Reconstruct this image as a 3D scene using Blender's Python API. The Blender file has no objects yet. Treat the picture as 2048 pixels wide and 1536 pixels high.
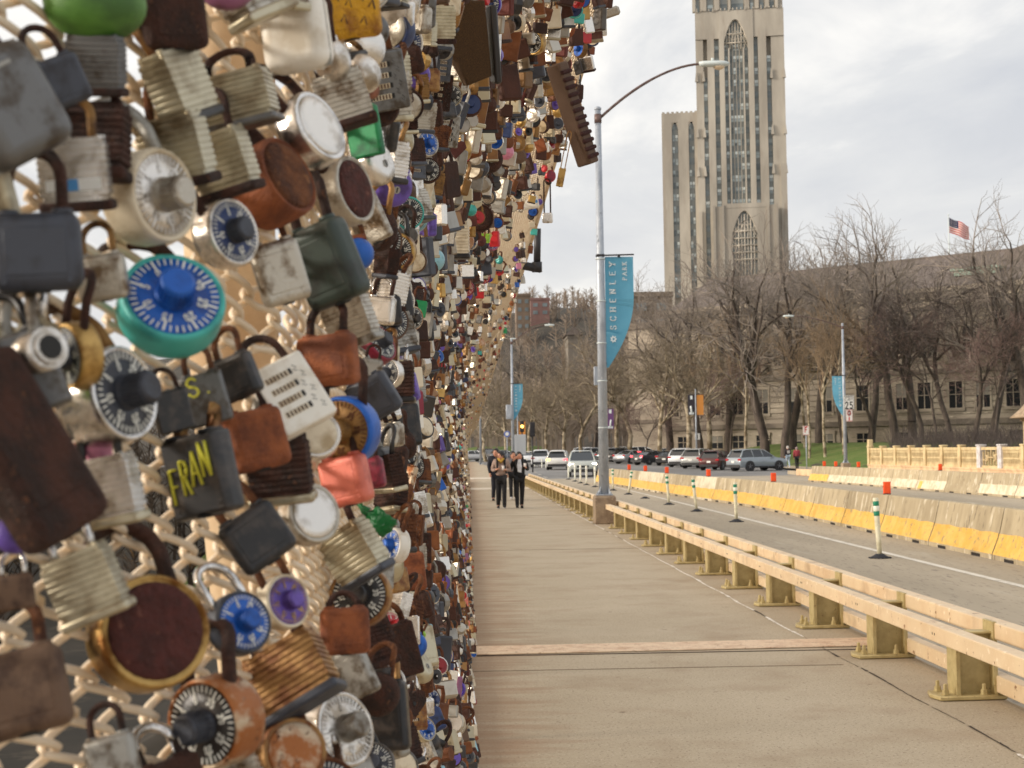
import bpy, bmesh, math, random
import numpy as np
from mathutils import Vector, Matrix, Euler
from math import radians as R_, sin, cos, pi, tan, atan2, sqrt

# ------------------------------------------------------------------ camera, sky, sun, exposure
SC = bpy.context.scene
FPX = 2950.0                      # focal length in pixels of the 2048 wide photograph
CAMZ = 1.65
YAW, PITCH, ROLL = R_(1.668), R_(2.597), R_(0.80)
F_ = Vector((sin(YAW)*cos(PITCH), cos(YAW)*cos(PITCH), sin(PITCH)))
R0 = Vector((cos(YAW), -sin(YAW), 0)); U0 = R0.cross(F_)
RT = R0*cos(ROLL) - U0*sin(ROLL); UP = U0*cos(ROLL) + R0*sin(ROLL)
cam = bpy.data.cameras.new('camera'); camo = bpy.data.objects.new('camera', cam); SC.collection.objects.link(camo)
camo.matrix_world = Matrix(((RT.x, UP.x, -F_.x, 0), (RT.y, UP.y, -F_.y, 0), (RT.z, UP.z, -F_.z, CAMZ), (0, 0, 0, 1)))
cam.sensor_width = 36; cam.lens = FPX/2048*36; cam.clip_start = 0.05; cam.clip_end = 6000
cam.dof.use_dof = True; cam.dof.focus_distance = 3.2; cam.dof.aperture_fstop = 18
SC.camera = camo
SC.view_settings.view_transform = 'Standard'; SC.view_settings.look = 'None'
SC.view_settings.exposure = 0.55; SC.view_settings.gamma = 1

SUN_AZ, SUN_EL = R_(-98), R_(16)           # azimuth from +Y towards +X (negative: over the valley)
SUND = Vector((sin(SUN_AZ)*cos(SUN_EL), cos(SUN_AZ)*cos(SUN_EL), sin(SUN_EL)))
world = bpy.data.worlds.new("World"); SC.world = world; world.use_nodes = True
nt = world.node_tree; nt.nodes.clear()
def wn(t, **k):
    n = nt.nodes.new(t)
    for a, b in k.items(): setattr(n, a, b)
    return n
def wmath(op, a, b=None, tree=None):
    n = wn('ShaderNodeMath', operation=op)
    for i, v in enumerate((a, b)):
        if v is None: continue
        if isinstance(v, (int, float)): n.inputs[i].default_value = v
        else: nt.links.new(v, n.inputs[i])
    return n.outputs[0]
sky = wn('ShaderNodeTexSky', sky_type='NISHITA'); sky.sun_disc = False
sky.sun_elevation = SUN_EL; sky.sun_rotation = SUN_AZ; sky.dust_density = 3
tc = wn('ShaderNodeTexCoord'); sep = wn('ShaderNodeSeparateXYZ'); nt.links.new(tc.outputs['Generated'], sep.inputs[0])
zz = wmath('ADD', wmath('MAXIMUM', sep.outputs[2], 0.0), 0.10)
comb = wn('ShaderNodeCombineXYZ')
nt.links.new(wmath('DIVIDE', sep.outputs[0], zz), comb.inputs[0]); nt.links.new(wmath('DIVIDE', sep.outputs[1], zz), comb.inputs[1])
def wnoise(scale, detail, rough, off):
    mp = wn('ShaderNodeMapping'); nt.links.new(comb.outputs[0], mp.inputs[0]); mp.inputs['Location'].default_value = off
    mp.inputs['Scale'].default_value = (scale, scale*0.55, scale)
    n = wn('ShaderNodeTexNoise'); nt.links.new(mp.outputs[0], n.inputs['Vector'])
    n.inputs['Scale'].default_value = 1; n.inputs['Detail'].default_value = detail; n.inputs['Roughness'].default_value = rough
    n.inputs['Distortion'].default_value = 0.4
    return n.outputs[0]
big = wnoise(0.55, 5, 0.55, (3.2, 1.7, 0)); fine = wnoise(2.2, 6, 0.6, (9.1, 4.3, 0))
cl = wmath('ADD', wmath('MULTIPLY', big, 0.65), wmath('MULTIPLY', fine, 0.35))
ramp = wn('ShaderNodeValToRGB'); nt.links.new(cl, ramp.inputs[0])
e = ramp.color_ramp.elements
e[0].position = 0.40; e[0].color = (.53, .545, .58, 1); e[1].position = 0.60; e[1].color = (.93, .90, .85, 1)
em = e.new(0.50); em.color = (.635, .64, .65, 1)
# warm light low on the sky and a broad bright patch around the hidden sun
low = wmath('POWER', wmath('SUBTRACT', 1.0, wmath('MAXIMUM', sep.outputs[2], 0.0)), 9)
dotn = wn('ShaderNodeVectorMath', operation='DOT_PRODUCT'); nt.links.new(tc.outputs['Generated'], dotn.inputs[0]); dotn.inputs[1].default_value = SUND
glow = wmath('POWER', wmath('MAXIMUM', dotn.outputs['Value'], 0.0), 3)
def wmix(fac, a, b, mode='MIX'):
    m = wn('ShaderNodeMix', data_type='RGBA', blend_type=mode); m.clamp_factor = True
    for s, v in ((0, fac), (6, a), (7, b)):
        if isinstance(v, (int, float)): m.inputs[s].default_value = v
        elif isinstance(v, tuple): m.inputs[s].default_value = v
        else: nt.links.new(v, m.inputs[s])
    return m.outputs[2]
c1 = wmix(wmath('MULTIPLY', low, 0.55), ramp.outputs[0], (.95, .89, .80, 1))
c2 = wmix(wmath('MULTIPLY', glow, 0.85), c1, (2.1, 1.62, 1.12, 1))
sc10 = wn('ShaderNodeVectorMath', operation='SCALE'); nt.links.new(c2, sc10.inputs[0]); sc10.inputs['Scale'].default_value = 7.2
c3 = wmix(0.93, sky.outputs[0], sc10.outputs[0])
bg = wn('ShaderNodeBackground'); nt.links.new(c3, bg.inputs[0]); bg.inputs[1].default_value = 0.12
nt.links.new(bg.outputs[0], wn('ShaderNodeOutputWorld').inputs[0])
sl = bpy.data.lights.new('sun', 'SUN'); sl.energy = 2.1; sl.angle = R_(11); sl.color = (1, .92, .81)
so = bpy.data.objects.new('sun', sl); SC.collection.objects.link(so); so.location = (0, 0, 60)
so.rotation_euler = (-SUND).to_track_quat('-Z', 'Y').to_euler()

def P(px, py, y):
    """world point seen at photo pixel (px, py) at distance y along the walkway"""
    d = F_*FPX + RT*(px-1024) + UP*(768-py)
    return Vector((0, 0, CAMZ)) + d*(y/d.y)
def pix(p):
    q = Vector(p) - Vector((0, 0, CAMZ)); w = q.dot(F_)
    return (1024 + FPX*q.dot(RT)/w, 768 - FPX*q.dot(UP)/w, w)

# ------------------------------------------------------------------ objects, tags, mesh helpers
COL = SC.collection
def tag(o, label=None, cat=None, group=None, kind=None):
    if label: o['label'] = label
    if cat: o['category'] = cat
    if group: o['group'] = group
    if kind: o['kind'] = kind
    return o
def empty(name, loc=(0, 0, 0), rz=0.0, label=None, cat=None, group=None):
    o = bpy.data.objects.new(name, None); COL.objects.link(o); o.location = loc; o.rotation_euler = (0, 0, rz)
    o.empty_display_size = 0.1
    return tag(o, label, cat, group)
def link(name, me, parent=None):
    o = bpy.data.objects.new(name, me); COL.objects.link(o)
    if parent is not None: o.parent = parent
    return o
def kids(o): return [c for c in bpy.data.objects if c.parent == o]
TREE = {}
def reg(o, parent):
    TREE.setdefault(parent.name, []).append(o)
def copy_tree(o, parent=None):
    c = o.copy(); COL.objects.link(c)
    if parent is not None: c.parent = parent; reg(c, parent)
    for ch in list(TREE.get(o.name, [])): copy_tree(ch, c)
    return c

class B:
    """collects shapes into one bmesh"""
    def __init__(s): s.bm = bmesh.new(); s.M = Matrix.Identity(4)
    def _add(s, verts, faces, mat=0, smooth=False):
        vs = [s.bm.verts.new(s.M @ Vector(v)) for v in verts]
        out = []
        for f in faces:
            try:
                g = s.bm.faces.new([vs[i] for i in f]); g.material_index = mat; g.smooth = smooth; out.append(g)
            except ValueError: pass
        return vs, out
    def box(s, c, d, mat=0, rot=None, bevel=0.0, seg=1, taper=1.0):
        x, y, z = d[0]/2, d[1]/2, d[2]/2
        v = [Vector((a*x*(taper if k > 0 else 1), b*y*(taper if k > 0 else 1), k*z)) for k in (-1, 1) for a, b in ((-1, -1), (1, -1), (1, 1), (-1, 1))]
        if rot is not None:
            m = rot if isinstance(rot, Matrix) else Euler(rot).to_matrix()
            v = [m @ p for p in v]
        v = [p + Vector(c) for p in v]
        vs, fs = s._add(v, [(3, 2, 1, 0), (4, 5, 6, 7), (0, 1, 5, 4), (1, 2, 6, 5), (2, 3, 7, 6), (3, 0, 4, 7)], mat)
        if bevel > 0:
            es = list({e for f in fs for e in f.edges})
            r = bmesh.ops.bevel(s.bm, geom=es, offset=bevel, segments=seg, affect='EDGES', profile=0.5, clamp_overlap=True)
            for f in r['faces']: f.material_index = mat; f.smooth = True
        return s
    def box2(s, a, b, mat=0, **k):
        return s.box([(a[i]+b[i])/2 for i in range(3)], [abs(b[i]-a[i]) for i in range(3)], mat, **k)
    def tube(s, pts, r, n=8, mat=0, caps=True, smooth=True, closed=False):
        pts = [Vector(p) for p in pts]; m = len(pts)
        rs = r if isinstance(r, (list, tuple)) else [r]*m
        t0 = (pts[1]-pts[0]).normalized()
        ref = Vector((0, 0, 1)) if abs(t0.z) < 0.9 else Vector((1, 0, 0))
        u = t0.cross(ref).normalized(); V = []
        for i in range(m):
            if closed: t = (pts[(i+1) % m]-pts[i-1]).normalized()
            else: t = (pts[min(i+1, m-1)]-pts[max(i-1, 0)]).normalized()
            u = (u - t*u.dot(t)).normalized(); w = t.cross(u)
            for k in range(n):
                a = 2*pi*k/n; V.append(pts[i] + (u*cos(a)+w*sin(a))*rs[i])
        Fc = []
        for i in range(m if closed else m-1):
            j = (i+1) % m
            for k in range(n):
                k2 = (k+1) % n; Fc.append((i*n+k, i*n+k2, j*n+k2, j*n+k))
        vs, fs = s._add(V, Fc, mat, smooth)
        if caps and not closed:
            for base in (0, (m-1)*n):
                idx = [vs[base+k] for k in range(n)]
                if base == 0: idx = idx[::-1]
                try:
                    g = s.bm.faces.new(idx); g.material_index = mat
                except ValueError: pass
        return s
    def cyl(s, a, b, r, r2=None, n=16, mat=0): return s.tube([a, b], [r, r if r2 is None else r2], n, mat)
    def lathe(s, prof, c=(0, 0, 0), axis='Z', n=20, mat=0, smooth=True):
        """prof: list of (radius, height)"""
        V = []
        for r, h in prof:
            for k in range(n):
                a = 2*pi*k/n
                p = (r*cos(a), r*sin(a), h)
                if axis == 'X': p = (h, r*cos(a), r*sin(a))
                if axis == 'Y': p = (r*sin(a), h, r*cos(a))
                V.append((p[0]+c[0], p[1]+c[1], p[2]+c[2]))
        Fc = [(i*n+k, i*n+(k+1) % n, (i+1)*n+(k+1) % n, (i+1)*n+k) for i in range(len(prof)-1) for k in range(n)]
        vs, fs = s._add(V, Fc, mat, smooth)
        for base, rev in ((0, True), ((len(prof)-1)*n, False)):
            if prof[0 if rev else -1][0] > 1e-4:
                idx = [vs[base+k] for k in range(n)]
                g = s.bm.faces.new(idx[::-1] if rev else idx); g.material_index = mat
        return s
    def prism(s, poly, d0, d1, axis='X', mat=0, bevel=0.0, seg=1):
        """poly of 2D points; extruded along axis from d0 to d1"""
        def mk(p, d):
            return {'X': (d, p[0], p[1]), 'Y': (p[0], d, p[1]), 'Z': (p[0], p[1], d)}[axis]
        n = len(poly)
        V = [mk(p, d0) for p in poly] + [mk(p, d1) for p in poly]
        Fc = [tuple(range(n))[::-1], tuple(range(n, 2*n))] + [(i, (i+1) % n, n+(i+1) % n, n+i) for i in range(n)]
        vs, fs = s._add(V, Fc, mat)
        if bevel > 0:
            es = list({e for f in fs[:2] for e in f.edges})
            r = bmesh.ops.bevel(s.bm, geom=es, offset=bevel, segments=seg, affect='EDGES', profile=0.5, clamp_overlap=True)
            for f in r['faces']: f.material_index = mat; f.smooth = True
        return s
    def ball(s, c, r, mat=0, nu=14, nv=9, sc=(1, 1, 1)):
        prof = [(max(1e-5, r*sin(pi*i/nv)), -r*cos(pi*i/nv)) for i in range(nv+1)]
        n0 = len(s.bm.verts); s.lathe(prof, (0, 0, 0), 'Z', nu, mat)
        s.bm.verts.ensure_lookup_table()
        Mi = s.M.inverted()
        for v in s.bm.verts[n0:]:
            q = Mi @ v.co; v.co = s.M @ Vector((q.x*sc[0]+c[0], q.y*sc[1]+c[1], q.z*sc[2]+c[2]))
        return s
    def mesh(s, name, mats, recalc=True):
        if recalc: bmesh.ops.recalc_face_normals(s.bm, faces=s.bm.faces)
        me = bpy.data.meshes.new(name); s.bm.to_mesh(me); s.bm.free()
        for m in (mats if isinstance(mats, (list, tuple)) else [mats]): me.materials.append(m)
        return me
    def build(s, name, mats, parent=None, recalc=True):
        o = link(name, s.mesh(name, mats, recalc), parent)
        if parent is not None: reg(o, parent)
        return o

def np_mesh(name, V, Fq, mats, mi=None, smooth=False):
    """V (n,3), Fq (m,k) arrays"""
    V = np.asarray(V, dtype=np.float32); Fq = np.asarray(Fq, dtype=np.int32)
    me = bpy.data.meshes.new(name); k = Fq.shape[1]
    me.vertices.add(len(V)); me.vertices.foreach_set('co', V.ravel())
    me.loops.add(Fq.size); me.loops.foreach_set('vertex_index', Fq.ravel())
    me.polygons.add(len(Fq)); me.polygons.foreach_set('loop_start', np.arange(0, Fq.size, k, dtype=np.int32))
    me.polygons.foreach_set('loop_total', np.full(len(Fq), k, dtype=np.int32))
    if mi is not None: me.polygons.foreach_set('material_index', np.asarray(mi, dtype=np.int32))
    me.polygons.foreach_set('use_smooth', np.full(len(Fq), smooth, dtype=bool))
    for m in mats: me.materials.append(m)
    me.update(calc_edges=True)
    return me
def np_segments(P0, P1, r0, r1, n):
    """many straight tapered tubes at once: returns V, F"""
    P0 = np.asarray(P0, float); P1 = np.asarray(P1, float); t = P1-P0
    t /= np.linalg.norm(t, axis=1, keepdims=True)+1e-9
    ref = np.where(np.abs(t[:, 2:3]) < .9, np.array([[0, 0, 1.]]), np.array([[1., 0, 0]]))
    u = np.cross(t, ref); u /= np.linalg.norm(u, axis=1, keepdims=True)+1e-9; w = np.cross(t, u)
    a = 2*np.pi*np.arange(n)/n; ca, sa = np.cos(a), np.sin(a)
    ring = u[:, None, :]*ca[None, :, None] + w[:, None, :]*sa[None, :, None]
    A = P0[:, None, :] + ring*np.asarray(r0)[:, None, None]; Bv = P1[:, None, :] + ring*np.asarray(r1)[:, None, None]
    V = np.concatenate([A, Bv], 1).reshape(-1, 3)
    base = (np.arange(len(P0))*2*n)[:, None]; k = np.arange(n)[None, :]; k2 = (k+1) % n
    Fq = np.stack([base+k, base+k2, base+n+k2, base+n+k], -1).reshape(-1, 4)
    return V, Fq

# ------------------------------------------------------------------ materials
def mat(name, col, rough=0.6, metal=0.0, col2=None, sc=8.0, lo=0.42, hi=0.6, bump=0.0, bsc=None, detail=6, stretch=(1, 1, 1),
        rnd=True, speck=None, emit=None, spec=0.5, coat=0.0, rough2=None, metal2=None, dist=0.0, vary=0.0, tilt=None):
    m = bpy.data.materials.new(name); m.use_nodes = True; t = m.node_tree; p = t.nodes['Principled BSDF']
    p.inputs['Roughness'].default_value = rough; p.inputs['Metallic'].default_value = metal
    p.inputs['Specular IOR Level'].default_value = spec; p.inputs['Coat Weight'].default_value = coat
    L = t.links.new
    def N(ty, **k):
        n = t.nodes.new(ty)
        for a, b in k.items(): setattr(n, a, b)
        return n
    tcn = N('ShaderNodeTexCoord'); src = tcn.outputs['Object']
    if tilt:
        mp0 = N('ShaderNodeMapping'); L(src, mp0.inputs[0]); mp0.inputs['Rotation'].default_value = tilt; src = mp0.outputs[0]
    oi = N('ShaderNodeObjectInfo')
    if rnd:
        mul = N('ShaderNodeMath', operation='MULTIPLY'); L(oi.outputs['Random'], mul.inputs[0]); mul.inputs[1].default_value = 57.3
        ad = N('ShaderNodeVectorMath', operation='ADD'); L(src, ad.inputs[0]); L(mul.outputs[0], ad.inputs[1]); src = ad.outputs[0]
    mp = N('ShaderNodeMapping'); L(src, mp.inputs[0]); mp.inputs['Scale'].default_value = stretch
    def noise(scale, det=detail, vec=mp.outputs[0]):
        n = N('ShaderNodeTexNoise'); L(vec, n.inputs['Vector']); n.inputs['Scale'].default_value = scale
        n.inputs['Detail'].default_value = det; n.inputs['Roughness'].default_value = 0.62; n.inputs['Distortion'].default_value = dist
        return n.outputs[0]
    def mix(f, a, b, mode='MIX'):
        q = N('ShaderNodeMix', data_type='RGBA', blend_type=mode)
        for s, v in ((0, f), (6, a), (7, b)):
            if isinstance(v, (int, float)): q.inputs[s].default_value = v
            elif isinstance(v, tuple): q.inputs[s].default_value = (*v[:3], 1)
            else: L(v, q.inputs[s])
        return q.outputs[2]
    cur = tuple(col)
    if col2 is not None:
        r = N('ShaderNodeMapRange'); L(noise(sc), r.inputs[0]); r.inputs[1].default_value = lo; r.inputs[2].default_value = hi
        cur = mix(r.outputs[0], cur, tuple(col2))
        for key, v2, v1 in (('Roughness', rough2, rough), ('Metallic', metal2, metal)):
            if v2 is not None:
                q = N('ShaderNodeMapRange'); L(r.outputs[0], q.inputs[0]); q.inputs[3].default_value = v1; q.inputs[4].default_value = v2
                L(q.outputs[0], p.inputs[key])
    for (scol, ssc, slo, shi) in (speck or ()):
        r = N('ShaderNodeMapRange'); L(noise(ssc, 3), r.inputs[0]); r.inputs[1].default_value = slo; r.inputs[2].default_value = shi
        cur = mix(r.outputs[0], cur, tuple(scol))
    if vary:
        r = N('ShaderNodeMapRange'); L(oi.outputs['Random'], r.inputs[0]); r.inputs[3].default_value = 1-vary; r.inputs[4].default_value = 1+vary
        vm = N('ShaderNodeVectorMath', operation='SCALE')
        if isinstance(cur, tuple): vm.inputs[0].default_value = cur[:3]
        else: L(cur, vm.inputs[0])
        L(r.outputs[0], vm.inputs['Scale']); cur = vm.outputs[0]
    if isinstance(cur, tuple): p.inputs['Base Color'].default_value = (*cur[:3], 1)
    else: L(cur, p.inputs['Base Color'])
    if bump:
        bn = N('ShaderNodeBump'); L(noise(bsc or sc*3), bn.inputs['Height']); bn.inputs['Strength'].default_value = min(1, bump); bn.inputs['Distance'].default_value = 0.002 if (bsc or sc) > 60 else 0.01
        L(bn.outputs[0], p.inputs['Normal'])
    if emit:
        p.inputs['Emission Color'].default_value = (*emit[:3], 1); p.inputs['Emission Strength'].default_value = emit[3]
    return m
def S(r, g, b):
    f = lambda c: ((c/255+0.055)/1.055)**2.4 if c > 10 else c/255/12.92
    return (f(r), f(g), f(b))
# ------------------------------------------------------------------ the setting
RNG = random.Random(7)
def sstep(a, b, x):
    t = np.clip((x-a)/(b-a), 0, 1); return t*t*(3-2*t)
def gz(y): return float(np.interp(y, [-50, 100, 130, 170, 200, 300, 700], [-.2, -.2, 0.0, .2, .4, 1.2, 2.0]))
GZX = [-50, 100, 130, 170, 200, 300, 700]; GZY = [-.2, -.2, 0.0, .2, .4, 1.2, 2.0]
def terrain_z(X, Y):
    X = np.asarray(X, float); Y = np.asarray(Y, float)
    z = np.interp(Y, GZX, GZY) - 0.06
    z = z + 1.9*sstep(25.5, 38, X)*sstep(92, 120, Y)                  # lawn bank in front of the stone building
    z = z + 0.9*sstep(150, 175, Y)*sstep(-14, 0, -X+0*Y)*0
    valley = (1-sstep(88, 94, Y))*1.0
    z = z*(1-valley) + valley*-16
    vl = sstep(-2, 26, -X)*(1-sstep(180, 320, Y)); z = z*(1-vl) + vl*-18
    z = z + vl*(sstep(60, 170, -X)*46)                                # wooded valley side to the left
    far = sstep(330, 900, Y)
    z = z + far*(66 + 10*np.sin(X/90.+1) + 6*np.sin(X/37.+.4))*(0.50+0.50*sstep(-420, -60, X))*(1-0.75*sstep(80, 300, X))
    return z
def grid_sheet(name, xs, ys, fn, m, kind='structure'):
    X, Y = np.meshgrid(xs, ys); Z = fn(X, Y); V = np.stack([X, Y, Z], -1).reshape(-1, 3)
    nx, ny = len(xs), len(ys); i = np.arange(nx-1)[None, :]; j = np.arange(ny-1)[:, None]*nx
    Fq = np.stack([i+j, i+1+j, i+1+nx+j, i+nx+j], -1).reshape(-1, 4)
    o = link(name, np_mesh(name, V, Fq, [m], smooth=True)); o['kind'] = kind; return o
m_walk = mat('sidewalk_concrete', S(180, 167, 145), .9, col2=S(168, 154, 131), sc=.8, lo=.34, hi=.70, bump=.4, bsc=150, rnd=False,
             speck=[(S(118, 104, 86), 52, .57, .68), (S(216, 204, 184), 70, .60, .70), (S(120, 104, 84), 7, .68, .74), (S(150, 130, 106), 1.1, .50, .85)])
if True:   # brown run-off staining on the slab along the fence foot
    t = m_walk.node_tree; pb_ = t.nodes['Principled BSDF']; lk0 = pb_.inputs['Base Color'].links[0].from_socket
    tc0 = t.nodes.new('ShaderNodeTexCoord'); sp0 = t.nodes.new('ShaderNodeSeparateXYZ'); t.links.new(tc0.outputs['Object'], sp0.inputs[0])
    mp0 = t.nodes.new('ShaderNodeMapping'); t.links.new(tc0.outputs['Object'], mp0.inputs[0]); mp0.inputs['Scale'].default_value = (.9, 5, 1)
    ns0 = t.nodes.new('ShaderNodeTexNoise'); t.links.new(mp0.outputs[0], ns0.inputs['Vector']); ns0.inputs['Scale'].default_value = 1.6; ns0.inputs['Detail'].default_value = 6
    a0 = t.nodes.new('ShaderNodeMath'); a0.operation = 'MULTIPLY_ADD'; t.links.new(ns0.outputs[0], a0.inputs[0]); a0.inputs[1].default_value = 1.9; a0.inputs[2].default_value = -.62
    s0 = t.nodes.new('ShaderNodeMath'); s0.operation = 'SUBTRACT'; t.links.new(a0.outputs[0], s0.inputs[0]); t.links.new(sp0.outputs[0], s0.inputs[1])
    r0_ = t.nodes.new('ShaderNodeMapRange'); t.links.new(s0.outputs[0], r0_.inputs[0]); r0_.inputs[1].default_value = -.25; r0_.inputs[2].default_value = .35; r0_.inputs[4].default_value = .55
    mx0 = t.nodes.new('ShaderNodeMix'); mx0.data_type = 'RGBA'; t.links.new(r0_.outputs[0], mx0.inputs[0]); t.links.new(lk0, mx0.inputs[6]); mx0.inputs[7].default_value = (*S(140, 104, 76), 1); t.links.new(mx0.outputs[2], pb_.inputs['Base Color'])
m_road = mat('road_concrete', S(174, 163, 144), .9, col2=S(152, 142, 124), sc=.35, lo=.4, hi=.62, bump=.3, bsc=90, rnd=False, stretch=(1, .12, 1),
             speck=[(S(112, 104, 94), 24, .58, .70), (S(176, 168, 152), 2.2, .6, .72)])
m_asph = mat('street_asphalt', S(132, 132, 132), .85, col2=S(112, 112, 112), sc=.2, rnd=False, stretch=(1, .2, 1))
m_grass = mat('lawn_green', (.085, .15, .018), .95, col2=(.15, .18, .045), sc=.5, lo=.4, hi=.65, rnd=False, speck=[((.05, .09, .01), 5, .5, .7)], bump=.4, bsc=20)
m_hill = mat('hillside_brown', (.055, .046, .034), .95, col2=(.032, .028, .021), sc=.05, lo=.4, hi=.6, rnd=False, speck=[((.08, .066, .048), .3, .56, .66)], bump=.6, bsc=.7)
grid_sheet('ground', np.concatenate([np.linspace(-900, -160, 16), np.linspace(-150, 80, 93), np.linspace(90, 900, 30)]),
           np.concatenate([np.linspace(-60, 80, 20), np.linspace(84, 200, 60), np.linspace(210, 420, 22), np.linspace(450, 2600, 60)]), terrain_z, m_hill)
# lawns as sheets a little above the terrain
grid_sheet('lawn', np.linspace(25.5, 110, 60), np.linspace(96, 190, 60), lambda X, Y: terrain_z(X, Y)+.03+.04*np.sin(X*1.3)*np.sin(Y*.9), m_grass)
o = grid_sheet('far_lawn', np.linspace(-40, 12, 20), np.linspace(203, 262, 20), lambda X, Y: terrain_z(X, Y)+.04+1.6*sstep(200, 255, Y), m_grass)
# bridge deck: sidewalk slab, roadway slab
def slab(name, x0, x1, y0, y1, z, th, m):
    b = B(); b.box2((x0, y0, z-th), (x1, y1, z), 0); o = b.build(name, [m]); o['kind'] = 'structure'; return o
slab('sidewalk', -.16, 3.44, -6, 93, 0.0, .5, m_walk)
slab('bridge_road', 3.44, 21.6, -6, 96, -.2, .6, m_road)
m_kerb = mat('kerb_steel', S(150, 152, 158), .6, col2=S(120, 118, 118), sc=3, rnd=False)
b = B(); b.box2((3.44, -6, -.2), (3.50, 93, -.03), 0); b.build('kerb', [m_kerb])['kind'] = 'structure'
m_kerb2 = mat('kerb_painted', S(222, 190, 152), .7, col2=S(190, 160, 128), sc=2, rnd=False)
slab('far_sidewalk', 21.6, 24.6, -6, 100, .05, .6, m_walk)
b = B(); b.box2((21.3, 30, -.2), (21.6, 96, .22), 0, bevel=.03); b.build('far_kerb', [m_kerb2])['kind'] = 'structure'
# street beyond the bridge
ys = np.concatenate([np.linspace(96, 200, 30), np.linspace(210, 330, 14)])
def ribbon(name, cx0, cx1, dz, m, ys=ys):
    V = []; 
    for y in ys:
        for f in (cx0, cx1): V.append((f(y), y, gz(y)+dz))
    n = len(ys); Fq = [(2*i, 2*i+1, 2*i+3, 2*i+2) for i in range(n-1)]
    o = link(name, np_mesh(name, V, Fq, [m], smooth=True)); o['kind'] = 'structure'; return o
ribbon('street', lambda y: 3.4-(y-96)*.03, lambda y: 24.5-max(0, y-150)*.02, 0.0, m_asph)
ribbon('cross_street', lambda y: -60, lambda y: 60, 0.004, m_asph, ys=np.linspace(182, 202, 4))
ribbon('path', lambda y: -1.2, lambda y: 3.3-(y-93)*.03, .12, m_walk, ys=np.linspace(93, 180, 20))
ribbon('pavement', lambda y: 24.5-max(0, y-150)*.02, lambda y: 27.0, .13, m_walk, ys=np.linspace(96, 200, 20))
# markings
m_line = mat('road_paint_white', S(214, 210, 200), .8, col2=S(168, 160, 146), sc=4, lo=.5, hi=.7, rnd=False)
def stripe(name, pts, w, z, m):
    V = []
    for i, (x, y) in enumerate(pts): V += [(x-w/2, y, z), (x+w/2, y, z)]
    o = link(name, np_mesh(name, V, [(2*i, 2*i+1, 2*i+3, 2*i+2) for i in range(len(pts)-1)], [m])); o['kind'] = 'structure'; return o
stripe('lane_marking', [(7.15, y) for y in np.linspace(-5, 80, 30)], .13, -.196, m_line)
stripe('lane_marking', [(4.6+.02*math.sin(y), y) for y in np.linspace(-5, 90, 40)], .035, -.196, mat('road_joint', S(176, 170, 158), .8, rnd=False))
for k in range(5): stripe('lane_marking', [(5.2, 100+k*8), (5.1, 103+k*8)], .14, gz(102+k*8)+.006, m_line)
# thin white line with gaps and the dark crack along the sidewalk
m_crack = mat('crack_dark', S(62, 50, 40), .95, rnd=False)
m_sealant = mat('sealant_white', S(244, 242, 236), .8, col2=S(200, 190, 172), sc=22, rnd=False)
def seam_x(y): return 2.90 - .007*max(0, y-8) + .008*sin(y*3.1)
rr = random.Random(3); y = 4.0; V = []; Fq = []; V2 = []; F2 = []
while y < 62:
    L = rr.uniform(.1, .5)*(1+y*.03); w = rr.uniform(.010, .019)
    (VV, FF) = (V, Fq) if rr.random() < (.86 if y > 12.6 else .22) else (V2, F2)
    if VV is V2: w = rr.uniform(.003, .010)
    n0 = len(VV); m_ = 4
    for i in range(m_+1):
        yy = y+L*i/m_; ww = w*rr.uniform(.5, 1.3); x = seam_x(yy)+rr.uniform(-.003, .003); VV += [(x-ww, yy, .004), (x+ww, yy, .004)]
    FF += [(n0+2*i, n0+2*i+1, n0+2*i+3, n0+2*i+2) for i in range(m_)]
    y += L+rr.uniform(-.02, .07)
link('sidewalk_line', np_mesh('sidewalk_line', V, Fq, [m_sealant]))['kind'] = 'structure'
link('sidewalk_line', np_mesh('sidewalk_crack', V2, F2, [m_crack]))['kind'] = 'structure'
# expansion joint plate across the sidewalk and two pale slabs far off
m_plate = mat('joint_plate_pink', S(218, 194, 166), .75, col2=S(196, 164, 136), sc=7, lo=.45, hi=.65, rnd=False, speck=[(S(140, 112, 90), 40, .6, .68)])
def ledger(name, y0, y1, x0, x1, z, m, skew=0.0, bev=.006):
    b = B(); b.prism([(x0, y0), (x1, y0+skew), (x1, y1+skew), (x0, y1)], .002, z, 'Z', 0, bevel=bev); o = b.build(name, [m]); o['kind'] = 'structure'; return o
ledger('expansion_joint', 12.02, 12.50, -.05, 3.38, .014, m_plate, .12)
b = B(); b.box2((-.05, 11.965, .001), (3.3, 11.985, .005)); b.build('joint_shadow_gap', [m_crack])['kind'] = 'structure'
m_joint = mat('joint_filler', S(128, 112, 92), .9, rnd=False)
m_pale = mat('pale_slab', S(214, 204, 188), .85, col2=S(196, 184, 166), sc=2, rnd=False)
ledger('expansion_joint', 63.5, 66.5, -.05, 2.6, .012, m_pale, 0); ledger('expansion_joint', 88, 92.5, -.05, 2.6, .012, m_pale, 0)
for yj in (24.6, 37.5, 49.3): ledger('expansion_joint', yj, yj+.015, -.05, 2.8, .005, m_joint, 0, 0)
ledger('expansion_joint', 11.15, 11.16, -.05, 2.8, .004, m_joint, 0, 0)

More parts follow.
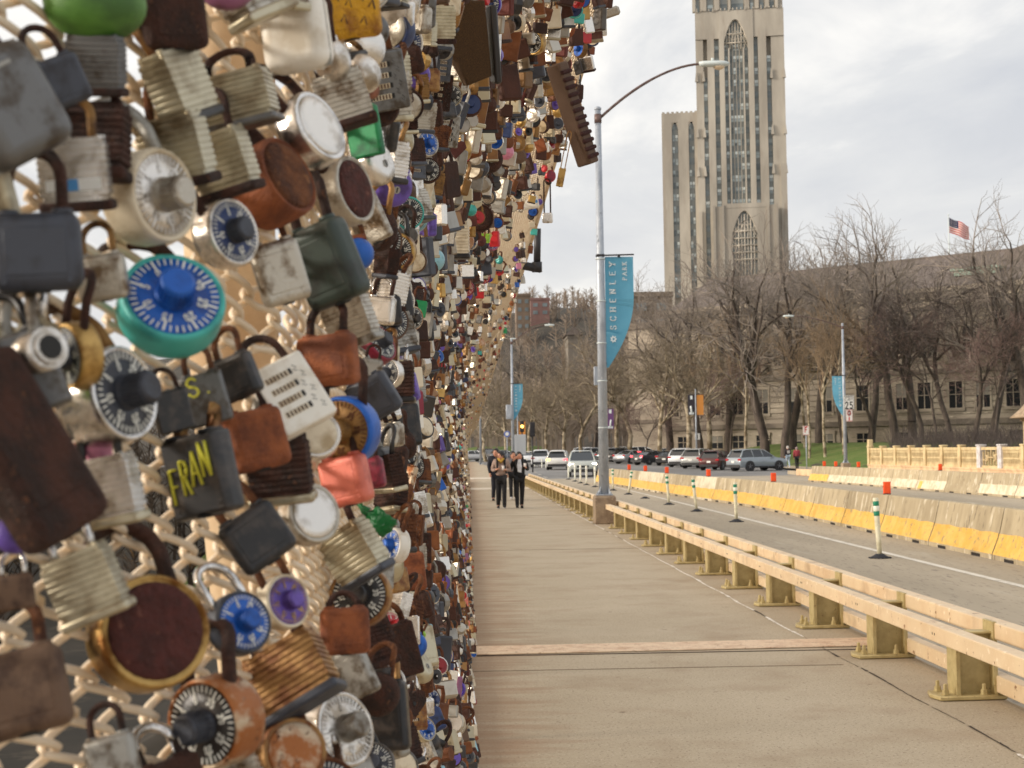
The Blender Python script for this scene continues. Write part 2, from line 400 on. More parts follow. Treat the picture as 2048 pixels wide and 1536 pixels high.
# ------------------------------------------------------------------ fence: profile and surface
HP = [-1.66, -1.45, -1.0, -.6, -.2, .1, .4, .7, .95, 1.15, 1.32, 1.40]
LP = [-.015, -.030, -.060, -.088, -.122, -.140, -.130, -.045, .09, .25, .40, .455]
def prof(h): return np.interp(h, HP, LP)
_hs = np.linspace(-1.7, 1.5, 400); _ls = prof(_hs)
for _ in range(3): _ls = np.convolve(np.pad(_ls, 12, 'edge'), np.ones(25)/25, 'valid')
def prof(h): return np.interp(h, _hs, _ls)
HTOP = 1.38
def fence_x(y, h):
    """the mesh: straight along the walkway, turning away round the bridge-end post close to the camera"""
    y = np.asarray(y, float)
    return prof(h) - .115*np.clip((1.06-y)/.34, 0, 3)**1.4 + .012*np.sin(y*.9)*np.sin(h*2+1)*(y > 1)
def fence_hit(px, py, off=0.0):
    """first distance along the pixel's ray at which it comes within off of the mesh"""
    d = F_*FPX + RT*(px-1024) + UP*(768-py); d = d/d.y
    ys = np.geomspace(.4, 78, 6000); X = ys*d.x; H = ys*d.z
    g = X - fence_x(ys, np.clip(H, -1.65, 1.4)) - off
    ok = np.where((g < 0) & (H < HTOP+.02) & (H > -1.66))[0]
    return float(ys[ok[0]]) if len(ok) else None
m_wire = mat('fence_vinyl_tan', S(232, 216, 192), .38, col2=S(216, 194, 164), sc=30, lo=.4, hi=.7, rnd=False, spec=.5)
m_post = mat('fence_post_tan', S(214, 190, 156), .55, col2=S(190, 160, 124), sc=9, rnd=False)
def wire_zone(y0, y1, W2, H, spp, sides, rad, hr):
    Vs = []; Fs = []; nv = 0; k = 0; SK = .33
    for yk in np.arange(y0, y1, W2):
        lo, hi = hr(yk)
        hh = np.arange(lo, hi, H/spp)
        ph = 2*np.pi*hh/H + (np.pi if k % 2 else 0); k += 1
        c = np.cos(ph); tri = np.arcsin(np.clip(c, -1, 1))/(np.pi/2); lat = (W2/2+rad*2.5)*(0.62*tri+0.38*c)
        skew = -SK*hh*np.clip((1.5-yk)/.6, 0, 1)
        yy = yk + lat + skew; nn = (rad*1.9)*np.sin(ph)
        x = fence_x(yy, hh); e = 1e-3
        dxdh = (fence_x(yy, hh+e)-x)/e; dxdy = (fence_x(yy+e, hh)-x)/e
        nrm = np.stack([np.ones_like(x), -dxdy, -dxdh], 1); nrm /= np.linalg.norm(nrm, axis=1, keepdims=True)
        Pt = np.stack([x, yy, hh+CAMZ], 1) + nrm*nn[:, None]
        T = np.gradient(Pt, axis=0); T /= np.linalg.norm(T, axis=1, keepdims=True)
        u = np.cross(T, nrm); u /= np.linalg.norm(u, axis=1, keepdims=True); w = np.cross(T, u)
        a = 2*np.pi*np.arange(sides)/sides
        ring = Pt[:, None, :] + rad*(u[:, None, :]*np.cos(a)[None, :, None]+w[:, None, :]*np.sin(a)[None, :, None])
        m = len(Pt); Vs.append(ring.reshape(-1, 3))
        i = (np.arange(m-1)*sides)[:, None]; q = np.arange(sides)[None, :]; q2 = (q+1) % sides
        Fs.append((np.stack([i+q, i+q2, i+sides+q2, i+sides+q], -1)+nv).reshape(-1, 4)); nv += m*sides
    return np.concatenate(Vs), np.concatenate(Fs)
fence = empty('chain_link_fence', (0, 1, 0), 0, 'tan chain link fence covered in padlocks, curving over the sidewalk', 'fence')
fence.location = (0, 0, 0)
def fpart(name, V, Fq, smooth=True, mts=None):
    o = link(name, np_mesh(name, V, Fq, mts or [m_wire], smooth=smooth), fence); reg(o, fence); return o
near_hr = lambda y: (max(-1.64, -.34*y-.25), min(HTOP, .45*y+.35))
parts = [wire_zone(.55, 2.4, .0200, .0300, 12, 7, .0025, near_hr),
         wire_zone(2.4, 6.0, .0200, .030, 6, 4, .0025, lambda y: (max(-1.64, -.30*y-.2), HTOP)),
         wire_zone(6.0, 15, .024, .034, 4, 3, .0030, lambda y: (-1.64, HTOP)),
         wire_zone(15, 80, .05, .065, 3, 3, .0055, lambda y: (-1.64, HTOP))]
off = 0; Vs = []; Fs = []
for V, Fq in parts: Vs.append(V); Fs.append(Fq+off); off += len(V)
fpart('mesh', np.concatenate(Vs), np.concatenate(Fs))
def prof_path(y, dx, h0=-1.65, h1=HTOP+.02, n=34):
    return [Vector((float(fence_x(y, h))+dx, y, h+CAMZ)) for h in np.linspace(h0, h1, n)]
fy = [1.02, 1.20] + [1.2+2.44*k for k in range(1, 32)]
b0 = None
for i, y in enumerate(fy):
    if y < 2:
        continue
    b = B(); b.tube(prof_path(y, -.045), .030, 8); o = b.build('post', [m_post], fence)
b = B()   # wide bent end post close by, lying behind the mesh
pts = [Vector((float(fence_x(1.12, h))-.060, 1.20-.33*h*.8, h+CAMZ)) for h in np.linspace(-1.0, 1.0, 30)]
b.tube(pts, .036, 12); b.build('post', [m_post], fence)
b = B(); b.tube([Vector((float(prof(HTOP)), y, CAMZ+HTOP+.01)) for y in np.linspace(1.2, 80, 60)], .022, 8); b.build('top_rail', [m_post], fence)
b = B(); b.tube([Vector((float(prof(-1.6))-.03, y, .05)) for y in np.linspace(1.2, 80, 40)], .02, 6); b.build('bottom_rail', [m_post], fence)
b = B(); b.box2((-.16, 1.0, -.02), (-.035, 80, .045), 0, bevel=.008); b.build('kerb', [m_kerb2])['kind'] = 'structure'

# ------------------------------------------------------------------ guard rails along the sidewalk
m_rail = mat('rail_paint_tan', S(226, 204, 170), .5, col2=S(214, 186, 150), sc=3, lo=.4, hi=.7, rnd=True, speck=[(S(244, 226, 200), 16, .62, .7), (S(150, 112, 80), 11, .66, .70), (S(176, 150, 120), 2.2, .58, .8)], bump=.15, bsc=60)
m_rpost = mat('post_paint_olive', S(188, 172, 124), .55, col2=S(164, 146, 100), sc=12, lo=.4, hi=.7, speck=[(S(110, 84, 56), 45, .66, .72)], bump=.2, bsc=70)
m_dark = mat('gap_dark', S(40, 34, 30), .9, rnd=False)
def rail_post(parent, x, y, big=True, ry=0.0):
    M = Matrix.Translation((x, y, 0)) @ Matrix.Rotation(ry, 4, 'Z')
    b = B(); b.M = M
    b.box2((0.02, -.095, .03), (.045, .095, .335), 0); b.box2((.265, -.095, .03), (.29, .095, .50), 0)
    b.box2((.045, -.008, .03), (.265, .008, .42), 0)
    b.box2((.12, -.06, .42), (.285, .06, .436), 0, bevel=.004)      # top shelf
    p = b.build('post', [m_rpost], parent)
    b = B(); b.M = M; b.prism([(-.10, -.14), (.34, -.12), (.36, .0), (.34, .12), (-.10, .14), (-.13, .0)] if big else [(-.1, -.12), (.34, -.12), (.34, .12), (-.1, .12)], .004, .032, 'Z', 0, bevel=.006)
    q = b.build('base_plate', [m_rpost], p)
    for (u, v) in ((-.05, -.075), (-.05, .085), (.20, -.085), (.20, .085)) if big else ((-.05, -.075),):
        b = B(); b.M = M @ Matrix.Translation((u, v, 0))
        b.lathe([(.028, .033), (.028, .040), (.022, .041), (.022, .066), (.013, .068), (.013, .098), (.009, .104)], n=6, smooth=False)
        b.build('bolt', [m_rpost], p)
    return p
def rail_run(parent, x0, y0, x1, y1, xo, w, z0, z1, name, gaps=(), step=5.8, holes=True):
    """box-section rail built in lengths with small gaps between"""
    Lt = math.hypot(x1-x0, y1-y0); dirv = Vector((x1-x0, y1-y0, 0))/Lt; nx = Vector((dirv.y, -dirv.x, 0))
    a = 0.0; i = 0
    ang = -atan2(dirv.x, dirv.y)
    while a < Lt-.05:
        e = min(a+step, Lt)
        c = Vector((x0, y0, 0)) + dirv*((a+e)/2) + nx*(xo+w/2); c.z = (z0+z1)/2
        b = B(); b.M = Matrix.Translation(c) @ Matrix.Rotation(ang, 4, 'Z'); b.box((0, 0, 0), (w, e-a-.012, z1-z0), 0, bevel=.009, seg=2)
        if holes:
            k = -(e-a)/2+.6
            while k < (e-a)/2-.3:
                for dk in (-.02, .025): b.box((-w/2-.0005, k+dk, .0), (.003, .010, .016), 1)
                k += 1.93
        o = b.build(name, [m_rail, m_dark], parent)
        if e < Lt: 
            b = B(); b.M = Matrix.Translation(Vector((x0, y0, (z0+z1)/2))+dirv*(e-.0)+nx*(xo+w/2)) @ Matrix.Rotation(ang, 4, 'Z'); b.box((0, 0, 0), (w*.8, .05, (z1-z0)*.8)); b.build('rail_splice', [m_dark], o)
        a = e; i += 1
rail = empty('guard_rail', (3.1, 20, 0), 0, 'tan steel guard rail with bolted posts, from the pillar towards the camera', 'guard rail', 'bridge guard rails')
rail.location = (0, 0, 0)
for k in range(-2, 12):
    y = 9.62+1.93*k
    if y < 32.3: rail_post(rail, 3.11-.006*(y-9), y, y < 26)
X0, X1 = 3.11, 2.98
rail_run(rail, X0, 1.95+1.5, X1, 32.6, .0, .115, .335, .445, 'rail', step=7.72)
rail_run(rail, X0, 1.5+1.5, X1, 33.6, .30, .115, .385, .495, 'rail', step=7.72, holes=False)
rail_run(rail, X0, 2.7+1.5, X1, 33.6, .30, .10, .045, .155, 'rail', step=7.72, holes=False)
rail2 = empty('guard_rail', (0, 0, 0), 0, 'far stretch of tan guard rail beyond the pillar, beside the walkers', 'guard rail', 'bridge guard rails')
k = 0; y = 34.4
while y < 72:
    rail_post(rail2, 2.84-.006*(y-33), y, False); y += 1.93
rail_run(rail2, 2.84, 33.5, 2.60, 74, .0, .115, .335, .445, 'rail', step=7.72, holes=False)
rail_run(rail2, 2.84, 33.5, 2.60, 74, .30, .115, .385, .495, 'rail', step=7.72, holes=False)
rail_run(rail2, 2.84, 33.5, 2.60, 74, .30, .10, .045, .155, 'rail', step=7.72, holes=False)
m_pillar = mat('pillar_concrete', S(152, 134, 112), .85, col2=S(128, 110, 92), sc=3, bump=.3, bsc=60, speck=[(S(175, 160, 138), 30, .6, .7)])
def pillar(x, y, w, zb, zt, label):
    b = B(); b.box2((x-w/2, y-.3, zb), (x+w/2, y+.3, zt-.03), 0, bevel=.02, seg=2); b.box((x, y, zt-.015), (w*.96, .56, .03), 0, taper=.9)
    return tag(b.build('concrete_pillar', [m_pillar]), label, 'pillar', 'lamp post pillars')
pillar(2.99, 33, .47, .001, .63, 'square brown concrete pillar under the nearest lamp post')
pillar(3.0, 103, .5, -.15, .70, 'small concrete pillar under the distant lamp post by the walkers')
pillar(23.8, 93, .5, .06, .60, 'concrete pillar under the lamp post with the speed sign')

# ------------------------------------------------------------------ lamp posts and banners
m_galv = mat('pole_galvanised', S(176, 184, 194), .45, metal=.25, col2=S(146, 154, 166), sc=5, lo=.4, hi=.65, stretch=(1, 1, .4), speck=[(S(90, 96, 106), 9, .64, .72), (S(200, 206, 214), 22, .62, .7)])
m_arm = mat('arm_bronze', S(112, 92, 88), .5, metal=.2, col2=S(84, 66, 62), sc=8)
m_lamp = mat('lamp_housing_grey', S(206, 216, 216), .45)
m_lens = mat('lamp_lens', S(222, 200, 170), .15, coat=.6)
m_ban = mat('banner_blue', S(130, 194, 216), .75, col2=S(118, 184, 208), sc=1.2, bump=.15, bsc=2.2)
m_letter = mat('banner_lettering', S(240, 248, 250), .8)
m_blk = mat('black_metal', S(38, 36, 40), .5)
def lamp_post(x, y, zb, ztop, arm, dirx, label, lean=0.0):
    r = empty('lamp_post', (x, y, zb), 0, label, 'lamp post', 'street lamps of the bridge')
    H = ztop-zb
    b = B(); b.tube([(0, 0, .02), (0, 0, H)], [.118, .068], 16); b.lathe([(.072, H), (.080, H+.01), (.080, H+.05), (.03, H+.08)], n=14); b.build('pole', [m_galv], r)
    b = B(); b.box((0, 0, .015), (.36, .36, .03), bevel=.004)
    for a in (0, 1, 2, 3):
        b.M = Matrix.Rotation(a*pi/2+pi/4, 4, 'Z'); b.prism([(.09, .03), (.2, .03), (.115, .20)], -.006, .006, 'Y')
        b.lathe([(.018, .03), (.018, .06), (.01, .08)], (.19, 0, 0), n=6)
    b.build('base_plate', [m_galv], r)
    L, rise = arm
    pts = [Vector((dirx*.05, 0, H-.18))]
    for t in np.linspace(0, 1, 16)[1:]: pts.append(Vector((dirx*(.05+L*t), 0, H-.18+rise*(1-(1-t)**1.75))))
    b = B(); b.tube(pts, [.032]*8+[.028]*8, 8); b.tube([(0, 0, H-.30), (0, 0, H-.10)], .082, 12); b.build('arm', [m_arm], r)
    e = pts[-1]
    b = B(); sec = [(0, .055, .05, .00), (.10, .10, .075, -.01), (.42, .135, .085, -.012), (.60, .12, .075, -.01), (.68, .06, .04, .0)]
    V = []; n = 14
    for (l, w, hh, dz) in sec:
        for k in range(n):
            a = 2*pi*k/n; V.append((e.x+dirx*(l-.05), w*cos(a), e.z+dz+hh*sin(a)*(1.0 if sin(a) > 0 else .75)))
    Fc = [(i*n+k, i*n+(k+1) % n, (i+1)*n+(k+1) % n, (i+1)*n+k) for i in range(len(sec)-1) for k in range(n)]
    Fc += [tuple(range(n)), tuple(range((len(sec)-1)*n, len(sec)*n))]
    b._add(V, Fc, 0, True); b.cyl((e.x+dirx*.26, 0, e.z+.07), (e.x+dirx*.26, 0, e.z+.13), .03, n=8)
    hd = b.build('lamp_head', [m_lamp], r)
    b = B(); b.ball((e.x+dirx*.40, 0, e.z-.055), .11, sc=(1.25, .85, .75)); b.build('lens', [m_lens], hd)
    for z in (5.3, 4.35, 3.4, 2.55, 1.5):
        if z < H and y < 50: b = B(); b.lathe([(.11, z), (.115, z+.002), (.115, z+.02), (.11, z+.022)], n=14); b.build('steel_strap', [m_lamp], r)
    return r
GLYPH = {'S': [(.78, .82, .6, 1, .4, 1, .22, .8, .3, .6, .7, .42, .8, .2, .6, 0, .38, 0, .2, .2)], 'C': [(.85, .8, .62, 1, .38, .98, .16, .75, .12, .5, .16, .25, .38, .02, .62, 0, .85, .2)],
         'H': [(.2, 0, .2, 1), (.8, 0, .8, 1), (.2, .5, .8, .5)], 'E': [(.25, 0, .25, 1), (.25, 1, .8, 1), (.25, .52, .68, .52), (.25, 0, .82, 0)], 'N': [(.2, 0, .2, 1, .8, 0, .8, 1)],
         'L': [(.28, 1, .28, 0, .82, 0)], 'Y': [(.15, 1, .5, .5, .85, 1), (.5, .5, .5, 0)], 'P': [(.28, 0, .28, 1, .66, .98, .8, .78, .66, .55, .28, .52)],
         'A': [(.12, 0, .5, 1, .88, 0), (.28, .36, .72, .36)], 'R': [(.28, 0, .28, 1, .66, .98, .78, .78, .66, .56, .28, .54), (.5, .54, .85, 0)], 'K': [(.26, 0, .26, 1), (.82, 1, .26, .45), (.42, .58, .86, 0)],
         '2': [(.2, .75, .3, .95, .55, 1, .78, .85, .75, .62, .2, 0, .82, 0)], '5': [(.78, 1, .28, 1, .24, .58, .55, .64, .8, .42, .74, .12, .5, 0, .2, .1)],
         '0': [(.5, 0, .22, .2, .2, .8, .5, 1, .8, .8, .78, .2, .5, 0)], '1': [(.35, .8, .55, 1, .55, 0)], '3': [(.2, .9, .5, 1, .75, .8, .5, .54, .8, .3, .5, 0, .2, .1)],
         'D': [(.22, 0, .22, 1, .55, .97, .8, .7, .8, .3, .55, .03, .22, 0)], 'M': [(.1, 0, .14, 1, .5, .3, .86, 1, .9, 0)], 'I': [(.5, 0, .5, 1)], 'T': [(.1, 1, .9, 1), (.5, 1, .5, 0)],
         'F': [(.25, 0, .25, 1, .8, 1), (.25, .52, .7, .52)], 'J': [(.7, 1, .7, .2, .5, 0, .25, .15)], '.': [(.45, 0, .5, .06)], 'W': [(.1, 1, .3, 0, .5, .7, .7, 0, .9, 1)], 'O': [(.5, 0, .2, .2, .15, .5, .2, .8, .5, 1, .8, .8, .85, .5, .8, .2, .5, 0)]}
SERIF = {'H': [(.2, 0), (.2, 1), (.8, 0), (.8, 1)], 'N': [(.2, 0), (.2, 1), (.8, 1)], 'L': [(.28, 1)], 'Y': [(.15, 1), (.85, 1), (.5, 0)], 'P': [(.28, 0)], 'A': [(.12, 0), (.88, 0)], 'R': [(.28, 0), (.85, 0)], 'K': [(.26, 0), (.26, 1), (.84, 1), (.86, 0)], 'E': [], 'S': [], 'C': []}
def strokes(b, ch, f, th, serif=False, mat=0, sw=.16):
    """f maps glyph (u,v) to a 3D point; flat ribbons of half width th in the (u,v) plane"""
    segs = []
    for pl in GLYPH.get(ch, []):
        pts = [(pl[i], pl[i+1]) for i in range(0, len(pl), 2)]
        segs += list(zip(pts[:-1], pts[1:]))
    if serif:
        segs += [((u-sw, v), (u+sw, v)) for (u, v) in SERIF.get(ch, [])]
    for (a, c) in segs:
        d = Vector((c[0]-a[0], c[1]-a[1])); L = d.length; d /= L; n = Vector((-d.y, d.x))*th*(.55 if serif and abs(d.x) > .9 else 1); ex = d*th*.6
        q = [(a[0]-ex.x+n.x, a[1]-ex.y+n.y), (c[0]+ex.x+n.x, c[1]+ex.y+n.y), (c[0]+ex.x-n.x, c[1]+ex.y-n.y), (a[0]-ex.x-n.x, a[1]-ex.y-n.y)]
        b._add([f(*p) for p in q], [(0, 1, 2, 3)], mat)
def banner(x, y, z0, side, label, W=.64, H=2.5):
    """long banner on a bracket; side +1 hangs to the right of its pole; straight towards the pole and curved on the other edge"""
    r = empty('banner', (x, y, z0), 0, label, 'banner', 'blue street banners')
    n = 26; V = []; rows = []
    for i in range(n+1):
        t = i/n; zt = -t*H; w = W if t < .36 else W*(1-((t-.36)/.64)**1.9*.93)
        xin = .10+.055*t*0
        V += [(side*xin, -.004+.012*sin(t*7), zt), (side*(xin+w), -.004+.012*sin(t*7+.9), zt)]
    F1 = [(2*i, 2*i+1, 2*i+3, 2*i+2) for i in range(n)]
    b = B(); vs, fs = b._add(V, F1, 0, True)
    ret = bmesh.ops.solidify(b.bm, geom=fs, thickness=.004)
    cl = b.build('cloth', [m_ban], r)
    b = B(); b.tube([(0, 0, .035), (side*(.12+W), 0, .05)], .018, 8); b.box((side*.42, 0, .02), (.06, .03, .05)); b.box((0, 0, .03), (.20, .20, .06), bevel=.02)
    b.tube([(side*.02, 0, -H+.1), (side*.11, 0, -H+.1)], .014, 6); b.build('bracket', [m_blk], r)
    for s2 in (-1, 1):
        hh = .125; col = side*(.10+.165); zs = np.linspace(-1.60, -.17, 8)
        for ch, zc in zip('SCHENLEY', zs):
            # reads upwards: glyph u runs along +z, glyph v runs along -x
            b = B(); strokes(b, ch, lambda u, v, zc=zc: (col+(.5-v)*.13, s2*.017*1.0+.012*sin(-zc/H*7), zc+(u-.5)*hh), .085, True); b.build('letter', [m_letter], cl, recalc=False)
        for ch, zc in zip('PARK', np.linspace(-.50, -.10-.06, 4)):
            b = B(); strokes(b, ch, lambda u, v, zc=zc: (side*(.10+.44)+(.5-v)*.095, s2*.017+.012*sin(-zc/H*7+.6), zc+(u-.5)*.09), .085, True); b.build('letter', [m_letter], cl, recalc=False)
        zc = -1.86; b = B()       # flower-like emblem
        for k in range(7):
            a = 2*pi*k/7
            p = [(col+.018*cos(a), zc+.018*sin(a)), (col+.05*cos(a-.40), zc+.05*sin(a-.40)), (col+.082*cos(a), zc+.092*sin(a)), (col+.05*cos(a+.40), zc+.05*sin(a+.40))]
            b._add([(u, s2*.017+.012*sin(-zc/H*7), v) for u, v in p], [(0, 1, 2, 3)])
        b.build('emblem', [m_letter], cl, recalc=False)
    return r
lamp_post(2.99, 33, .63, 9.33, (2.32, 1.22), 1, 'tall grey lamp post in front, rising from the square pillar')
banner(2.99, 33, P(1203, 514, 33).z, 1, 'blue banner reading SCHENLEY PARK on the nearest lamp post')
lamp_post(3.0, 103, .70, 9.4, (2.35, 1.2), 1, 'distant grey lamp post behind the three walkers')
banner(3.0, 103, P(1026, 768, 103).z, 1, 'small distant blue banner on the lamp post behind the walkers')
lamp_post(23.8, 93, .60, 9.4, (3.1, .75), -1, 'grey lamp post with the speed limit sign, arm to the left')
banner(23.8, 93, P(1692, 752, 93).z, -1, 'blue banner beside the speed limit sign')
lamp_post(1.1, 152, .3, 11.9, (3.2, 1.5), 1, 'farthest grey lamp post, its arm just showing past the fence edge')
# cabinet behind the pole, and things strapped to poles
b = B(); b.box((P(1192, 752, 33.2).x, 33.17, P(1192, 752, 33.2).z), (.10, .14, .42), bevel=.01); b.box((P(1192, 752, 33.2).x+.03, 33.12, P(1192, 752, 33.2).z), (.06, .05, .3))
tag(b.build('utility_box', [m_galv]), 'narrow grey box strapped behind the nearest lamp post', 'utility box')
b = B(); c = P(1018, 824, 102.8); b.box(c, (.42, .3, 1.0), bevel=.03); b.box(c+Vector((.2, 0, 0)), (.2, .1, .5)); b.box(c+Vector((0, -.155, 0)), (.30, .012, .8)); tag(b.build('utility_box', [m_galv]), 'grey box high on the distant lamp post behind the walkers', 'utility box')
# signs
m_sign = mat('sign_white', S(232, 232, 228), .6); m_signblack = mat('sign_black', S(25, 25, 28), .6); m_signred = mat('sign_red', S(205, 60, 60), .6); m_back = mat('sign_back_aluminium', S(190, 194, 198), .4, metal=.6)
def sign(c, w, h, marks, label, name='street_sign', group=None, back=False, post=None, cat='sign'):
    r = empty(name, c, 0, label, cat, group)
    b = B(); b.box((0, 0, 0), (w, .02, h), bevel=.004); b.build('sign_plate', [m_back if back else m_sign], r)
    if marks:
        b = B()
        for (txt, u, v, gw, gh, th, mi) in marks:
            for i, ch in enumerate(txt):
                x0 = u + (i-len(txt)/2)*gw*1.05
                strokes(b, ch, lambda a, e, x0=x0: (x0+a*gw, -.014, v+e*gh-gh/2), th, mat=mi)
        for (x0, z0, x1, z1, mi) in ((-.5, -.5, .5, -.46, 0), (-.5, .46, .5, .5, 0), (-.5, -.5, -.47, .5, 0), (.47, -.5, .5, .5, 0)):
            b._add([(x0*w*.94, -.013, z0*h*.95), (x1*w*.94, -.013, z0*h*.95), (x1*w*.94, -.013, z1*h*.95), (x0*w*.94, -.013, z1*h*.95)], [(0, 1, 2, 3)], marks[0][6])
        b.build('sign_face', [m_signblack, m_signred], r, recalc=False)
    if post:
        b = B(); b.tube([(0, .03, -post), (0, .03, h/2)], .035, 6); b.build('sign_post', [m_galv], r)
    return r
sign(P(1698, 805, 92.8), .66, .92, [('SPEED', 0, .32, .095, .11, .1, 0), ('LIMIT', 0, .17, .095, .11, .1, 0), ('25', 0, -.18, .27, .40, .10, 0)], 'white speed limit 25 sign on the lamp post', 'speed_limit_sign')
b_ = sign(P(1698.5, 831, 92.8), .42, .76, [('O', 0, .15, .26, .30, .12, 1), ('T', 0, .15, .14, .2, .12, 0), ('I', 0, -.2, .3, .2, .12, 1)], 'small white and red sign right below the speed limit sign')
sign(P(1612, 861, 99), .42, .62, [('F', 0, .05, .25, .34, .12, 1)], 'white sign with red marks on its own thin post near the lawn', 'parking_sign', post=3.0)
sign(P(1395, 873, 140), .5, .65, [('I', 0, 0, .3, .3, .12, 0)], 'small white sign below the orange pole banner', 'parking_sign')
sign(P(1041, 889, 110), .80, 1.5, None, 'tall pale sign back beside the distant lamp post', 'sign_board', back=True, post=1.9)
sign(P(1029, 889, 109), .35, 1.4, None, 'narrow pale sign back next to the distant pole, left of the wider one', 'sign_board', back=True, post=1.9)
# ------------------------------------------------------------------ road barriers, markers, delineators
m_conc = mat('barrier_concrete', S(178, 164, 136), .9, col2=S(152, 138, 112), sc=2.2, lo=.4, hi=.66, stretch=(1, 1, .25), bump=.3, bsc=30, vary=.12, speck=[(S(206, 196, 174), 5, .58, .66), (S(112, 100, 82), 9, .62, .70)])
m_yel = mat('barrier_yellow_paint', S(222, 182, 96), .7, col2=S(214, 168, 74), sc=3, vary=.04, speck=[(S(170, 146, 100), 7, .58, .66), (S(120, 100, 70), 16, .66, .7)])
m_wht = mat('barrier_white_paint', S(216, 207, 184), .75, col2=S(190, 178, 150), sc=3, speck=[(S(176, 160, 130), 9, .62, .68)])
m_foot = mat('barrier_foot', S(150, 140, 122), .9)
def barrier(a, c, low, top, label, group, H=.82):
    L = (Vector(c)-Vector(a)).length; mid = (Vector(a)+Vector(c))/2; ang = -atan2(c[0]-a[0], c[1]-a[1])
    r = empty('concrete_barrier', mid, ang, label, 'barrier', group); L -= .045
    P_ = [(.305, 0), (.305, .075), (.20, .33), (.165, .45), (.085, H-.02), (.07, H)]
    full = [(x, z) for x, z in P_] ; full = [(-x, z) for x, z in P_][::-1]; poly = P_ + full
    b = B(); n = len(poly)
    # recessed joint ends: body slightly shorter than the painted skirt
    b.prism([(x, z) for x, z in poly], -L/2, L/2, 'Y', 0)
    for f in b.bm.faces:
        cz = f.calc_center_median().z; f.material_index = 0
    for s in (-1, 1):
        for yy in (-L*.27, L*.27): b.box((s*.30, yy, .025), (.02, L*.13, .052), 1)
    b.build('barrier_body', [top, m_dark], r)
    for s in (-1, 1):
        b = B(); e = .003
        pts = [(s*(.3029+e), .08), (s*(.20+e), .33), (s*(.1767+e), .415)]
        if low is m_foot: continue
        q0 = [(.0, 0), (.02, .35), (-.01, .7), (.02, 1)]
        for i in range(2):
            (x0, z0), (x1, z1) = pts[i], pts[i+1]
            N = 8
            for k in range(N):
                y0 = -L/2+.004+(L-.008)*k/N; y1 = -L/2+.004+(L-.008)*(k+1)/N
                w0 = .012*sin(k*2.3) if i == 1 else 0; w1 = .012*sin((k+1)*2.3) if i == 1 else 0
                b._add([(x0, y0, z0), (x0, y1, z0), (x1, y1, z1+w1), (x1, y0, z1+w0)], [(0, 1, 2, 3)])
        b.build('painted_band', [low], r)
    return r
# (px, py) of the seams along the foot of the near row
row = [(8.35, 13.2), (8.5, 16.7), (8.6, 20.2), (8.68, 23.6), (8.74, 27.1), (8.80, 30.6), (8.86, 34.0), (8.92, 37.5), (8.98, 41.0), (9.02, 44.5), (8.95, 48.0), (8.72, 51.5), (8.5, 55), (8.32, 58.5), (8.22, 62), (8.12, 65.5), (8.02, 69), (7.9, 72.5), (7.75, 76), (7.55, 79.5), (7.3, 83)]
names_near = []
for i in range(len(row)-1):
    (x0, y0), (x1, y1) = row[i], row[i+1]
    wt = 11 <= i <= 11 or i in (14, 15)
    lab = ['%s yellow-footed concrete barrier in the near row, %s' % ('pale topped' if wt else 'grey topped', w) for w in [None]] if 0 else None
    barrier((x0, y0, -.2), (x1, y1, -.2), m_yel, m_wht if wt else m_conc, None, 'yellow footed barriers along the near side of the road')
    names_near.append((bpy.data.objects[-1] if 0 else None))
BARR = [o for o in COL.objects if o.name.startswith('concrete_barrier')]
ords = ['nearest', 'second', 'third', 'fourth', 'fifth', 'sixth', 'seventh', 'eighth', 'ninth', 'tenth', 'eleventh', 'twelfth', 'thirteenth', 'fourteenth', 'fifteenth', 'sixteenth', 'seventeenth', 'eighteenth', 'nineteenth', 'twentieth', 'twenty-first']
BARR.sort(key=lambda o: o.location.y)
vis = [o for o in BARR if pix(o.location+Vector((0, 1.8, 0)))[0] < 2048]
for i, o in enumerate(BARR):
    if o not in vis: o['label'] = 'yellow-footed barrier of the near row beyond the picture edge, %s one' % ords[i]; continue
    k = vis.index(o)
    wt = o.children[0].data.materials[0].name.startswith('barrier_white') if o.children else False
    o['label'] = ('white topped yellow-footed barrier, %s in its row' if wt else 'grey topped yellow-footed barrier, %s in its row') % (('%s from the picture edge' % ords[k]) if k else 'cut by the picture edge')
ends = [(19.05, 43), (19.0, 46.6), (18.95, 50.2), (18.9, 53.8), (18.85, 57.4), (18.8, 61.0), (18.75, 64.6), (18.7, 68.2), (18.6, 71.8), (18.5, 75.0), (18.35, 78.5)]
fl = ['grey barrier with white foot in the far row at the picture edge', 'white footed barrier in the far row between the edge one and the unpainted', 'white-footed far row barrier beside the unpainted grey one', 'all grey unpainted barrier in the far row',
      'far row barrier with one yellow patch on its white foot', 'white-footed far row barrier just beyond the yellow patched one', 'white-footed far row barrier, two beyond the yellow patched one', 'white-footed far row barrier, three beyond the yellow patched one', 'white-footed far row barrier next to the yellow-footed end', 'yellow-footed barrier at the far end of the far row']
for i in range(10):
    (x0, y0), (x1, y1) = ends[i], ends[i+1]
    r = barrier((x0, y0, -.2), (x1, y1, -.2), m_foot if i == 3 else (m_yel if i == 9 else m_wht), m_conc, fl[i], 'white footed barriers in the far row')
    if i == 4:
        b = B(); b.box((-.232, 1.3, .26), (.012, .42, .40), rot=(0, .40, 0)); b.build('yellow_patch', [m_yel], r)
m_or = mat('marker_orange', S(255, 92, 30), .6, col2=S(240, 78, 26), sc=6, emit=None); m_ordk = mat('marker_clip', S(60, 50, 46), .7)
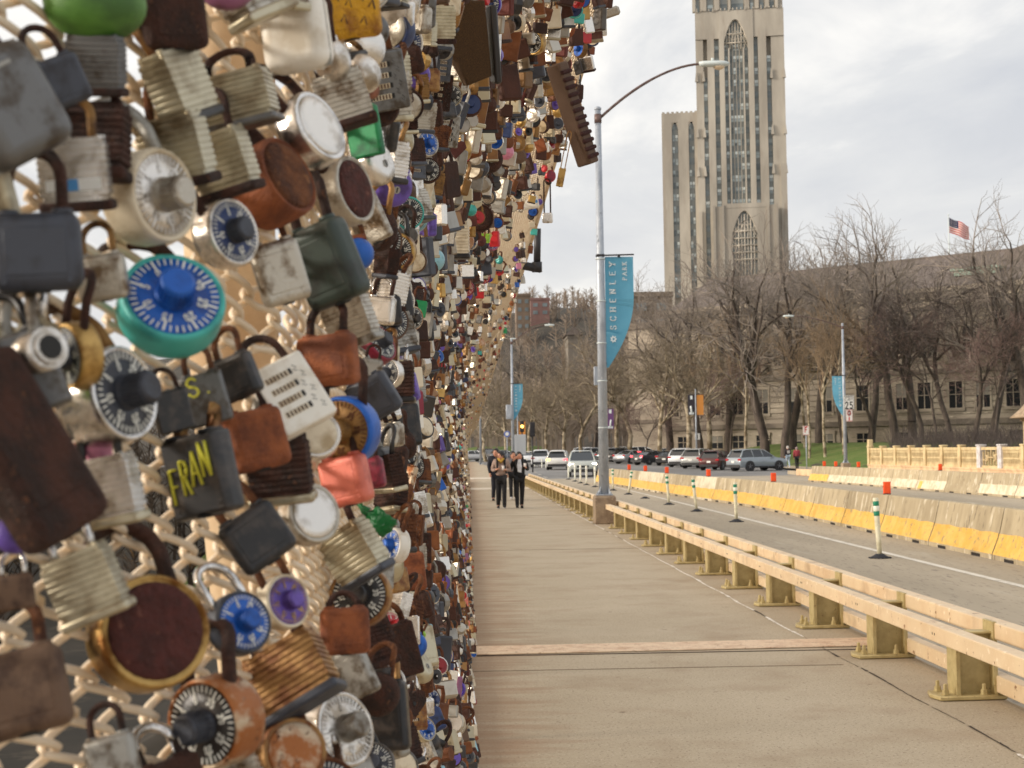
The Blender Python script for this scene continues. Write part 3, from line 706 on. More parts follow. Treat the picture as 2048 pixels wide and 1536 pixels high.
def marker(px, py, y, label, h=.26, z=None):
    c = P(px, py, y); r = empty('reflector_marker', (c.x, c.y, c.z-h/2), 0, label, 'marker', 'orange markers on the barriers')
    b = B(); b.box((0, 0, h/2), (.155, .03, h), bevel=.012, seg=2); b.box((0, -.012, h/2), (.12, .02, h*.8), bevel=.008); b.build('panel', [m_or], r)
    b = B(); b.box((0, 0, .012), (.15, .07, .03), bevel=.006); b.build('clip', [m_ordk], r)
for px, py, lab, k in ((1773.8, 966, 'orange marker in front, on the barrier behind the striped post', 0), (1547.6, 949.5, 'orange marker on the barrier below the grey parked crossover', 0), (1417, 940.5, 'orange marker on the near row in front of the maroon car', 0),
                    (1334, 934, 'orange marker on the white topped barrier', 0), (1291, 932.5, 'orange marker between the white topped barrier and the row end marker', 0), (1258, 931.5, 'orange marker closest to the lamp post pillar', 0),
                    (1649, 920, 'orange marker at the yellow end of the far row', 1), (1672, 919, 'orange marker in front of the pale twin tree trunks', 1), (1717, 922.5, 'orange marker just past the lamp pole in the far row', 1), (1881, 924.5, 'lone orange marker in front of the cream balustrade', 1)):
    # distance from the barrier line under it
    line = ends if k else row; best = None
    for i in range(len(line)-1):
        for t in np.linspace(0, 1, 40):
            x = line[i][0]*(1-t)+line[i+1][0]*t; y = line[i][1]*(1-t)+line[i+1][1]*t
            q = pix((x, y, .74))
            if best is None or abs(q[0]-px) < best[0]: best = (abs(q[0]-px), x, y)
    _, x, y = best
    if best[0] > 4: x, y = ends[-1][0]-.2, ends[-1][1]+(6 if px > 1660 else 2)
    r = empty('reflector_marker', (x, y, .615 if best[0] < 4 else .5), 0, lab, 'marker', 'orange markers on the barriers')
    b = B(); b.box((0, 0, .145), (.16, .03, .26), bevel=.012, seg=2); b.box((0, -.016, .145), (.12, .008, .2), bevel=.003); b.build('panel', [m_or], r)
    b = B(); b.box((0, 0, .012), (.15, .07, .03), bevel=.006); b.build('clip', [m_ordk], r)
m_del = mat('delineator_cream', S(226, 222, 196), .5, col2=S(204, 198, 170), sc=7); m_grn = mat('delineator_green', S(20, 130, 100), .5); m_rub = mat('rubber_black', S(36, 38, 46), .75)
m_refl = mat('reflective_white', S(238, 240, 226), .35)
def delin(x, y, label, lean=(0, 0), post=True, bands=True, grp='striped bike lane posts', h=.98, base=True, z=-.2):
    r = empty('delineator_post', (x, y, z), 0, label, 'bollard', grp)
    if base:
        b = B(); b.lathe([(.16, 0), (.155, .02), (.10, .05), (.07, .07), (.055, .075)], n=12); b.box((.0, 0, .012), (.36, .14, .024), bevel=.01); b.build('base', [m_rub], r)
    if post:
        M = Matrix.Rotation(lean[0], 4, 'Y') @ Matrix.Rotation(lean[1], 4, 'X')
        b = B(); b.M = M; b.lathe([(.040, .05), (.043, .3), (.048, .7), (.048, h), (.04, h+.012), (.001, h+.014)], n=12); b.build('post', [m_del if bands else m_refl], r)
        if bands:
            for z0 in (.76, .905-.06+.02):
                pass
            for z0, mm, nm in ((.70, m_grn, 'green_band'), (.785, m_refl, 'reflective_band'), (.865, m_grn, 'green_band')):
                b = B(); b.M = M; b.lathe([(.0495, z0), (.0505, z0+.002), (.0505, z0+.074), (.0495, z0+.076)], n=12); b.build(nm, [mm], r)
        else:
            b = B(); b.M = M; b.lathe([(.0505, h-.22), (.0505, h-.1)], n=12); b.build('band', [m_sign], r)
    return r
for px, py, ln, lab in ((1760, 1117, (-.05, 0), 'cream post with green bands standing closest, before the yellow barrier'), (1473, 1044, (-.02, 0), 'green banded post, second from the camera along the lane line'), (1393.6, 1023, (-.10, 0), 'green banded post tilted slightly left, third along the lane line'),
                    (1338, 1009.5, (-.06, 0), 'green banded post below the white topped barrier'), (1256.5, 989, (.17, 0), 'green-banded post bent over to the right beside the pillar'), (1226, 981, (.0, 0), 'green banded post closest to the big lamp pole')):
    yh = 903-(px-940)*tan(ROLL); y = FPX*1.85/(py-yh); p = P(px, py, y); delin(p.x, y, lab, ln)
p = P(1290, 997, FPX*1.85/(997-898)); delin(p.x, p.y, 'black rubber base without its post, on the lane line', post=False)
for i, (px, py) in enumerate(((1137, 959), (1150, 963), (1161, 966.5), (1173, 970), (1190, 974), (1069, 938), (1076, 939), (1084, 940.5), (1092, 941))):
    yh = 903-(px-940)*tan(ROLL); y = FPX*1.85/(py-yh); p = P(px, py, y)
    l1 = ['leftmost', 'second', 'third', 'fourth', 'fifth'][i % 5] if i < 5 else ['first', 'second', 'third', 'fourth'][i-5]
    delin(p.x, y, ('plain white post before the silver oncoming car, %s of five' if i < 5 else 'distant white post near the black coat walker, %s of four') % l1, bands=False, grp='plain white lane posts', h=1.0)

# ------------------------------------------------------------------ cream balustrade and stone gatehouse on the far side
m_cream = mat('balustrade_cream', S(206, 188, 146), .75, col2=S(184, 162, 122), sc=2, bump=.1)
m_stonewhite = mat('post_whitewashed', S(206, 204, 206), .8, col2=S(176, 172, 172), sc=4)
bal = empty('balustrade', (0, 0, 0), 0, 'cream balustrade with pierced panels across the road', 'balustrade')
A = P(1741, 925, 90); Bp = P(2100, 925, 62); A.z = Bp.z = 0
tv = (Bp-A); LT = tv.length; tv /= LT; angb = atan2(tv.y, tv.x)
zb, zt = .46, 1.52
def bm_at(s): return Matrix.Translation(A+tv*s) @ Matrix.Rotation(angb, 4, 'Z')
npan = 10; pw = LT/npan
b = B(); b.M = Matrix.Translation(A+tv*(LT/2)) @ Matrix.Rotation(angb, 4, 'Z'); b.box((0, 0, zb/2-.2), (LT, .34, zb+.4)); b.box((0, 0, zb+.03), (LT, .42, .08)); b.build('plinth', [m_kerb2], bal)
px_s = lambda s: pix(A+tv*s)[0]
for i in range(npan):
    s0, s1 = i*pw, (i+1)*pw; cx = px_s((s0+s1)/2); big = 1955 < cx < 2015
    b = B(); b.M = bm_at(s0); w = pw-.34
    b.box((pw/2, 0, zt-.07), (w, .16, .14)); b.box((pw/2, 0, zb+.12), (w, .14, .12))
    if not big:
        nb = 11
        for k in range(nb):
            x = .17+w*(k+.5)/nb
            b.box((x, 0, (zb+zt)/2), (w/nb*.42, .10, zt-zb-.25))
            b.box((x, 0, zt-.22), (w/nb*.8, .11, .12)); b.box((x, 0, zb+.24), (w/nb*.8, .11, .12)); 
        b.box((pw/2, 0, (zb+zt)/2), (w, .09, .07))
    else:
        for k in range(7):
            x = .17+w*(k+.5)/7; b.box((x, 0, (zb+zt)/2+(.08 if k % 2 else -.08)), (.07, .08, (zt-zb)*.75))
            if k % 3 == 1: b.lathe([(.15, -.04), (.15, .04), (.09, .04), (.09, -.04)], (x+.1, 0, (zb+zt)/2), 'Y', 14)
        for k in range(3): b.box((.17+w*(k+.5)/3, 0, zb+.45+.12*k), (w/3.4, .07, .05))
    b.build('openwork_panel' if big else 'baluster_panel', [m_cream], bal)
for i in range(npan+1):
    cx = px_s(i*pw); wh = 1935 < cx < 2020
    b = B(); b.M = bm_at(i*pw); b.box((0, 0, (zb+zt)/2+.03), (.34 if not wh else .5, .30, zt-zb+.06), bevel=.015); b.box((0, 0, zt+.09), (.42 if not wh else .56, .36, .08), bevel=.02)
    if i == 0: b.box((0, 0, zt+.3), (.34, .3, .45), bevel=.05, seg=2)
    b.build('pier', [m_stonewhite if wh else m_cream], bal)
gh = empty('stone_kiosk', P(2080, 925, 66), 0, 'stone kiosk with a flared roof at the right picture edge', 'kiosk'); gh.location.z = 0
b = B(); b.box((0.3, 0, 1.0), (1.5, 1.5, 3.6), bevel=.02); b.box((.3, 0, 2.75), (1.66, 1.66, .12)); b.build('wall', [mat('kiosk_stone', S(196, 176, 144), .85, col2=S(160, 140, 112), sc=4, bump=.4, bsc=18)], gh)
b = B(); b.lathe([(1.55, 2.82), (1.35, 2.98), (1.05, 3.25), (.75, 3.6)], (.3, 0, 0), n=16); b.build('roof', [mat('kiosk_roof', S(168, 148, 124), .8, col2=S(140, 122, 100), sc=6)], gh)

# ------------------------------------------------------------------ cars
m_glass = mat('car_glass', (.02, .025, .03), .06, spec=.8, coat=.4); m_tyre = mat('tyre_black', (.02, .02, .022), .8)
m_rim = mat('wheel_rim', S(150, 152, 156), .3, metal=.8); m_trim = mat('car_trim_black', (.025, .025, .028), .5)
m_tail = mat('tail_light_red', (.45, .015, .02), .2, coat=.5); m_tailon = mat('tail_light_lit', (.8, .05, .05), .3, emit=(1, .08, .1, 2.2)); m_plate2 = mat('number_plate', S(225, 225, 220), .5)
m_head = mat('head_light_glass', S(225, 228, 232), .1, coat=.6); m_headon = mat('head_light_lit', S(255, 235, 200), .3, emit=(1, .9, .7, 6))
m_sigon = mat('turn_signal_lit', S(255, 190, 70), .3, emit=(1, .6, .12, 3))
PAINT = {}
def paint(name, rgb):
    if name not in PAINT: PAINT[name] = mat('car_paint_'+name, S(*rgb), .28, metal=.25, coat=.7)
    return PAINT[name]
CARDIM = {'suv': (4.6, 1.86, 1.68), 'sedan': (4.7, 1.82, 1.44), 'pickup': (5.3, 1.98, 1.80)}
def car_profile(kind):
    """(y, z) outline of the body side, nose towards +y, then the glasshouse"""
    L, W, H = CARDIM[kind]; h = L/2
    if kind == 'suv':
        low = [(-h, .42), (-h+.02, .80), (-h+.10, 1.02), (-h+.9, 1.05), (.65, 1.05), (1.05, 1.03), (h-.35, .92), (h-.06, .78), (h, .60), (h-.03, .34), (h-.12, .26), (-h+.14, .26)]
        top = [(-h+.10, 1.02), (-h+.42, H-.12), (-h+.75, H-.02), (-.35, H), (.15, H-.05), (1.15, 1.03)]
    elif kind == 'sedan':
        low = [(-h, .45), (-h+.03, .85), (-h+.15, .98), (-h+.8, 1.0), (.65, .95), (1.0, .93), (h-.4, .80), (h-.06, .66), (h, .52), (h-.03, .30), (h-.12, .22), (-h+.14, .24)]
        top = [(-h+.62, .99), (-h+1.35, H-.07), (-h+1.8, H), (-.15, H-.01), (.25, H-.06), (1.15, .92)]
    else:
        low = [(-h, .5), (-h, .85), (-h+.03, 1.12), (-h+1.5, 1.14), (.65, 1.12), (1.1, 1.10), (h-.35, 1.05), (h-.05, .98), (h, .70), (h-.03, .42), (h-.12, .34), (-h+.14, .36)]
        top = [(-h+1.5, 1.13), (-h+1.62, H-.06), (-h+1.85, H), (-.25, H), (.2, H-.06), (1.1, 1.10)]
    return low, top
def make_car(kind, pname, prgb, lit=None):
    L, W, H = CARDIM[kind]; low, top = car_profile(kind); pm = paint(pname, prgb); r = empty('parked_car', (0, 0, 0)); h = L/2
    wy = (h-.88, -h+.92); wr = .36 if kind != 'sedan' else .33
    b = B(); hw = W/2
    # body: loft across the width with rounded shoulders
    xs = [(-1.0, .93), (-.97, .975), (-.86, 1.0), (0, 1.0), (.86, 1.0), (.97, .975), (1.0, .93)]
    n = len(low); V = []
    cz = .62
    for f, sc in xs:
        for (y, z) in low:
            V.append((f*hw*(1 - .05*max(0, (abs(y)-h+.6))/.6), y*(1 if abs(f) < .9 else (.985 if abs(f) < .98 else .965)), cz+(z-cz)*sc))
    Fc = [(i*n+k, i*n+(k+1) % n, (i+1)*n+(k+1) % n, (i+1)*n+k) for i in range(len(xs)-1) for k in range(n)] + [tuple(range(n)), tuple(range((len(xs)-1)*n, len(xs)*n))]
    b._add(V, Fc, 0, True)
    # roof shell
    rf = [t for t in top[1:-1]]; m = len(rf); V = []
    rx = hw*.70
    for f in (-1, -.8, .8, 1):
        for (y, z) in rf: V.append((f*rx, y, z-(.05 if abs(f) == 1 else 0)))
    b._add(V, [(i*m+k, i*m+k+1, (i+1)*m+k+1, (i+1)*m+k) for i in range(3) for k in range(m-1)], 0, True)
    # pillars
    for s in (-1, 1):
        for (a, c, w) in ((top[0], top[1], .07), (top[-1], top[-2], .05), ((.0, 1.02), (-.15, H-.06), .05), ((-h+1.35 if kind == 'suv' else -.9, 1.02), (-h+1.25 if kind == 'suv' else -.95, H-.07), .06)):
            b.tube([(s*hw*.90, a[0], a[1]-.03), (s*(rx), c[0], c[1]-.05)], w*.8, 5)
    for s in (-1, 1): b.box((s*(hw+.09), .75, 1.04), (.18, .10, .13), bevel=.03)
    body = b.build('body', [pm], r)
    # glass
    b = B(); V = []; tp = top
    for s in (-1, 1):
        poly = [(s*(hw*.895), tp[0][0]+.02, tp[0][1]-.01)] + [(s*(rx-.012), y, z-.065) for (y, z) in tp[1:-1]] + [(s*hw*.895, tp[-1][0]-.02, tp[-1][1]-.01)]
        b._add(poly, [tuple(range(len(poly)))])
        V.append(poly)
    l, q = V
    b._add([l[0], l[1], q[1], q[0]], [(0, 1, 2, 3)]); b._add([l[-1], l[-2], q[-2], q[-1]], [(0, 1, 2, 3)])
    b.build('glass', [m_glass], r)
    # lower trim, arches, bumpers
    b = B()
    for s in (-1, 1):
        for y in wy: b.lathe([(wr+.065, -.02), (wr+.065, .012)], (s*(hw-.004), y, wr), 'X', 18)
        b.box((s*(hw-.03), 0, .30), (.08, L-2.4, .12))
    b.box((0, -h+.03, .40), (W*.86, .1, .20), bevel=.02); b.box((0, h-.05, .42), (W*.8, .1, .22), bevel=.02); b.box((0, h-.03, .70), (W*.42, .06, .14))
    b.build('trim', [m_trim], r)
    for y in wy:
        for s in (-1, 1):
            b = B(); b.lathe([(wr*.6, -.11), (wr, -.10), (wr, .10), (wr*.6, .11)], (s*(hw-.10), y, wr), 'X', 20); wh = b.build('wheel', [m_tyre], r)
            b = B(); b.lathe([(wr*.62, .0), (wr*.58, .012)], (s*(hw-.10)+s*.095, y, wr), 'X', 16)
            for k in range(5):
                a = 2*pi*k/5; b.tube([(s*(hw+.008), y, wr), (s*(hw+.004), y+wr*.58*sin(a), wr+wr*.58*cos(a))], .03, 4, mat=1)
            b.build('rim', [m_tyre, m_rim], wh)
    b = B(); tz = .86 if kind != 'pickup' else .9
    for s in (-1, 1):
        b = B(); b.box((s*hw*.80, -h+.035, tz), (.34, .09, .16), bevel=.03); b.build('tail_light', [m_tailon if lit in ('brake', 'signal') and not (lit == 'signal' and s < 0) else (m_sigon if lit == 'signal' else m_tail)], r)
        b = B(); b.box((s*hw*.78, h-.09, .76 if kind != 'pickup' else .86), (.36, .12, .15), bevel=.03); b.build('head_light', [m_headon if lit == 'head' else m_head], r)
    if kind == 'suv':
        b = B(); b.box((0, -h+.36, H-.10), (W*.6, .25, .05), bevel=.015); b.build('spoiler', [pm], r)
    b = B(); b.box((0, -h-.004, .70 if kind != 'sedan' else .62), (.34, .02, .16)); b.build('number_plate', [m_plate2], r)
    if lit == 'brake':
        b = B(); b.box((0, -h+.42, H-.13), (.5, .05, .06)); b.build('brake_light', [m_tailon], r)
    return r
PROTO = {}
def place_car(px, basey, d, heading, kind, pname, prgb, label, group=None, lit=None, name='parked_car', sc=1.0):
    key = (kind, pname, lit)
    if key not in PROTO: o = PROTO[key] = make_car(*((kind, pname, prgb, lit)))
    else: o = copy_tree(PROTO[key])
    p = P(px, basey, d); z = gz(d)+.004
    o.location = (p.x, d, z); o.rotation_euler = (0, 0, -R_(heading)); o.scale = (sc,)*3
    tag(o, label, 'car', group); o['label'] = label
    if group: o['group'] = group
    elif 'group' in o: del o['group']
    return o
G1 = 'cars parked in a row before the stone building'
place_car(1514, 942, 112, 62, 'suv', 'silver_blue', (150, 160, 168), 'silver crossover parked side on, nearest of the parked row', G1)
place_car(1437, 940, 117, 30, 'suv', 'maroon', (84, 46, 46), 'dark maroon crossover beside the silver one, second in the row', G1, sc=.94)
place_car(1402, 934, 125, 32, 'suv', 'light_grey', (170, 172, 170), 'light grey crossover between the maroon and the white car', G1)
place_car(1372, 930, 132, 28, 'suv', 'white', (226, 230, 234), 'white crossover parked between a light grey and a black car', G1)
place_car(1345, 929, 141, 28, 'sedan', 'black', (34, 34, 38), 'black parked car right behind the white crossover', G1)
place_car(1308, 926, 146, 55, 'sedan', 'charcoal', (52, 54, 60), 'charcoal sedan with a red tail light, between black and silver cars', G1, lit='brake')
place_car(1267, 924, 156, 48, 'sedan', 'silver', (176, 180, 186), 'silver sedan parked between the charcoal sedan and a black car', G1)
place_car(1240, 923, 164, 40, 'suv', 'black', (34, 34, 38), 'black crossover parked closest to the lamp pole', G1)
place_car(1224, 921, 172, 38, 'suv', 'dark_teal', (52, 70, 74), 'dark teal car half hidden by the lamp pole', G1)
place_car(1164, 943, 103, 183, 'pickup', 'pearl', (190, 196, 190), 'silver oncoming off-roader with its headlight on', None, lit='head', name='car')
place_car(1118, 927, 128, 8, 'suv', 'white_patrol', (226, 226, 222), 'white car seen from behind with brake and orange turn lights on', None, lit='signal')
place_car(1082, 924, 142, 4, 'suv', 'white', (226, 230, 234), 'white crossover driving away, left of the one with brake lights')
place_car(1060, 920, 158, 12, 'sedan', 'white', (226, 230, 234), 'small white car just right of the black coat walker')
place_car(1196, 906, 176, 80, 'suv', 'silver', (176, 180, 186), 'silver car crossing far behind the oncoming off-roader')
for i, (px, k, pn, rgb, hd, lab) in enumerate(((952, 'sedan', 'silver', (176, 180, 186), 95, 'pale far car at the fence end'), (976, 'suv', 'charcoal', (52, 54, 60), 150, 'dark far crossover left of the back walker'),
        (1012, 'sedan', 'slate', (92, 100, 112), 95, 'slate far car half hidden behind the two front walkers'), (1180, 'suv', 'white', (226, 230, 234), 85, 'white far car among the plane trees'),
        (1228, 'sedan', 'silver', (176, 180, 186), 85, 'silver far car just right of the lamp pole, under the trees'), (1252, 'suv', 'light_grey', (170, 172, 170), 85, 'light grey far car under the trees'), (1290, 'suv', 'white', (226, 230, 234), 85, 'white far car before the corner of the stone building'),
        (1335, 'sedan', 'white', (226, 230, 234), 80, 'white far car glimpsed behind the black parked car'))):
    place_car(px, 905, 192 if i < 3 else 186, hd, k, pn, rgb, lab, 'cars far off on the cross street')
# ------------------------------------------------------------------ gothic tower
YT = 500.0; SP = YT/FPX
def tx(px, py=350): return P(px, py, YT).x
def tz(py, px=1480): return P(px, py, YT).z
m_lime = mat('tower_limestone', S(190, 184, 172), .9, col2=S(156, 150, 140), sc=.09, lo=.38, hi=.62, stretch=(1, 1, .22), rnd=False, speck=[(S(160, 150, 138), .30, .58, .72)], detail=8)
m_lime2 = mat('tower_limestone_dark', S(206, 198, 184), .9, col2=S(176, 170, 158), sc=.3, rnd=False)
m_tglass = mat('tower_glass_dark', S(128, 140, 146), .35, col2=S(98, 108, 112), sc=.12, lo=.4, hi=.6, rnd=False)
m_tpane = mat('tower_blinds_pale', S(190, 204, 208), .5, col2=S(150, 162, 166), sc=.2, lo=.4, hi=.6, rnd=False)
m_tspan = mat('tower_spandrel', S(140, 146, 146), .8, rnd=False)
cath = empty('gothic_tower', (0, 0, 0), 0, 'tall gothic limestone skyscraper with vertical window strips rising over the bare trees', 'tower')
ztop = tz(-130)
x0, x1 = tx(1397), tx(1572)
b = B()
def tb(xa, xb, za, zb, y0, y1, m=0, bb=None): (bb or b).box2((xa, y0, za), (xb, y1, zb), m)
# bare core, behind everything
tb(x0+1.2, x1-1.2, 0, ztop, YT+2.2, YT+28)
# piers: (px left, px right, front offset, top py)
piers = [(1397, 1411, 0.3, 260), (1397, 1404, -.3, 420), (1420, 1434, 0, 60), (1443.5, 1454, -.2, 60), (1501, 1512, -.2, 60), (1520.5, 1537, 0, 60), (1546, 1572, .3, 150), (1560, 1572, -.3, 330)]
for a, c, off, ty in piers: tb(tx(a), tx(c), 0, tz(ty), YT+off-.1, YT+3)
for a, c in ((1461.5, 1464.5), (1490.5, 1493.5)): tb(tx(a), tx(c), tz(413), tz(95), YT+.1, YT+3)
for a in (1470.5, 1477, 1484): tb(tx(a)-.10, tx(a)+.10, tz(413), tz(95), YT+.7, YT+3)
# masonry above the window bays, stepped set back and crenels
def pointed(px0, px1, py_spring, py_apex, n=9):
    """pointed arch outline in (x, z) from left spring to right spring"""
    xa, xb, zs, za = tx(px0), tx(px1), tz(py_spring), tz(py_apex); xm = (xa+xb)/2; w = (xb-xa)/2; out = []
    for i in range(n+1):
        t = i/n; out.append((xa+w*t, zs+(za-zs)*sin(t*pi/2)**.85))
    return out + [(2*xm-x, z) for x, z in out[::-1][1:]]
def wall_with_arch(bb, pa, pb, zt_, arch, y0, y1, zlow, m=0):
    """wall pieces around a pointed opening"""
    n = len(arch)
    A_ = arch; xa, xb = tx(pa), tx(pb)
    pts = [(A_[0][0], zlow)] + A_ + [(A_[-1][0], zlow)]
    for i in range(len(A_)-1):
        bb._add([(A_[i][0], y0, A_[i][1]), (A_[i+1][0], y0, A_[i+1][1]), (A_[i+1][0], y0, zt_), (A_[i][0], y0, zt_)], [(0, 1, 2, 3)], m)
        bb._add([(A_[i][0], y0, A_[i][1]), (A_[i+1][0], y0, A_[i+1][1]), (A_[i+1][0], y1, A_[i+1][1]), (A_[i][0], y1, A_[i][1])], [(0, 1, 2, 3)], m)
    if A_[0][0] > xa: bb.box2((xa, y0, zlow), (A_[0][0], y1, zt_), m)
    if A_[-1][0] < xb: bb.box2((A_[-1][0], y0, zlow), (xb, y1, zt_), m)
arch1 = pointed(1453, 1500, 84, 38)
wall_with_arch(b, 1444, 1512, tz(20), arch1, YT-.25, YT+2.5, tz(96))
tb(tx(1397), tx(1444), tz(75), tz(20), YT-.05, YT+3); tb(tx(1512), tx(1572), tz(75), tz(20), YT-.05, YT+3)
tb(tx(1397), tx(1412), tz(262), tz(75), YT+.3, YT+3); tb(tx(1546), tx(1572), tz(300), tz(75), YT+.35, YT+3)
for k in range(22):
    xx = x0+(x1-x0)*(k+.5)/22; b.box((xx, YT-.2, tz(20)+.5), (.45, .5, .8+(.7 if k % 4 == 0 else 0)), taper=.7)
for xx in (tx(1398), tx(1412), tx(1546), tx(1571)):
    for zp in (150, 262, 340): b.box((xx, YT-.1, tz(zp)), (1.1, .8, 3.4), taper=.35)
# upper stage above the set back
tb(x0+.2, x1-.2, tz(24), ztop, YT+1.6, YT+26)
for a, c in ((1392, 1398), (1408, 1420), (1436, 1446), (1464, 1468), (1496, 1505), (1516, 1524), (1536, 1544), (1556, 1562)): tb(tx(a), tx(c), tz(18), ztop, YT+.5, YT+2)
# projecting front block with its arch window
arch2 = pointed(1463, 1511, 470, 426)
wall_with_arch(b, 1427, 1550, tz(416), arch2, YT-5, YT-1.6, 0)
tb(tx(1427), tx(1550), 0, tz(416), YT-1.6, YT-.35)
tb(tx(1444), tx(1532), tz(420), tz(411), YT-5.1, YT-.6)
for a in (1426, 1443, 1531, 1548): tb(tx(a), tx(a)+.8, 0, tz(414), YT-5.4, YT-4.9)
b.build('stone_walls', [m_lime], cath)
# arch tracery
for (arch, xm, zs, ze, yy, nm) in ((arch1, 1476.5, 96, 40, YT+.6, 'a'), (arch2, 1487, 560, 428, YT-4.4, 'b')):
    b = B(); xa, xb = arch[0][0], arch[-1][0]
    for k in range(1, 8): b.tube([((xa+(xb-xa)*k/8), yy, tz(zs)), ((xa+(xb-xa)*k/8), yy, tz(ze)-(4.6 if k in (1, 7) else (2.2 if k in (2, 6) else .8)))], .16 if k % 2 else .24, 4)
    b.tube([(x, yy-.15, z) for x, z in arch], .22, 5)
    w = xb-xa; zm = arch[0][1]
    for s in (-1, 1):
        b.tube([(xa+w*.5+s*w*.5*(1-t), yy-.1, zm-1.5+(5.5)*sin(t*pi/2)) for t in np.linspace(0, 1, 7)], .12, 4)
        b.tube([(xa+w*.5+s*w*.25*(1-t*.9), yy-.1, zm-3+6.0*sin(t*pi/2)) for t in np.linspace(0, 1, 7)], .10, 4)
    for zz_ in (tz(466), tz(480), tz(494), tz(508), tz(522)) if nm == 'b' else (tz(66), tz(84)): b.tube([(xa, yy, zz_), (xb, yy, zz_)], .30, 4)
    for k in range(8):
        u = xa+w*(k+.5)/8; b.tube([(u+w/16*cos(a), yy-.05, zm-.3+1.5*sin(a)) for a in np.linspace(0, pi, 7)], .09, 4)
        b.tube([(u+w/16*cos(a)*.8, yy-.05, zm+2.2+.9*sin(a)) for a in np.linspace(0, 2*pi, 8)], .09, 4) if 1 < k < 6 else None
    b.build('arch_tracery', [m_lime2], cath)
    b = B(); b._add([(xa, yy+.5, tz(zs))] + [(x, yy+.5, z) for x, z in arch] + [(xb, yy+.5, tz(zs))], [tuple(range(len(arch)+2))]); b.build('arch_glass', [m_tspan], cath)
# window strips
wr_ = random.Random(11)
def strip(xa, xb, pt, pb_, y, pitch=4.15, par=cath, cols=1, arch=False):
    b = B(); za, zb_ = tz(pb_), tz(pt)
    b.box2((xa, y+.25, za), (xb, y+.4, zb_), 0)
    z = za+.6
    while z < zb_-1.2:
        for c in range(cols):
            u0 = xa+(xb-xa)*c/cols+.14; u1 = xa+(xb-xa)*(c+1)/cols-.14; p = wr_.random()
            mi = 1 if p < .42 else 2
            b.box2((u0, y+.12, z), (u1, y+.28, z+2.15), mi)
            if mi == 1 or p > .7: b.box2((u0, y+.08, z+1.0), (u1, y+.13, z+1.12), 0)
            if p < .25: b.box2((u0, y+.10, z+1.15), (u1, y+.125, z+2.15), 3)
            if p > .8: b.box2((u0, y+.10, z+.9), (u1, y+.125, z+2.15), 1)
        z += pitch
    b.build('window_strip', [m_tspan, m_tpane, m_tglass, mat_blind], par)
mat_blind = mat('blind_bright', S(226, 236, 238), .6, rnd=False)
for a, c, pt, pb_, n in ((1411, 1420, 150, 560, 1), (1434, 1443.5, 72, 560, 1), (1454, 1461.5, 84, 413, 1), (1464.5, 1477, 60, 413, 2), (1477, 1490.5, 60, 413, 2), (1493.5, 1501, 84, 413, 1), (1512, 1520.5, 70, 560, 1), (1537, 1546, 115, 560, 1)):
    strip(tx(a), tx(c), pt, pb_, YT+1.0, cols=n)
for a, c in ((1398, 1408), (1420, 1436), (1446, 1464), (1468, 1496), (1505, 1516), (1524, 1536), (1544, 1556)): strip(tx(a)+.3, tx(c)-.3, -120, 20, YT+1.3)
# lower wing to the left
b = B(); wz = tz(219, 1330)
for a, c in ((1326, 1346), (1358.5, 1379.5), (1391, 1399)): tb(tx(a), tx(c), 0, tz(238, 1330), YT+1.5, YT+4)
tb(tx(1326), tx(1399), tz(238, 1330), wz, YT+1.5, YT+4); tb(tx(1326), tx(1399), 0, wz-.5, YT+3.6, YT+26)
for k in range(8): tb(tx(1327)+1.6*k, tx(1327)+1.6*k+.9, wz, wz+.5, YT+1.5, YT+2.4)
for a, c in ((1346, 1358.5), (1379.5, 1391)):
    ar = pointed(a, c, 252, 235, 6)
    wall_with_arch(b, a, c, tz(230), ar, YT+1.6, YT+3.0, tz(252))
b.build('side_wing', [m_lime], cath)
for a, c in ((1346, 1358.5), (1379.5, 1391)): strip(tx(a), tx(c), 238, 590, YT+2.4, cols=2)

# the tower stands square to the bridge end: turn it about its own centre
TH = -R_(10.4); pv = Vector((tx(1485), YT, 0)); Rm = Matrix.Rotation(TH, 4, 'Z')
cath.matrix_world = Matrix.Translation(pv) @ Rm @ Matrix.Translation(-pv)

# ------------------------------------------------------------------ rusticated stone building
m_sand = mat('sandstone_grey_brown', S(168, 157, 142), .95, col2=S(136, 126, 114), sc=.25, lo=.38, hi=.62, rnd=False, stretch=(.5, .5, 2), speck=[(S(124, 114, 102), 1.2, .56, .7), (S(204, 192, 172), 2.5, .62, .7)], bump=.5, bsc=3)
m_sand2 = mat('sandstone_dark_ledge', S(124, 114, 103), .95, rnd=False, col2=S(100, 92, 84), sc=1)
m_groove = mat('stone_groove', S(70, 62, 56), .95, rnd=False)
m_mroof = mat('roof_slate_brown', S(116, 107, 102), .85, col2=S(98, 90, 86), sc=.6, rnd=False, stretch=(4, .5, 1))
m_cop = mat('copper_green', S(140, 160, 148), .7, rnd=False)
m_mwin = mat('museum_glass', (.015, .017, .02), .15); m_blind = mat('window_blind_grey', S(120, 116, 108), .8, rnd=False)
MA = Vector((P(1345, 880, 186).x, 186, 0)); MB_ = Vector((P(2150, 880, 152).x, 152, 0)); mv = MB_-MA; ML = mv.length; mv /= ML; mang = atan2(mv.y, mv.x)
mus = empty('stone_museum', MA, mang, 'long rusticated stone building with brown roof behind the bare trees', 'building')
def ms(px):
    """distance along the facade for a photo column"""
    d = F_*FPX + RT*(px-1024) + UP*(768-870); d = d/d.y
    # solve MA + s*mv = t*d in plan
    s = (MA.y*d.x - MA.x)/(mv.x - mv.y*d.x); return s
b = B(); g = 1.0
b.box2((0, 0, -1), (ML, 14, 3.9), 1)
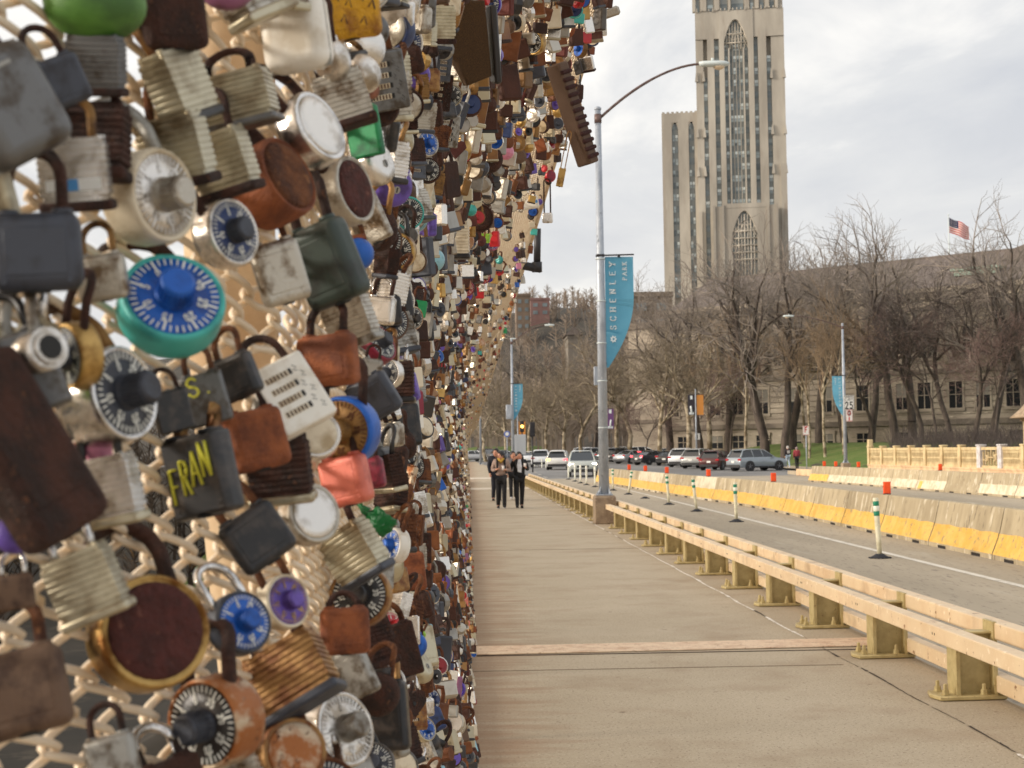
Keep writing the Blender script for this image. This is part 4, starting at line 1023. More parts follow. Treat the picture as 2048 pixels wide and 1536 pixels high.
b.box2((-.2, -.35, 3.9), (ML, 0, 4.5), 2); b.box2((-.1, -.18, 4.5), (ML, 0, 5.0), 0)
z = 5.0
while z < 9.3:   # rusticated courses with sunk joints
    b.box2((0, -.12, z+.05), (ML, .4, z+.62), 0); z += .66
b.box2((0, .05, 5), (ML, 14, 19.2), 0)
b.box2((-.25, -.4, 9.6), (ML, .1, 10.1), 2); b.box2((-.15, -.25, 10.1), (ML, .1, 10.5), 0)
z = 10.5
while z < 16.6: b.box2((0, -.06, z+.05), (ML, .3, z+.78), 0); z += .85
b.box2((-.2, -.3, 16.7), (ML, .1, 17.1), 2); b.box2((-.3, -.7, 18.2), (ML, .1, 18.6), 2); b.box2((-.4, -.9, 18.6), (ML, .1, 19.1), 0)
for k in range(int(ML/1.1)): b.box2((k*1.1, -.62, 17.8), (k*1.1+.5, -.05, 18.2), 0)
b.build('wall', [m_sand, m_sand, m_sand2], mus)
b = B(); b.prism([(-.8, 19.1), (8.5, 23.6), (16, 23.6), (16, 19.1)], 0.5, ML, 'X'); b.box2((0, 8.4, 23.55), (ML, 8.8, 23.8)); 
b.box2((ms(1905), 1.5, 20.4), (ms(1990), 3.5, 21.0), 1); b.box2((ms(1900), 1.2, 20.95), (ms(1996), 3.8, 21.2), 1)
xr = ms(2010)
b.prism([(xr-1.5, 23.0), (xr+4, 24.6), (xr+9, 27.0), (xr+22, 27.0), (xr+22, 20), (xr-1.5, 20)], 5, 15, 'Y')
b.build('roof', [m_mroof, m_cop], mus)
low = B(); low.box2((-9.5, 4, 0), (0, 15, 17.5), 0); low.box2((-10, 3.6, 17.5), (0, 15, 18.3), 1)
for zz_ in (5, 10, 14): low.box2((-9.6, 3.8, zz_), (0, 4.1, zz_+.5), 1)
low.build('side_wing', [m_sand, m_sand2], mus)
def mwin(px, z0, z1, w, arched=False, parent=mus):
    s = ms(px)
    b = B(); b.box2((s-w/2-.22, -.20, z0-.2), (s-w/2, -.02, z1), 0); b.box2((s+w/2, -.20, z0-.2), (s+w/2+.22, -.02, z1), 0); b.box2((s-w/2-.3, -.28, z0-.35), (s+w/2+.3, -.02, z0), 0)
    if arched: b.tube([(s+(w/2+.1)*cos(a), -.12, z1+(w/2+.1)*sin(a)) for a in np.linspace(0, pi, 9)], .16, 5)
    else: b.box2((s-w/2-.3, -.24, z1), (s+w/2+.3, -.02, z1+.35), 0)
    b.box2((s-.05, -.16, z0), (s+.05, -.10, z1), 0); b.box2((s-w/2, -.16, (z0+z1)/2), (s+w/2, -.10, (z0+z1)/2+.08), 0)
    fr = b.build('window', [m_sand], parent)
    b = B(); b.box2((s-w/2, -.145, z0), (s+w/2, -.125, z1), 0)
    if arched: b._add([(s+w/2*cos(a), -.145, z1+w/2*sin(a)) for a in np.linspace(0, pi, 9)], [tuple(range(9))])
    if wr_.random() < .6: b.box2((s-w/2+.02, -.155, z0+(z1-z0)*.45), (s+w/2-.02, -.146, z1-.03), 1)
    b.build('pane', [m_mwin, m_blind], fr)
for px in (1350, 1390, 1433, 1478, 1528, 1593, 1655, 1728, 1808, 1852, 1915, 1970, 2030): mwin(px, 5.7, 8.6, 1.5)
for px in (1368, 1436, 1478, 1526, 1592, 1655, 1728, 1808, 1880, 1960, 2035): mwin(px, 1.6, 3.1, 1.6)
for px in (1384, 1472, 1488, 1560, 1584, 1600, 1668, 1688, 1760, 1780, 1850, 1870, 1940, 1960, 2030): mwin(px, 11.4, 14.3, .95, True)
for px in (1425, 1440, 1520, 1535, 1625, 1640, 1720, 1735, 1812, 1905, 1998): b = B(); b.lathe([(.5, 10.5), (.42, 10.9), (.42, 16), (.55, 16.6)], (ms(px), -.45, 0), n=10); b.build('column', [m_sand], mus)

# flag on the roof
fp = P(1898, 480, 171); fl_ = empty('flag_pole', (fp.x, 171, 20), 0, 'thin white flag pole on the brown roof', 'flag pole')
b = B(); ptop = P(1895, 431, 171).z-20; b.tube([(0, 0, 0), (0, 0, ptop)], [.09, .05], 6); b.ball((0, 0, ptop+.08), .1, nu=8, nv=5); b.build('pole', [m_lamp], fl_)
m_fr = mat('flag_red', S(206, 70, 66), .8, rnd=False); m_fw = mat('flag_white', S(232, 224, 220), .8, rnd=False); m_fb = mat('flag_blue', S(50, 58, 92), .8, rnd=False)
fl2 = empty('flag', (fp.x, 171, 20), 0, 'red and white striped flag with blue corner flying from the roof pole', 'flag')
b = B(); NX, NZ = 18, 13; W_, H_ = 2.6, 1.75
def fpos(i, j):
    u = i/NX; v = j/NZ
    return (.08+W_*u*.92, .25*sin(u*7.5+v)*u, ptop-.25-v*H_*(1-.05*u)-u*1.05-.10*sin(u*9+v*2)*u)
for i in range(NX):
    for j in range(NZ):
        mi = 2 if (i < NX*.4 and j < 7) else (0 if j % 2 == 0 else 1)
        b._add([fpos(i, j), fpos(i+1, j), fpos(i+1, j+1), fpos(i, j+1)], [(0, 1, 2, 3)], mi, True)
for i in range(5):
    for j in range(4):
        q = Vector(fpos(.7+i*1.35, .8+j*1.6)); b.box((q.x, q.y-.02, q.z), (.07, .01, .07), 1)
b.build('cloth', [m_fr, m_fw, m_fb], fl2)

# ------------------------------------------------------------------ far buildings on the hill
def tower_block(px0, px1, pyt, d, rgb, label, depth=18, roof=None, floors=None, win=True):
    a = P(px0, pyt, d); c = P(px1, pyt, d); w = c.x-a.x; zt_ = a.z
    zb_ = float(terrain_z(a.x, d))-4; r = empty('far_building', (a.x, d, zb_), 0, label, 'building', 'buildings on the far hill'); H = zt_-zb_
    m1 = mat('far_wall', S(*rgb), .9, rnd=False, col2=tuple(x*.8 for x in S(*rgb)), sc=.1)
    b = B(); b.box2((0, 0, 0), (w, depth, H)); b.box2((-.3, -.3, H), (w+.3, depth, H+1.0)); b.build('wall', [m1], r)
    if roof:
        b = B(); b.prism([(-1, H+1), (w/2, H+1+roof), (w+1, H+1)], -1, depth, 'Y'); b.build('roof', [m_mroof], r)
    if win:
        fl = int(min(H-6, 70)/3.6); k = 0
        nw = max(2, int(w/4.5))
        for j in range(min(fl, 12)):
            for i in range(min(nw, 6)): b = B(); b.box2((w*(i+.25)/nw, -.12, H-3.2-3.6*j), (w*(i+.75)/nw, .02, H-1.5-3.6*j)); b.build('window', [m_tglass], r)
    return r
tower_block(1032, 1060, 592, 640, (128, 112, 98), 'tall grey brown apartment tower on the far hill by the fence edge')
tower_block(1061, 1099, 600, 700, (138, 108, 104), 'reddish brick block on the hill right of the grey tower')
tower_block(1150, 1182, 622, 820, (108, 98, 88), 'dark gabled hall on the hill left of the lamp pole', roof=4, win=False)
tower_block(1136, 1160, 676, 520, (120, 114, 106), 'small brown roofed house among the trees on the hill', roof=3, win=False)
tower_block(1262, 1344, 593, 330, (120, 108, 94), 'flat brown stone building left of the tower foot behind the trees')

# ------------------------------------------------------------------ bare trees
class TreeGen:
    def __init__(s, seed): s.r = np.random.RandomState(seed); s.seg = []
    def grow(s, p, d, L, r, lvl, maxl, spread, up, kids, wig):
        R = s.r; n = 4 if lvl < 3 else (3 if lvl < maxl else 2); pts = [p]; dd = d.copy(); rr = r
        for i in range(n):
            dd = dd + R.normal(0, wig*(1+.25*lvl), 3); dd[2] += up*(.5 if lvl < 2 else 1); dd /= np.linalg.norm(dd)
            q = pts[-1] + dd*L/n; r2 = r*(1-.42*(i+1)/n) if lvl > 0 else r*(1-.30*(i+1)/n)
            s.seg.append((pts[-1], q, rr, r2, lvl)); pts.append(q); rr = r2
            if lvl < maxl and (lvl > 0 or i >= 2):
                m = kids[min(lvl, len(kids)-1)]; c = int(m/n)+(1 if R.rand() < (m/n) % 1 else 0)
                for _ in range(c):
                    ax = R.normal(0, 1, 3); ax -= dd*ax.dot(dd); ax /= np.linalg.norm(ax)+1e-9
                    sp = spread*(.75+.5*R.rand()); nd = dd*cos(sp)+ax*sin(sp)
                    f = (.62+.25*R.rand())*(1-.25*i/n)
                    s.grow(q, nd, L*f, max(rr*.68, .007), lvl+1, maxl, spread, up, kids, wig)
        if lvl < maxl: s.grow(pts[-1], dd, L*.7, rr*.9, lvl+1, maxl, spread, up, kids, wig)
def tree_meshes(nm, seed, H, r, trunk_f, maxl, spread, up, kids, wig, mt, mc, lean=(0, 0), cut=2, twig=.012):
    g = TreeGen(seed); g.grow(np.array([0, 0, 0.]), np.array([lean[0], lean[1], 1.])/np.linalg.norm([lean[0], lean[1], 1]), H*trunk_f, r, 0, maxl, spread, up, kids, wig)
    sg = g.seg; zmax = max(q[1][2] for q in sg); k = H/zmax
    out = []
    for sel, n, m, nm2 in ((lambda l: l < cut, 7, mt, 'trunk'), (lambda l: l >= cut, 3, mc, 'crown')):
        ss = [q for q in sg if sel(q[4])]
        P0 = np.array([q[0] for q in ss])*k; P1 = np.array([q[1] for q in ss])*k
        V, Fq = np_segments(P0, P1, [max(q[2]*(1.0), twig) for q in ss], [max(q[3], twig*.8) for q in ss], n)
        out.append(np_mesh(nm2, V, Fq, [m], smooth=True))
    return out
m_bark = mat('bark_grey_brown', S(104, 92, 78), .95, col2=S(72, 62, 54), sc=3, lo=.4, hi=.6, stretch=(1, 1, .3))
m_barkd = mat('bark_dark', S(92, 82, 74), .95, col2=S(66, 58, 54), sc=3, stretch=(1, 1, .3))
m_syc = mat('bark_plane_pale', S(172, 160, 138), .9, col2=S(112, 98, 76), sc=1.6, lo=.44, hi=.56)
m_sych = mat('bark_plane_branches', S(150, 138, 118), .9, col2=S(104, 92, 76), sc=1.2)
m_twb = mat('twigs_brown', S(150, 140, 130), .95, col2=S(120, 112, 106), sc=.5); m_twr = mat('twigs_reddish', S(132, 110, 104), .95, col2=S(96, 78, 74), sc=.5)
m_two = mat('twigs_golden', S(150, 130, 106), .95, col2=S(122, 104, 84), sc=.5)
m_twd = mat('twigs_dark', S(98, 88, 84), .95, col2=S(70, 62, 60), sc=.5)
TM = {
 'plane': tree_meshes('plane', 3, 17, .32, .24, 5, .56, .05, [5, 4, 3.4, 3, 2.4], .13, m_syc, m_sych, cut=3),
 'plane2': tree_meshes('plane2', 8, 15, .28, .26, 5, .62, .04, [5, 4, 3.4, 3, 2.4], .16, m_syc, m_sych, lean=(.12, 0), cut=3),
 'elm': tree_meshes('elm', 21, 21, .44, .22, 5, .66, .03, [5, 4, 3.4, 3, 2.2], .13, m_barkd, m_twb, cut=3),
 'elm2': tree_meshes('elm2', 34, 22, .40, .22, 5, .60, .045, [5, 4, 3.4, 3, 2.2], .12, m_barkd, m_twb, cut=3),
 'birch': tree_meshes('birch', 5, 18, .17, .34, 5, .44, .07, [4, 3.6, 3.2, 2.6, 2], .12, m_syc, m_two, cut=2),
 'dark': tree_meshes('dark', 13, 16, .24, .24, 5, .68, .03, [5, 4, 3.4, 2.8, 2.2], .19, m_barkd, m_twd, cut=4),
 'red': tree_meshes('red', 17, 13, .13, .20, 5, .60, .06, [5, 4.2, 4, 3.6, 3.2], .15, m_barkd, m_twr, cut=3),
}
def tree(kind, px, d, top_py, rot, label, group='bare trees before the stone building', zs=1.0, base=None, cat='tree', name='bare_tree'):
    H0 = {'plane': 17, 'plane2': 15, 'elm': 21, 'elm2': 22, 'birch': 18, 'dark': 16, 'red': 13}[kind]
    x = P(px, 890, d).x; z0 = float(terrain_z(x, d)) if base is None else base
    Ht = (P(px, top_py, d).z - z0)*(1.07 if kind in ('elm', 'elm2') else 1.0); s = Ht/H0
    r = empty(name, (x, d, z0), rot, label, cat, group); r.scale = (s*zs, s*zs, s)
    for nm, me in zip(('trunk', 'crown'), TM[kind]): reg(link(nm, me, r), r)
    return r
TL = [
 ('plane', 1325, 150, 640, 2.9, 'pale plane tree left of the orange banner pole, behind the parked cars'),
 ('plane2', 1378, 146, 620, .6, 'mottled plane tree leaning beside the orange banner pole'),
 ('plane', 1420, 160, 600, 4.2, 'thin pale plane tree just right of the orange banner'),
 ('birch', 1490, 140, 560, 1.3, 'spotted brown tree trunk left of the two thick dark trunks'),
 ('elm', 1530, 138, 452, .4, 'thick dark trunk, left one of the pair behind the silver crossover'),
 ('elm2', 1568, 136, 470, 2.1, 'thick dark trunk, right one of the pair behind the silver crossover'),
 ('birch', 1618, 132, 600, .2, 'slim pale tree behind the thin parking sign post'),
 ('birch', 1650, 128, 560, 3.7, 'slim pale tree left of the speed sign lamp post, crown golden'),
 ('birch', 1688, 126, 540, 5.0, 'slim pale tree right behind the speed sign lamp post'),
 ('elm2', 1792, 134, 412, 4.4, 'stout grey trunk with low side limb behind the balustrade start'),
 ('dark', 1845, 128, 560, 1.9, 'dark crooked tree, first of the thicket behind the balustrade'),
 ('red', 1872, 124, 600, 2.6, 'reddish twiggy small tree in the thicket behind the balustrade'),
 ('dark', 1905, 126, 500, .5, 'black branched tree in the middle of the thicket'),
 ('dark', 1948, 122, 540, 3.3, 'dark leaning trunk in the thicket before the kiosk'),
 ('red', 1985, 118, 600, .9, 'reddish twiggy small tree beside the stone kiosk'),
 ('elm', 2060, 120, 396, 5.4, 'big dark tree at the picture edge whose limbs arch over the kiosk'),
 ('elm', 1826, 140, 455, 5.0, 'tall dark tree rising above the roof behind the thicket'),
 ('elm', 1585, 152, 480, 3.6, 'broad bare tree just right of the tower foot'),
 ('dark', 1745, 140, 640, 2.2, 'low dark tree with crooked limbs right of the speed sign'),
 ('elm2', 1455, 166, 500, .2, 'wide fine-twigged tree in front of the tower foot'),
 ('elm2', 1402, 172, 530, 5.2, 'tall bare tree left of centre before the tower wing'),
 ('elm', 1340, 180, 556, 1.6, 'fine-twigged tree at the left foot of the tower wing'),
 ('elm2', 1690, 150, 480, 3.9, 'tall bare tree between the speed sign and the roof flag'),
 ('elm', 1990, 132, 520, 2.9, 'wide dark tree in front of the raised roof end'),
 ('elm2', 1742, 150, 470, 1.0, 'tall brown tree close to the stone wall, right of the lamp post'),
 ('elm', 1640, 160, 440, 2.2, 'tall bare tree against the roof, left of the golden crowns'),
 ('birch', 1610, 150, 580, 4.4, 'golden twigged tree in front of the stone facade'),
 ('red', 1455, 150, 690, 1.5, 'small reddish tree in front of the museum windows'),
 ('plane2', 1268, 165, 640, 2.2, 'pale plane tree right of the big blue banner'),
 ('plane', 1232, 178, 660, .9, 'plane tree just right of the big lamp pole'),
 ('elm2', 1300, 196, 540, 3.0, 'tall fine-twigged tree in front of the tower wing'),
 ('red', 1288, 158, 770, .3, 'small purple-twigged tree by the far parked cars'),
 ('plane2', 1155, 165, 690, 5.1, 'plane tree with spreading limbs left of the big lamp pole'),
 ('plane', 1128, 185, 700, 1.2, 'plane tree behind the white patrol car'),
 ('plane2', 1092, 190, 715, 3.9, 'plane tree above the white crossover'),
 ('plane', 1062, 205, 700, 2.4, 'plane tree right of the distant lamp post'),
 ('plane', 1008, 196, 700, 0.1, 'plane tree left of the distant lamp post'),
 ('plane2', 972, 186, 720, 1.7, 'plane tree closest to the fence edge'),
 ('elm', 1190, 230, 640, 4.0, 'dark bare tree standing behind the plane trees by the lamp pole'),
 ('elm2', 1045, 250, 650, 5.6, 'tall brown tree far behind the distant lamp post'),
 ('dark', 1110, 240, 690, 2.8, 'dark crooked tree far behind the white cars'),
 ('elm', 958, 240, 720, 3.4, 'tall dark tree behind the fence edge'),
]
for a in TL:
    tree(a[0], a[1], a[2], a[3], a[4], a[5])
# far-off woods that read as one brown mass: one object per wood
def wood(name, label, pts, seed, hrange, m, per=46, r=.09):
    R = np.random.RandomState(seed); P0 = []; P1 = []; r0 = []; r1 = []
    for (x, y) in pts:
        z = float(terrain_z(x, y)); H = R.uniform(*hrange); b0_ = np.array([x, y, z]); lean = R.normal(0, .05, 2)
        top = b0_ + np.array([lean[0]*H, lean[1]*H, H*.9]); mid = (b0_+top)/2
        P0.append(b0_); P1.append(top); r0.append(r*2.2); r1.append(r*.5)
        for _ in range(per):
            t = R.uniform(.25, .95); q = b0_+(top-b0_)*t; a = R.uniform(0, 2*np.pi); L = H*(.42*(1.05-t)+.08)*R.uniform(.6, 1.2); e_ = R.uniform(.3, 1.2)
            v = np.array([cos(a)*cos(e_), sin(a)*cos(e_), sin(e_)])*L; P0.append(q); P1.append(q+v); r0.append(r*.7); r1.append(r*.25)
            a2 = a+R.uniform(-.9, .9); v2 = np.array([cos(a2)*cos(e_), sin(a2)*cos(e_), sin(e_+.2)])*L*.6; P0.append(q+v*.5); P1.append(q+v*.5+v2); r0.append(r*.4); r1.append(r*.2)
    V, Fq = np_segments(P0, P1, r0, r1, 3); o = link(name, np_mesh(name, V, Fq, [m])); tag(o, label, 'woods', None, 'stuff'); return o
rw = np.random.RandomState(4)
def inview(n, y0, y1, p0, p1):
    out = []
    for _ in range(n):
        y = rw.uniform(y0**.5, y1**.5)**2; out.append(((rw.uniform(p0, p1)-940)/FPX*y, y))
    return out
m_w1 = mat('far_wood_brown', S(164, 150, 136), .95, col2=S(134, 121, 108), sc=.02, rnd=False, speck=[(S(154, 142, 128), .05, .56, .66)])
m_w2 = mat('valley_wood_dark', S(84, 72, 60), .95, col2=S(56, 48, 42), sc=.06, rnd=False, speck=[(S(150, 116, 70), .12, .6, .7)])
wood('hillside_woods', 'brown leafless woods covering the far hillside', inview(520, 330, 950, 900, 1750), 1, (9, 15), m_w1, per=30, r=.22)
wood('roadside_woods', 'mass of bare trees beyond the cross street', inview(130, 215, 330, 900, 1340), 2, (10, 15), m_w1, per=60, r=.08)
wood('valley_woods', 'dark bare woods on the valley side behind the fence', [(rw.uniform(-130, -34), rw.uniform(20, 330)) for _ in range(420)], 3, (10, 16), m_w2, per=30, r=.13)
b = B(); rr = random.Random(5)
P0 = []; P1 = []; 
for _ in range(2600):
    px = rr.uniform(1780, 2090); d = rr.uniform(104, 126); x = P(px, 890, d).x; z = float(terrain_z(x, d)); a = rr.uniform(0, 6.28); e_ = rr.uniform(.6, 1.5); L = rr.uniform(.5, 2.2)
    P0.append((x, d, z)); P1.append((x+L*cos(a)*cos(e_), d+L*sin(a)*cos(e_), z+L*sin(e_)))
b.bm.free(); V, Fq = np_segments(P0, P1, [.018]*len(P0), [.006]*len(P0), 3); tag(link('undergrowth', np_mesh('undergrowth', V, Fq, [m_twd])), 'dark tangle of bare undergrowth behind the cream balustrade', 'undergrowth', None, 'stuff')

# ------------------------------------------------------------------ banner pole, signals, distant street things
m_orb = mat('banner_orange', S(228, 154, 78), .8); m_bwb = mat('banner_black', S(58, 54, 64), .8); m_pur = mat('banner_purple', S(120, 82, 132), .8)
def small_banners(px, d, pyt, cols, label, pole_top):
    x = P(px, 890, d).x; z0 = float(gz(d)); r = empty('banner_pole', (x, d, z0), 0, label, 'pole', 'poles with street banners')
    b = B(); b.tube([(0, 0, 0), (0, 0, P(px, pole_top, d).z-z0)], [.09, .06], 8); b.build('pole', [m_galv], r)
    zt_ = P(px, pyt, d).z; 
    for s, mm in cols:
        h = 40/FPX*d; w = 13.5/FPX*d
        q = empty('street_banner', (x, d, zt_), 0, None, 'banner', 'small street banners')
        q['label'] = {'banner_orange': 'small orange street banner on the pole before the museum', 'banner_black': 'small black and white street banner on the pole before the museum', 'banner_purple': 'small purple street banner just right of the big lamp pole'}[mm.name.split('.')[0]] if px != 1036 else 'tiny orange street banner behind the distant lamp post'
        b = B(); b.box2((s*.10, -.01, -h), (s*(.10+w), .01, 0)); b.build('cloth', [mm], q)
        if mm is not m_orb:
            b = B(); b.box2((s*.3, -.02, -h*.22), (s*(w-.12), -.012, -.06)); b.tube([(s*(.2+w*.3), -.02, -h*.9), (s*(.2+w*.4), -.02, -h*.62), (s*(.1+w*.6), -.02, -h*.55)], .10, 5); b.box2((s*.18, -.02, -h*.97), (s*w, -.012, -h*.86)); b.build('print', [m_letter], q)
        b = B(); b.tube([(0, 0, .03), (s*(.12+w), 0, .03)], .02, 5); b.build('bracket', [m_blk], q)
small_banners(1393, 140, 790, ((-1, m_bwb), (1, m_orb)), 'thin pole carrying one black and one orange banner', 778)
small_banners(1213, 150, 818, ((1, m_pur),), 'thin pole with a purple banner half behind the big lamp pole', 800)
small_banners(1036, 175, 843, ((1, m_orb),), 'far thin pole with an orange banner near the walkers', 830)
def signal(px, py, d, w, h, label, lit=None):
    c = P(px, py, d); r = empty('traffic_signal', c, 0, label, 'traffic light')
    b = B(); b.box((0, 0, 0), (w, .25, h), bevel=.04); 
    for k in (-1, 0, 1): b.lathe([(.16, -.3), (.16, -.12), (.13, -.12)], (0, 0, k*h*.30), 'Y', 10)
    b.build('housing', [m_blk], r)
    b = B(); b.tube([(0, .1, -h/2), (0, .1, -(c.z-gz(d)))], .06, 6); b.build('pole', [m_blk], r)
    if lit: b = B(); b.lathe([(.14, -.32), (.10, -.36)], (0, 0, 0), 'Y', 10); b.build('lamp', [m_sigon], r)
signal(1064.5, 859, 118, .42, 1.15, 'black traffic signal seen from behind, right of the distant lamp post')
signal(1044, 853, 122, .34, .9, 'traffic signal with a lit amber lamp beside the distant banner', True)
sg = sign(P(1014, 868, 120), .45, .45, None, 'round blue sign left of the distant lamp post', 'round_sign', post=2.6)
for c in list(sg.children):
    if c.name.startswith('sign_plate'): bpy.data.objects.remove(c)
b = B(); b.lathe([(.26, -.01), (.26, .01)], (0, 0, 0), 'Y', 16); b.lathe([(.15, -.016), (.15, -.012)], (0, 0, 0), 'Y', 12, mat=1); b.build('sign_plate', [mat('sign_blue', S(100, 120, 190), .5), m_sign], sg)

# ------------------------------------------------------------------ people
m_skin = mat('skin', S(206, 150, 124), .55); m_hair = mat('hair_black', (.012, .010, .010), .45)
def skin_obj(name, nodes, edges, m, parent, root=0, sub=1):
    me = bpy.data.meshes.new(name); me.from_pydata([n[:3] for n in nodes], edges, []); me.materials.append(m)
    o = link(name, me, parent); reg(o, parent)
    sm = o.modifiers.new('skin', 'SKIN'); sm.use_smooth_shade = True
    ss = o.modifiers.new('sub', 'SUBSURF'); ss.levels = sub; ss.render_levels = sub
    for i, n in enumerate(nodes):
        v = me.skin_vertices[0].data[i]; r = n[3]; v.radius = (r, n[4] if len(n) > 4 else r); v.use_root = (i == root)
    return o
def person(loc, rz, H, pose, cloth, label, group=None):
    """figure facing -Y in its own frame; pose gives joint positions in units of height"""
    r = empty('person', loc, rz, label, 'person', group); s = H
    J = dict(pel=(0, 0, .53), sp=(0, .005, .62), ch=(0, .0, .72), nk=(0, .005, .825), hd=(0, -.008, .885), tp=(0, -.004, .935),
             lh=(.050, 0, .51), rh=(-.050, 0, .51), lk=(.052, -.02, .28), rk=(-.052, .0, .28), la=(.052, .01, .045), ra=(-.052, .03, .045), lt=(.058, -.075, .018), rt=(-.058, -.055, .018),
             ls=(.105, 0, .80), rs=(-.105, 0, .80), le=(.135, .01, .635), re=(-.135, .01, .635), lw=(.12, -.05, .50), rw=(-.12, -.05, .50), lp=(.118, -.065, .465), rp=(-.118, -.065, .465))
    J.update(pose)
    names = ['pel', 'sp', 'ch', 'nk', 'hd', 'tp', 'lh', 'rh', 'lk', 'rk', 'la', 'ra', 'lt', 'rt', 'ls', 'rs', 'le', 're', 'lw', 'rw', 'lp', 'rp']
    rad = dict(pel=.085, sp=.078, ch=.085, nk=.034, hd=.056, tp=.042, lh=.052, rh=.052, lk=.034, rk=.034, la=.022, ra=.022, lt=.02, rt=.02, ls=.036, rs=.036, le=.024, re=.024, lw=.016, rw=.016, lp=.018, rp=.018)
    E = [('pel', 'sp'), ('sp', 'ch'), ('ch', 'nk'), ('nk', 'hd'), ('hd', 'tp'), ('pel', 'lh'), ('pel', 'rh'), ('lh', 'lk'), ('rh', 'rk'), ('lk', 'la'), ('rk', 'ra'), ('la', 'lt'), ('ra', 'rt'), ('ch', 'ls'), ('ch', 'rs'), ('ls', 'le'), ('rs', 're'), ('le', 'lw'), ('re', 'rw'), ('lw', 'lp'), ('rw', 'rp')]
    nodes = [tuple(c*s for c in J[n]) + (rad[n]*s*.9, rad[n]*s*(.75 if n in ('pel', 'sp', 'ch') else .9)) for n in names]
    edges = [(names.index(a), names.index(b_)) for a, b_ in E]
    for sd in ('l', 'r'):       # five fingers each, bent and unequal
        w = Vector(J[sd+'w']); q = Vector(J[sd+'p']); dv = (q-w).normalized(); sx = Vector((1, 0, 0)) if abs(dv.x) < .8 else Vector((0, 0, 1)); cv = dv.cross(sx).normalized()
        for k, (off, ln) in enumerate(((-.016, .030), (-.006, .036), (.005, .034), (.015, .026), (.024, .022))):
            p1 = q + sx*off*.8 + dv*ln*.6 if k < 4 else q - dv*.012 + sx*(-.026 if sd == 'l' else .026)
            p2 = p1 + dv*ln*.4 + cv*.010 if k < 4 else p1 + dv*.02
            i0 = len(nodes); nodes += [tuple(p1*s)+(.0055*s,), tuple(p2*s)+(.0045*s,)]; edges += [(names.index(sd+'p'), i0), (i0, i0+1)]
    skin_obj('body', nodes, edges, m_skin, r)
    def wear(nm, keys, edg, m, grow, sub=1):
        nd = [tuple(c*s for c in J[k]) + (rad[k]*s*grow.get(k, grow['*']), rad[k]*s*grow.get(k, grow['*'])*(.80 if k in ('pel', 'sp', 'ch') else 1)) for k in keys]
        return skin_obj(nm, nd, [(keys.index(a), keys.index(b_)) for a, b_ in edg], m, r, 0, sub)
    J2 = J
    for k_ in ('la', 'ra'): J[k_] = (J[k_][0], J[k_][1]+.002, J[k_][2]-.028)
    wear('trousers', ['pel', 'lh', 'rh', 'lk', 'rk', 'la', 'ra'], [('pel', 'lh'), ('pel', 'rh'), ('lh', 'lk'), ('rh', 'rk'), ('lk', 'la'), ('rk', 'ra')], cloth['trousers'], {'*': 1.15, 'la': 1.6, 'ra': 1.6, 'lk': 1.3, 'rk': 1.3})
    wear('jacket', ['ch', 'sp', 'pel', 'ls', 'rs', 'le', 're', 'lw', 'rw'], [('ch', 'sp'), ('sp', 'pel'), ('ch', 'ls'), ('ch', 'rs'), ('ls', 'le'), ('rs', 're'), ('le', 'lw'), ('re', 'rw')], cloth['jacket'], {'*': 1.28, 'lw': 1.5, 'rw': 1.5, 'pel': cloth.get('hem', 1.2), 'le': 1.45, 're': 1.45})
    for k_ in ('la', 'ra'): J[k_] = (J[k_][0], J[k_][1]-.002, J[k_][2]+.028)
    for sd in ('l', 'r'):
        a = Vector(J[sd+'a'])*s; t = Vector(J[sd+'t'])*s; b = B(); b.M = Matrix.Translation(((a.x+t.x)/2, (a.y+t.y)/2+.004, max(.0, t.z-.03*s/1.7)))
        b.ball((0, -.01, .04), .055, sc=(.78, 2.2, .75)); b.box((0, -.005, .008), (.085, .25, .018), 1, bevel=.006); b.build('shoe', [cloth['shoe'], cloth.get('sole', cloth['shoe'])], r)
    hd = Vector(J['hd'])*s; turn = cloth.get('turn', 0); Mh = Matrix.Translation(hd) @ Matrix.Rotation(turn, 4, 'Z')
    b = B(); b.M = Mh; q = .062*s        # face: skull with brow, nose, chin, ears, eyes
    b.ball((0, 0, .0), q, nu=18, nv=14, sc=(.82, .95, 1.22)); b.ball((0, -q*.35, -q*.72), q*.5, sc=(.95, .9, .8))
    b.tube([(0, -q*.90, q*.18), (0, -q*1.12, -q*.22), (0, -q*.93, -q*.30)], [q*.08, q*.14, q*.09], 6)
    for sx in (-1, 1): b.ball((sx*q*.84, 0, -.05*q), q*.2, sc=(.4, .8, 1.2)); b.ball((sx*q*.30, -q*.86, q*.12), q*.10, mat=1)
    b.tube([(-q*.25, -q*.84, -q*.58), (0, -q*.93, -q*.60), (q*.25, -q*.84, -q*.58)], q*.06, 5, mat=2)
    b.build('face', [m_skin, m_hair, mat('lips', S(170, 90, 84), .5)], r)
    b = B(); b.M = Mh; hm = cloth.get('hair', m_hair)
    b.ball((0, q*.16, q*.22), q*1.04, sc=(.90, 1.0, 1.14)); b.ball((0, -q*.45, q*.95), q*.45, sc=(1.3, .9, .5))
    if cloth.get('long'):
        for sx in (-1, 1): b.tube([(sx*q*.7, -q*.1, q*.5), (sx*q*1.0, -q*.1, -q*.9), (sx*q*1.15, -q*.75, -q*2.2), (sx*q*.9, -q*1.35, -q*4.0)], [q*.35, q*.42, q*.40, q*.12], 8)
        b.tube([(0, q*.7, q*.3), (0, q*.95, -q*1.2), (0, q*1.2, -q*3.2)], [q*.6, q*.85, q*.5], 8)
    b.build('hair', [hm], r)
    return r, J, s
MT = lambda n, c, **k: mat(n, S(*c), .85, col2=tuple(x*.75 for x in S(*c)), sc=9, **k)
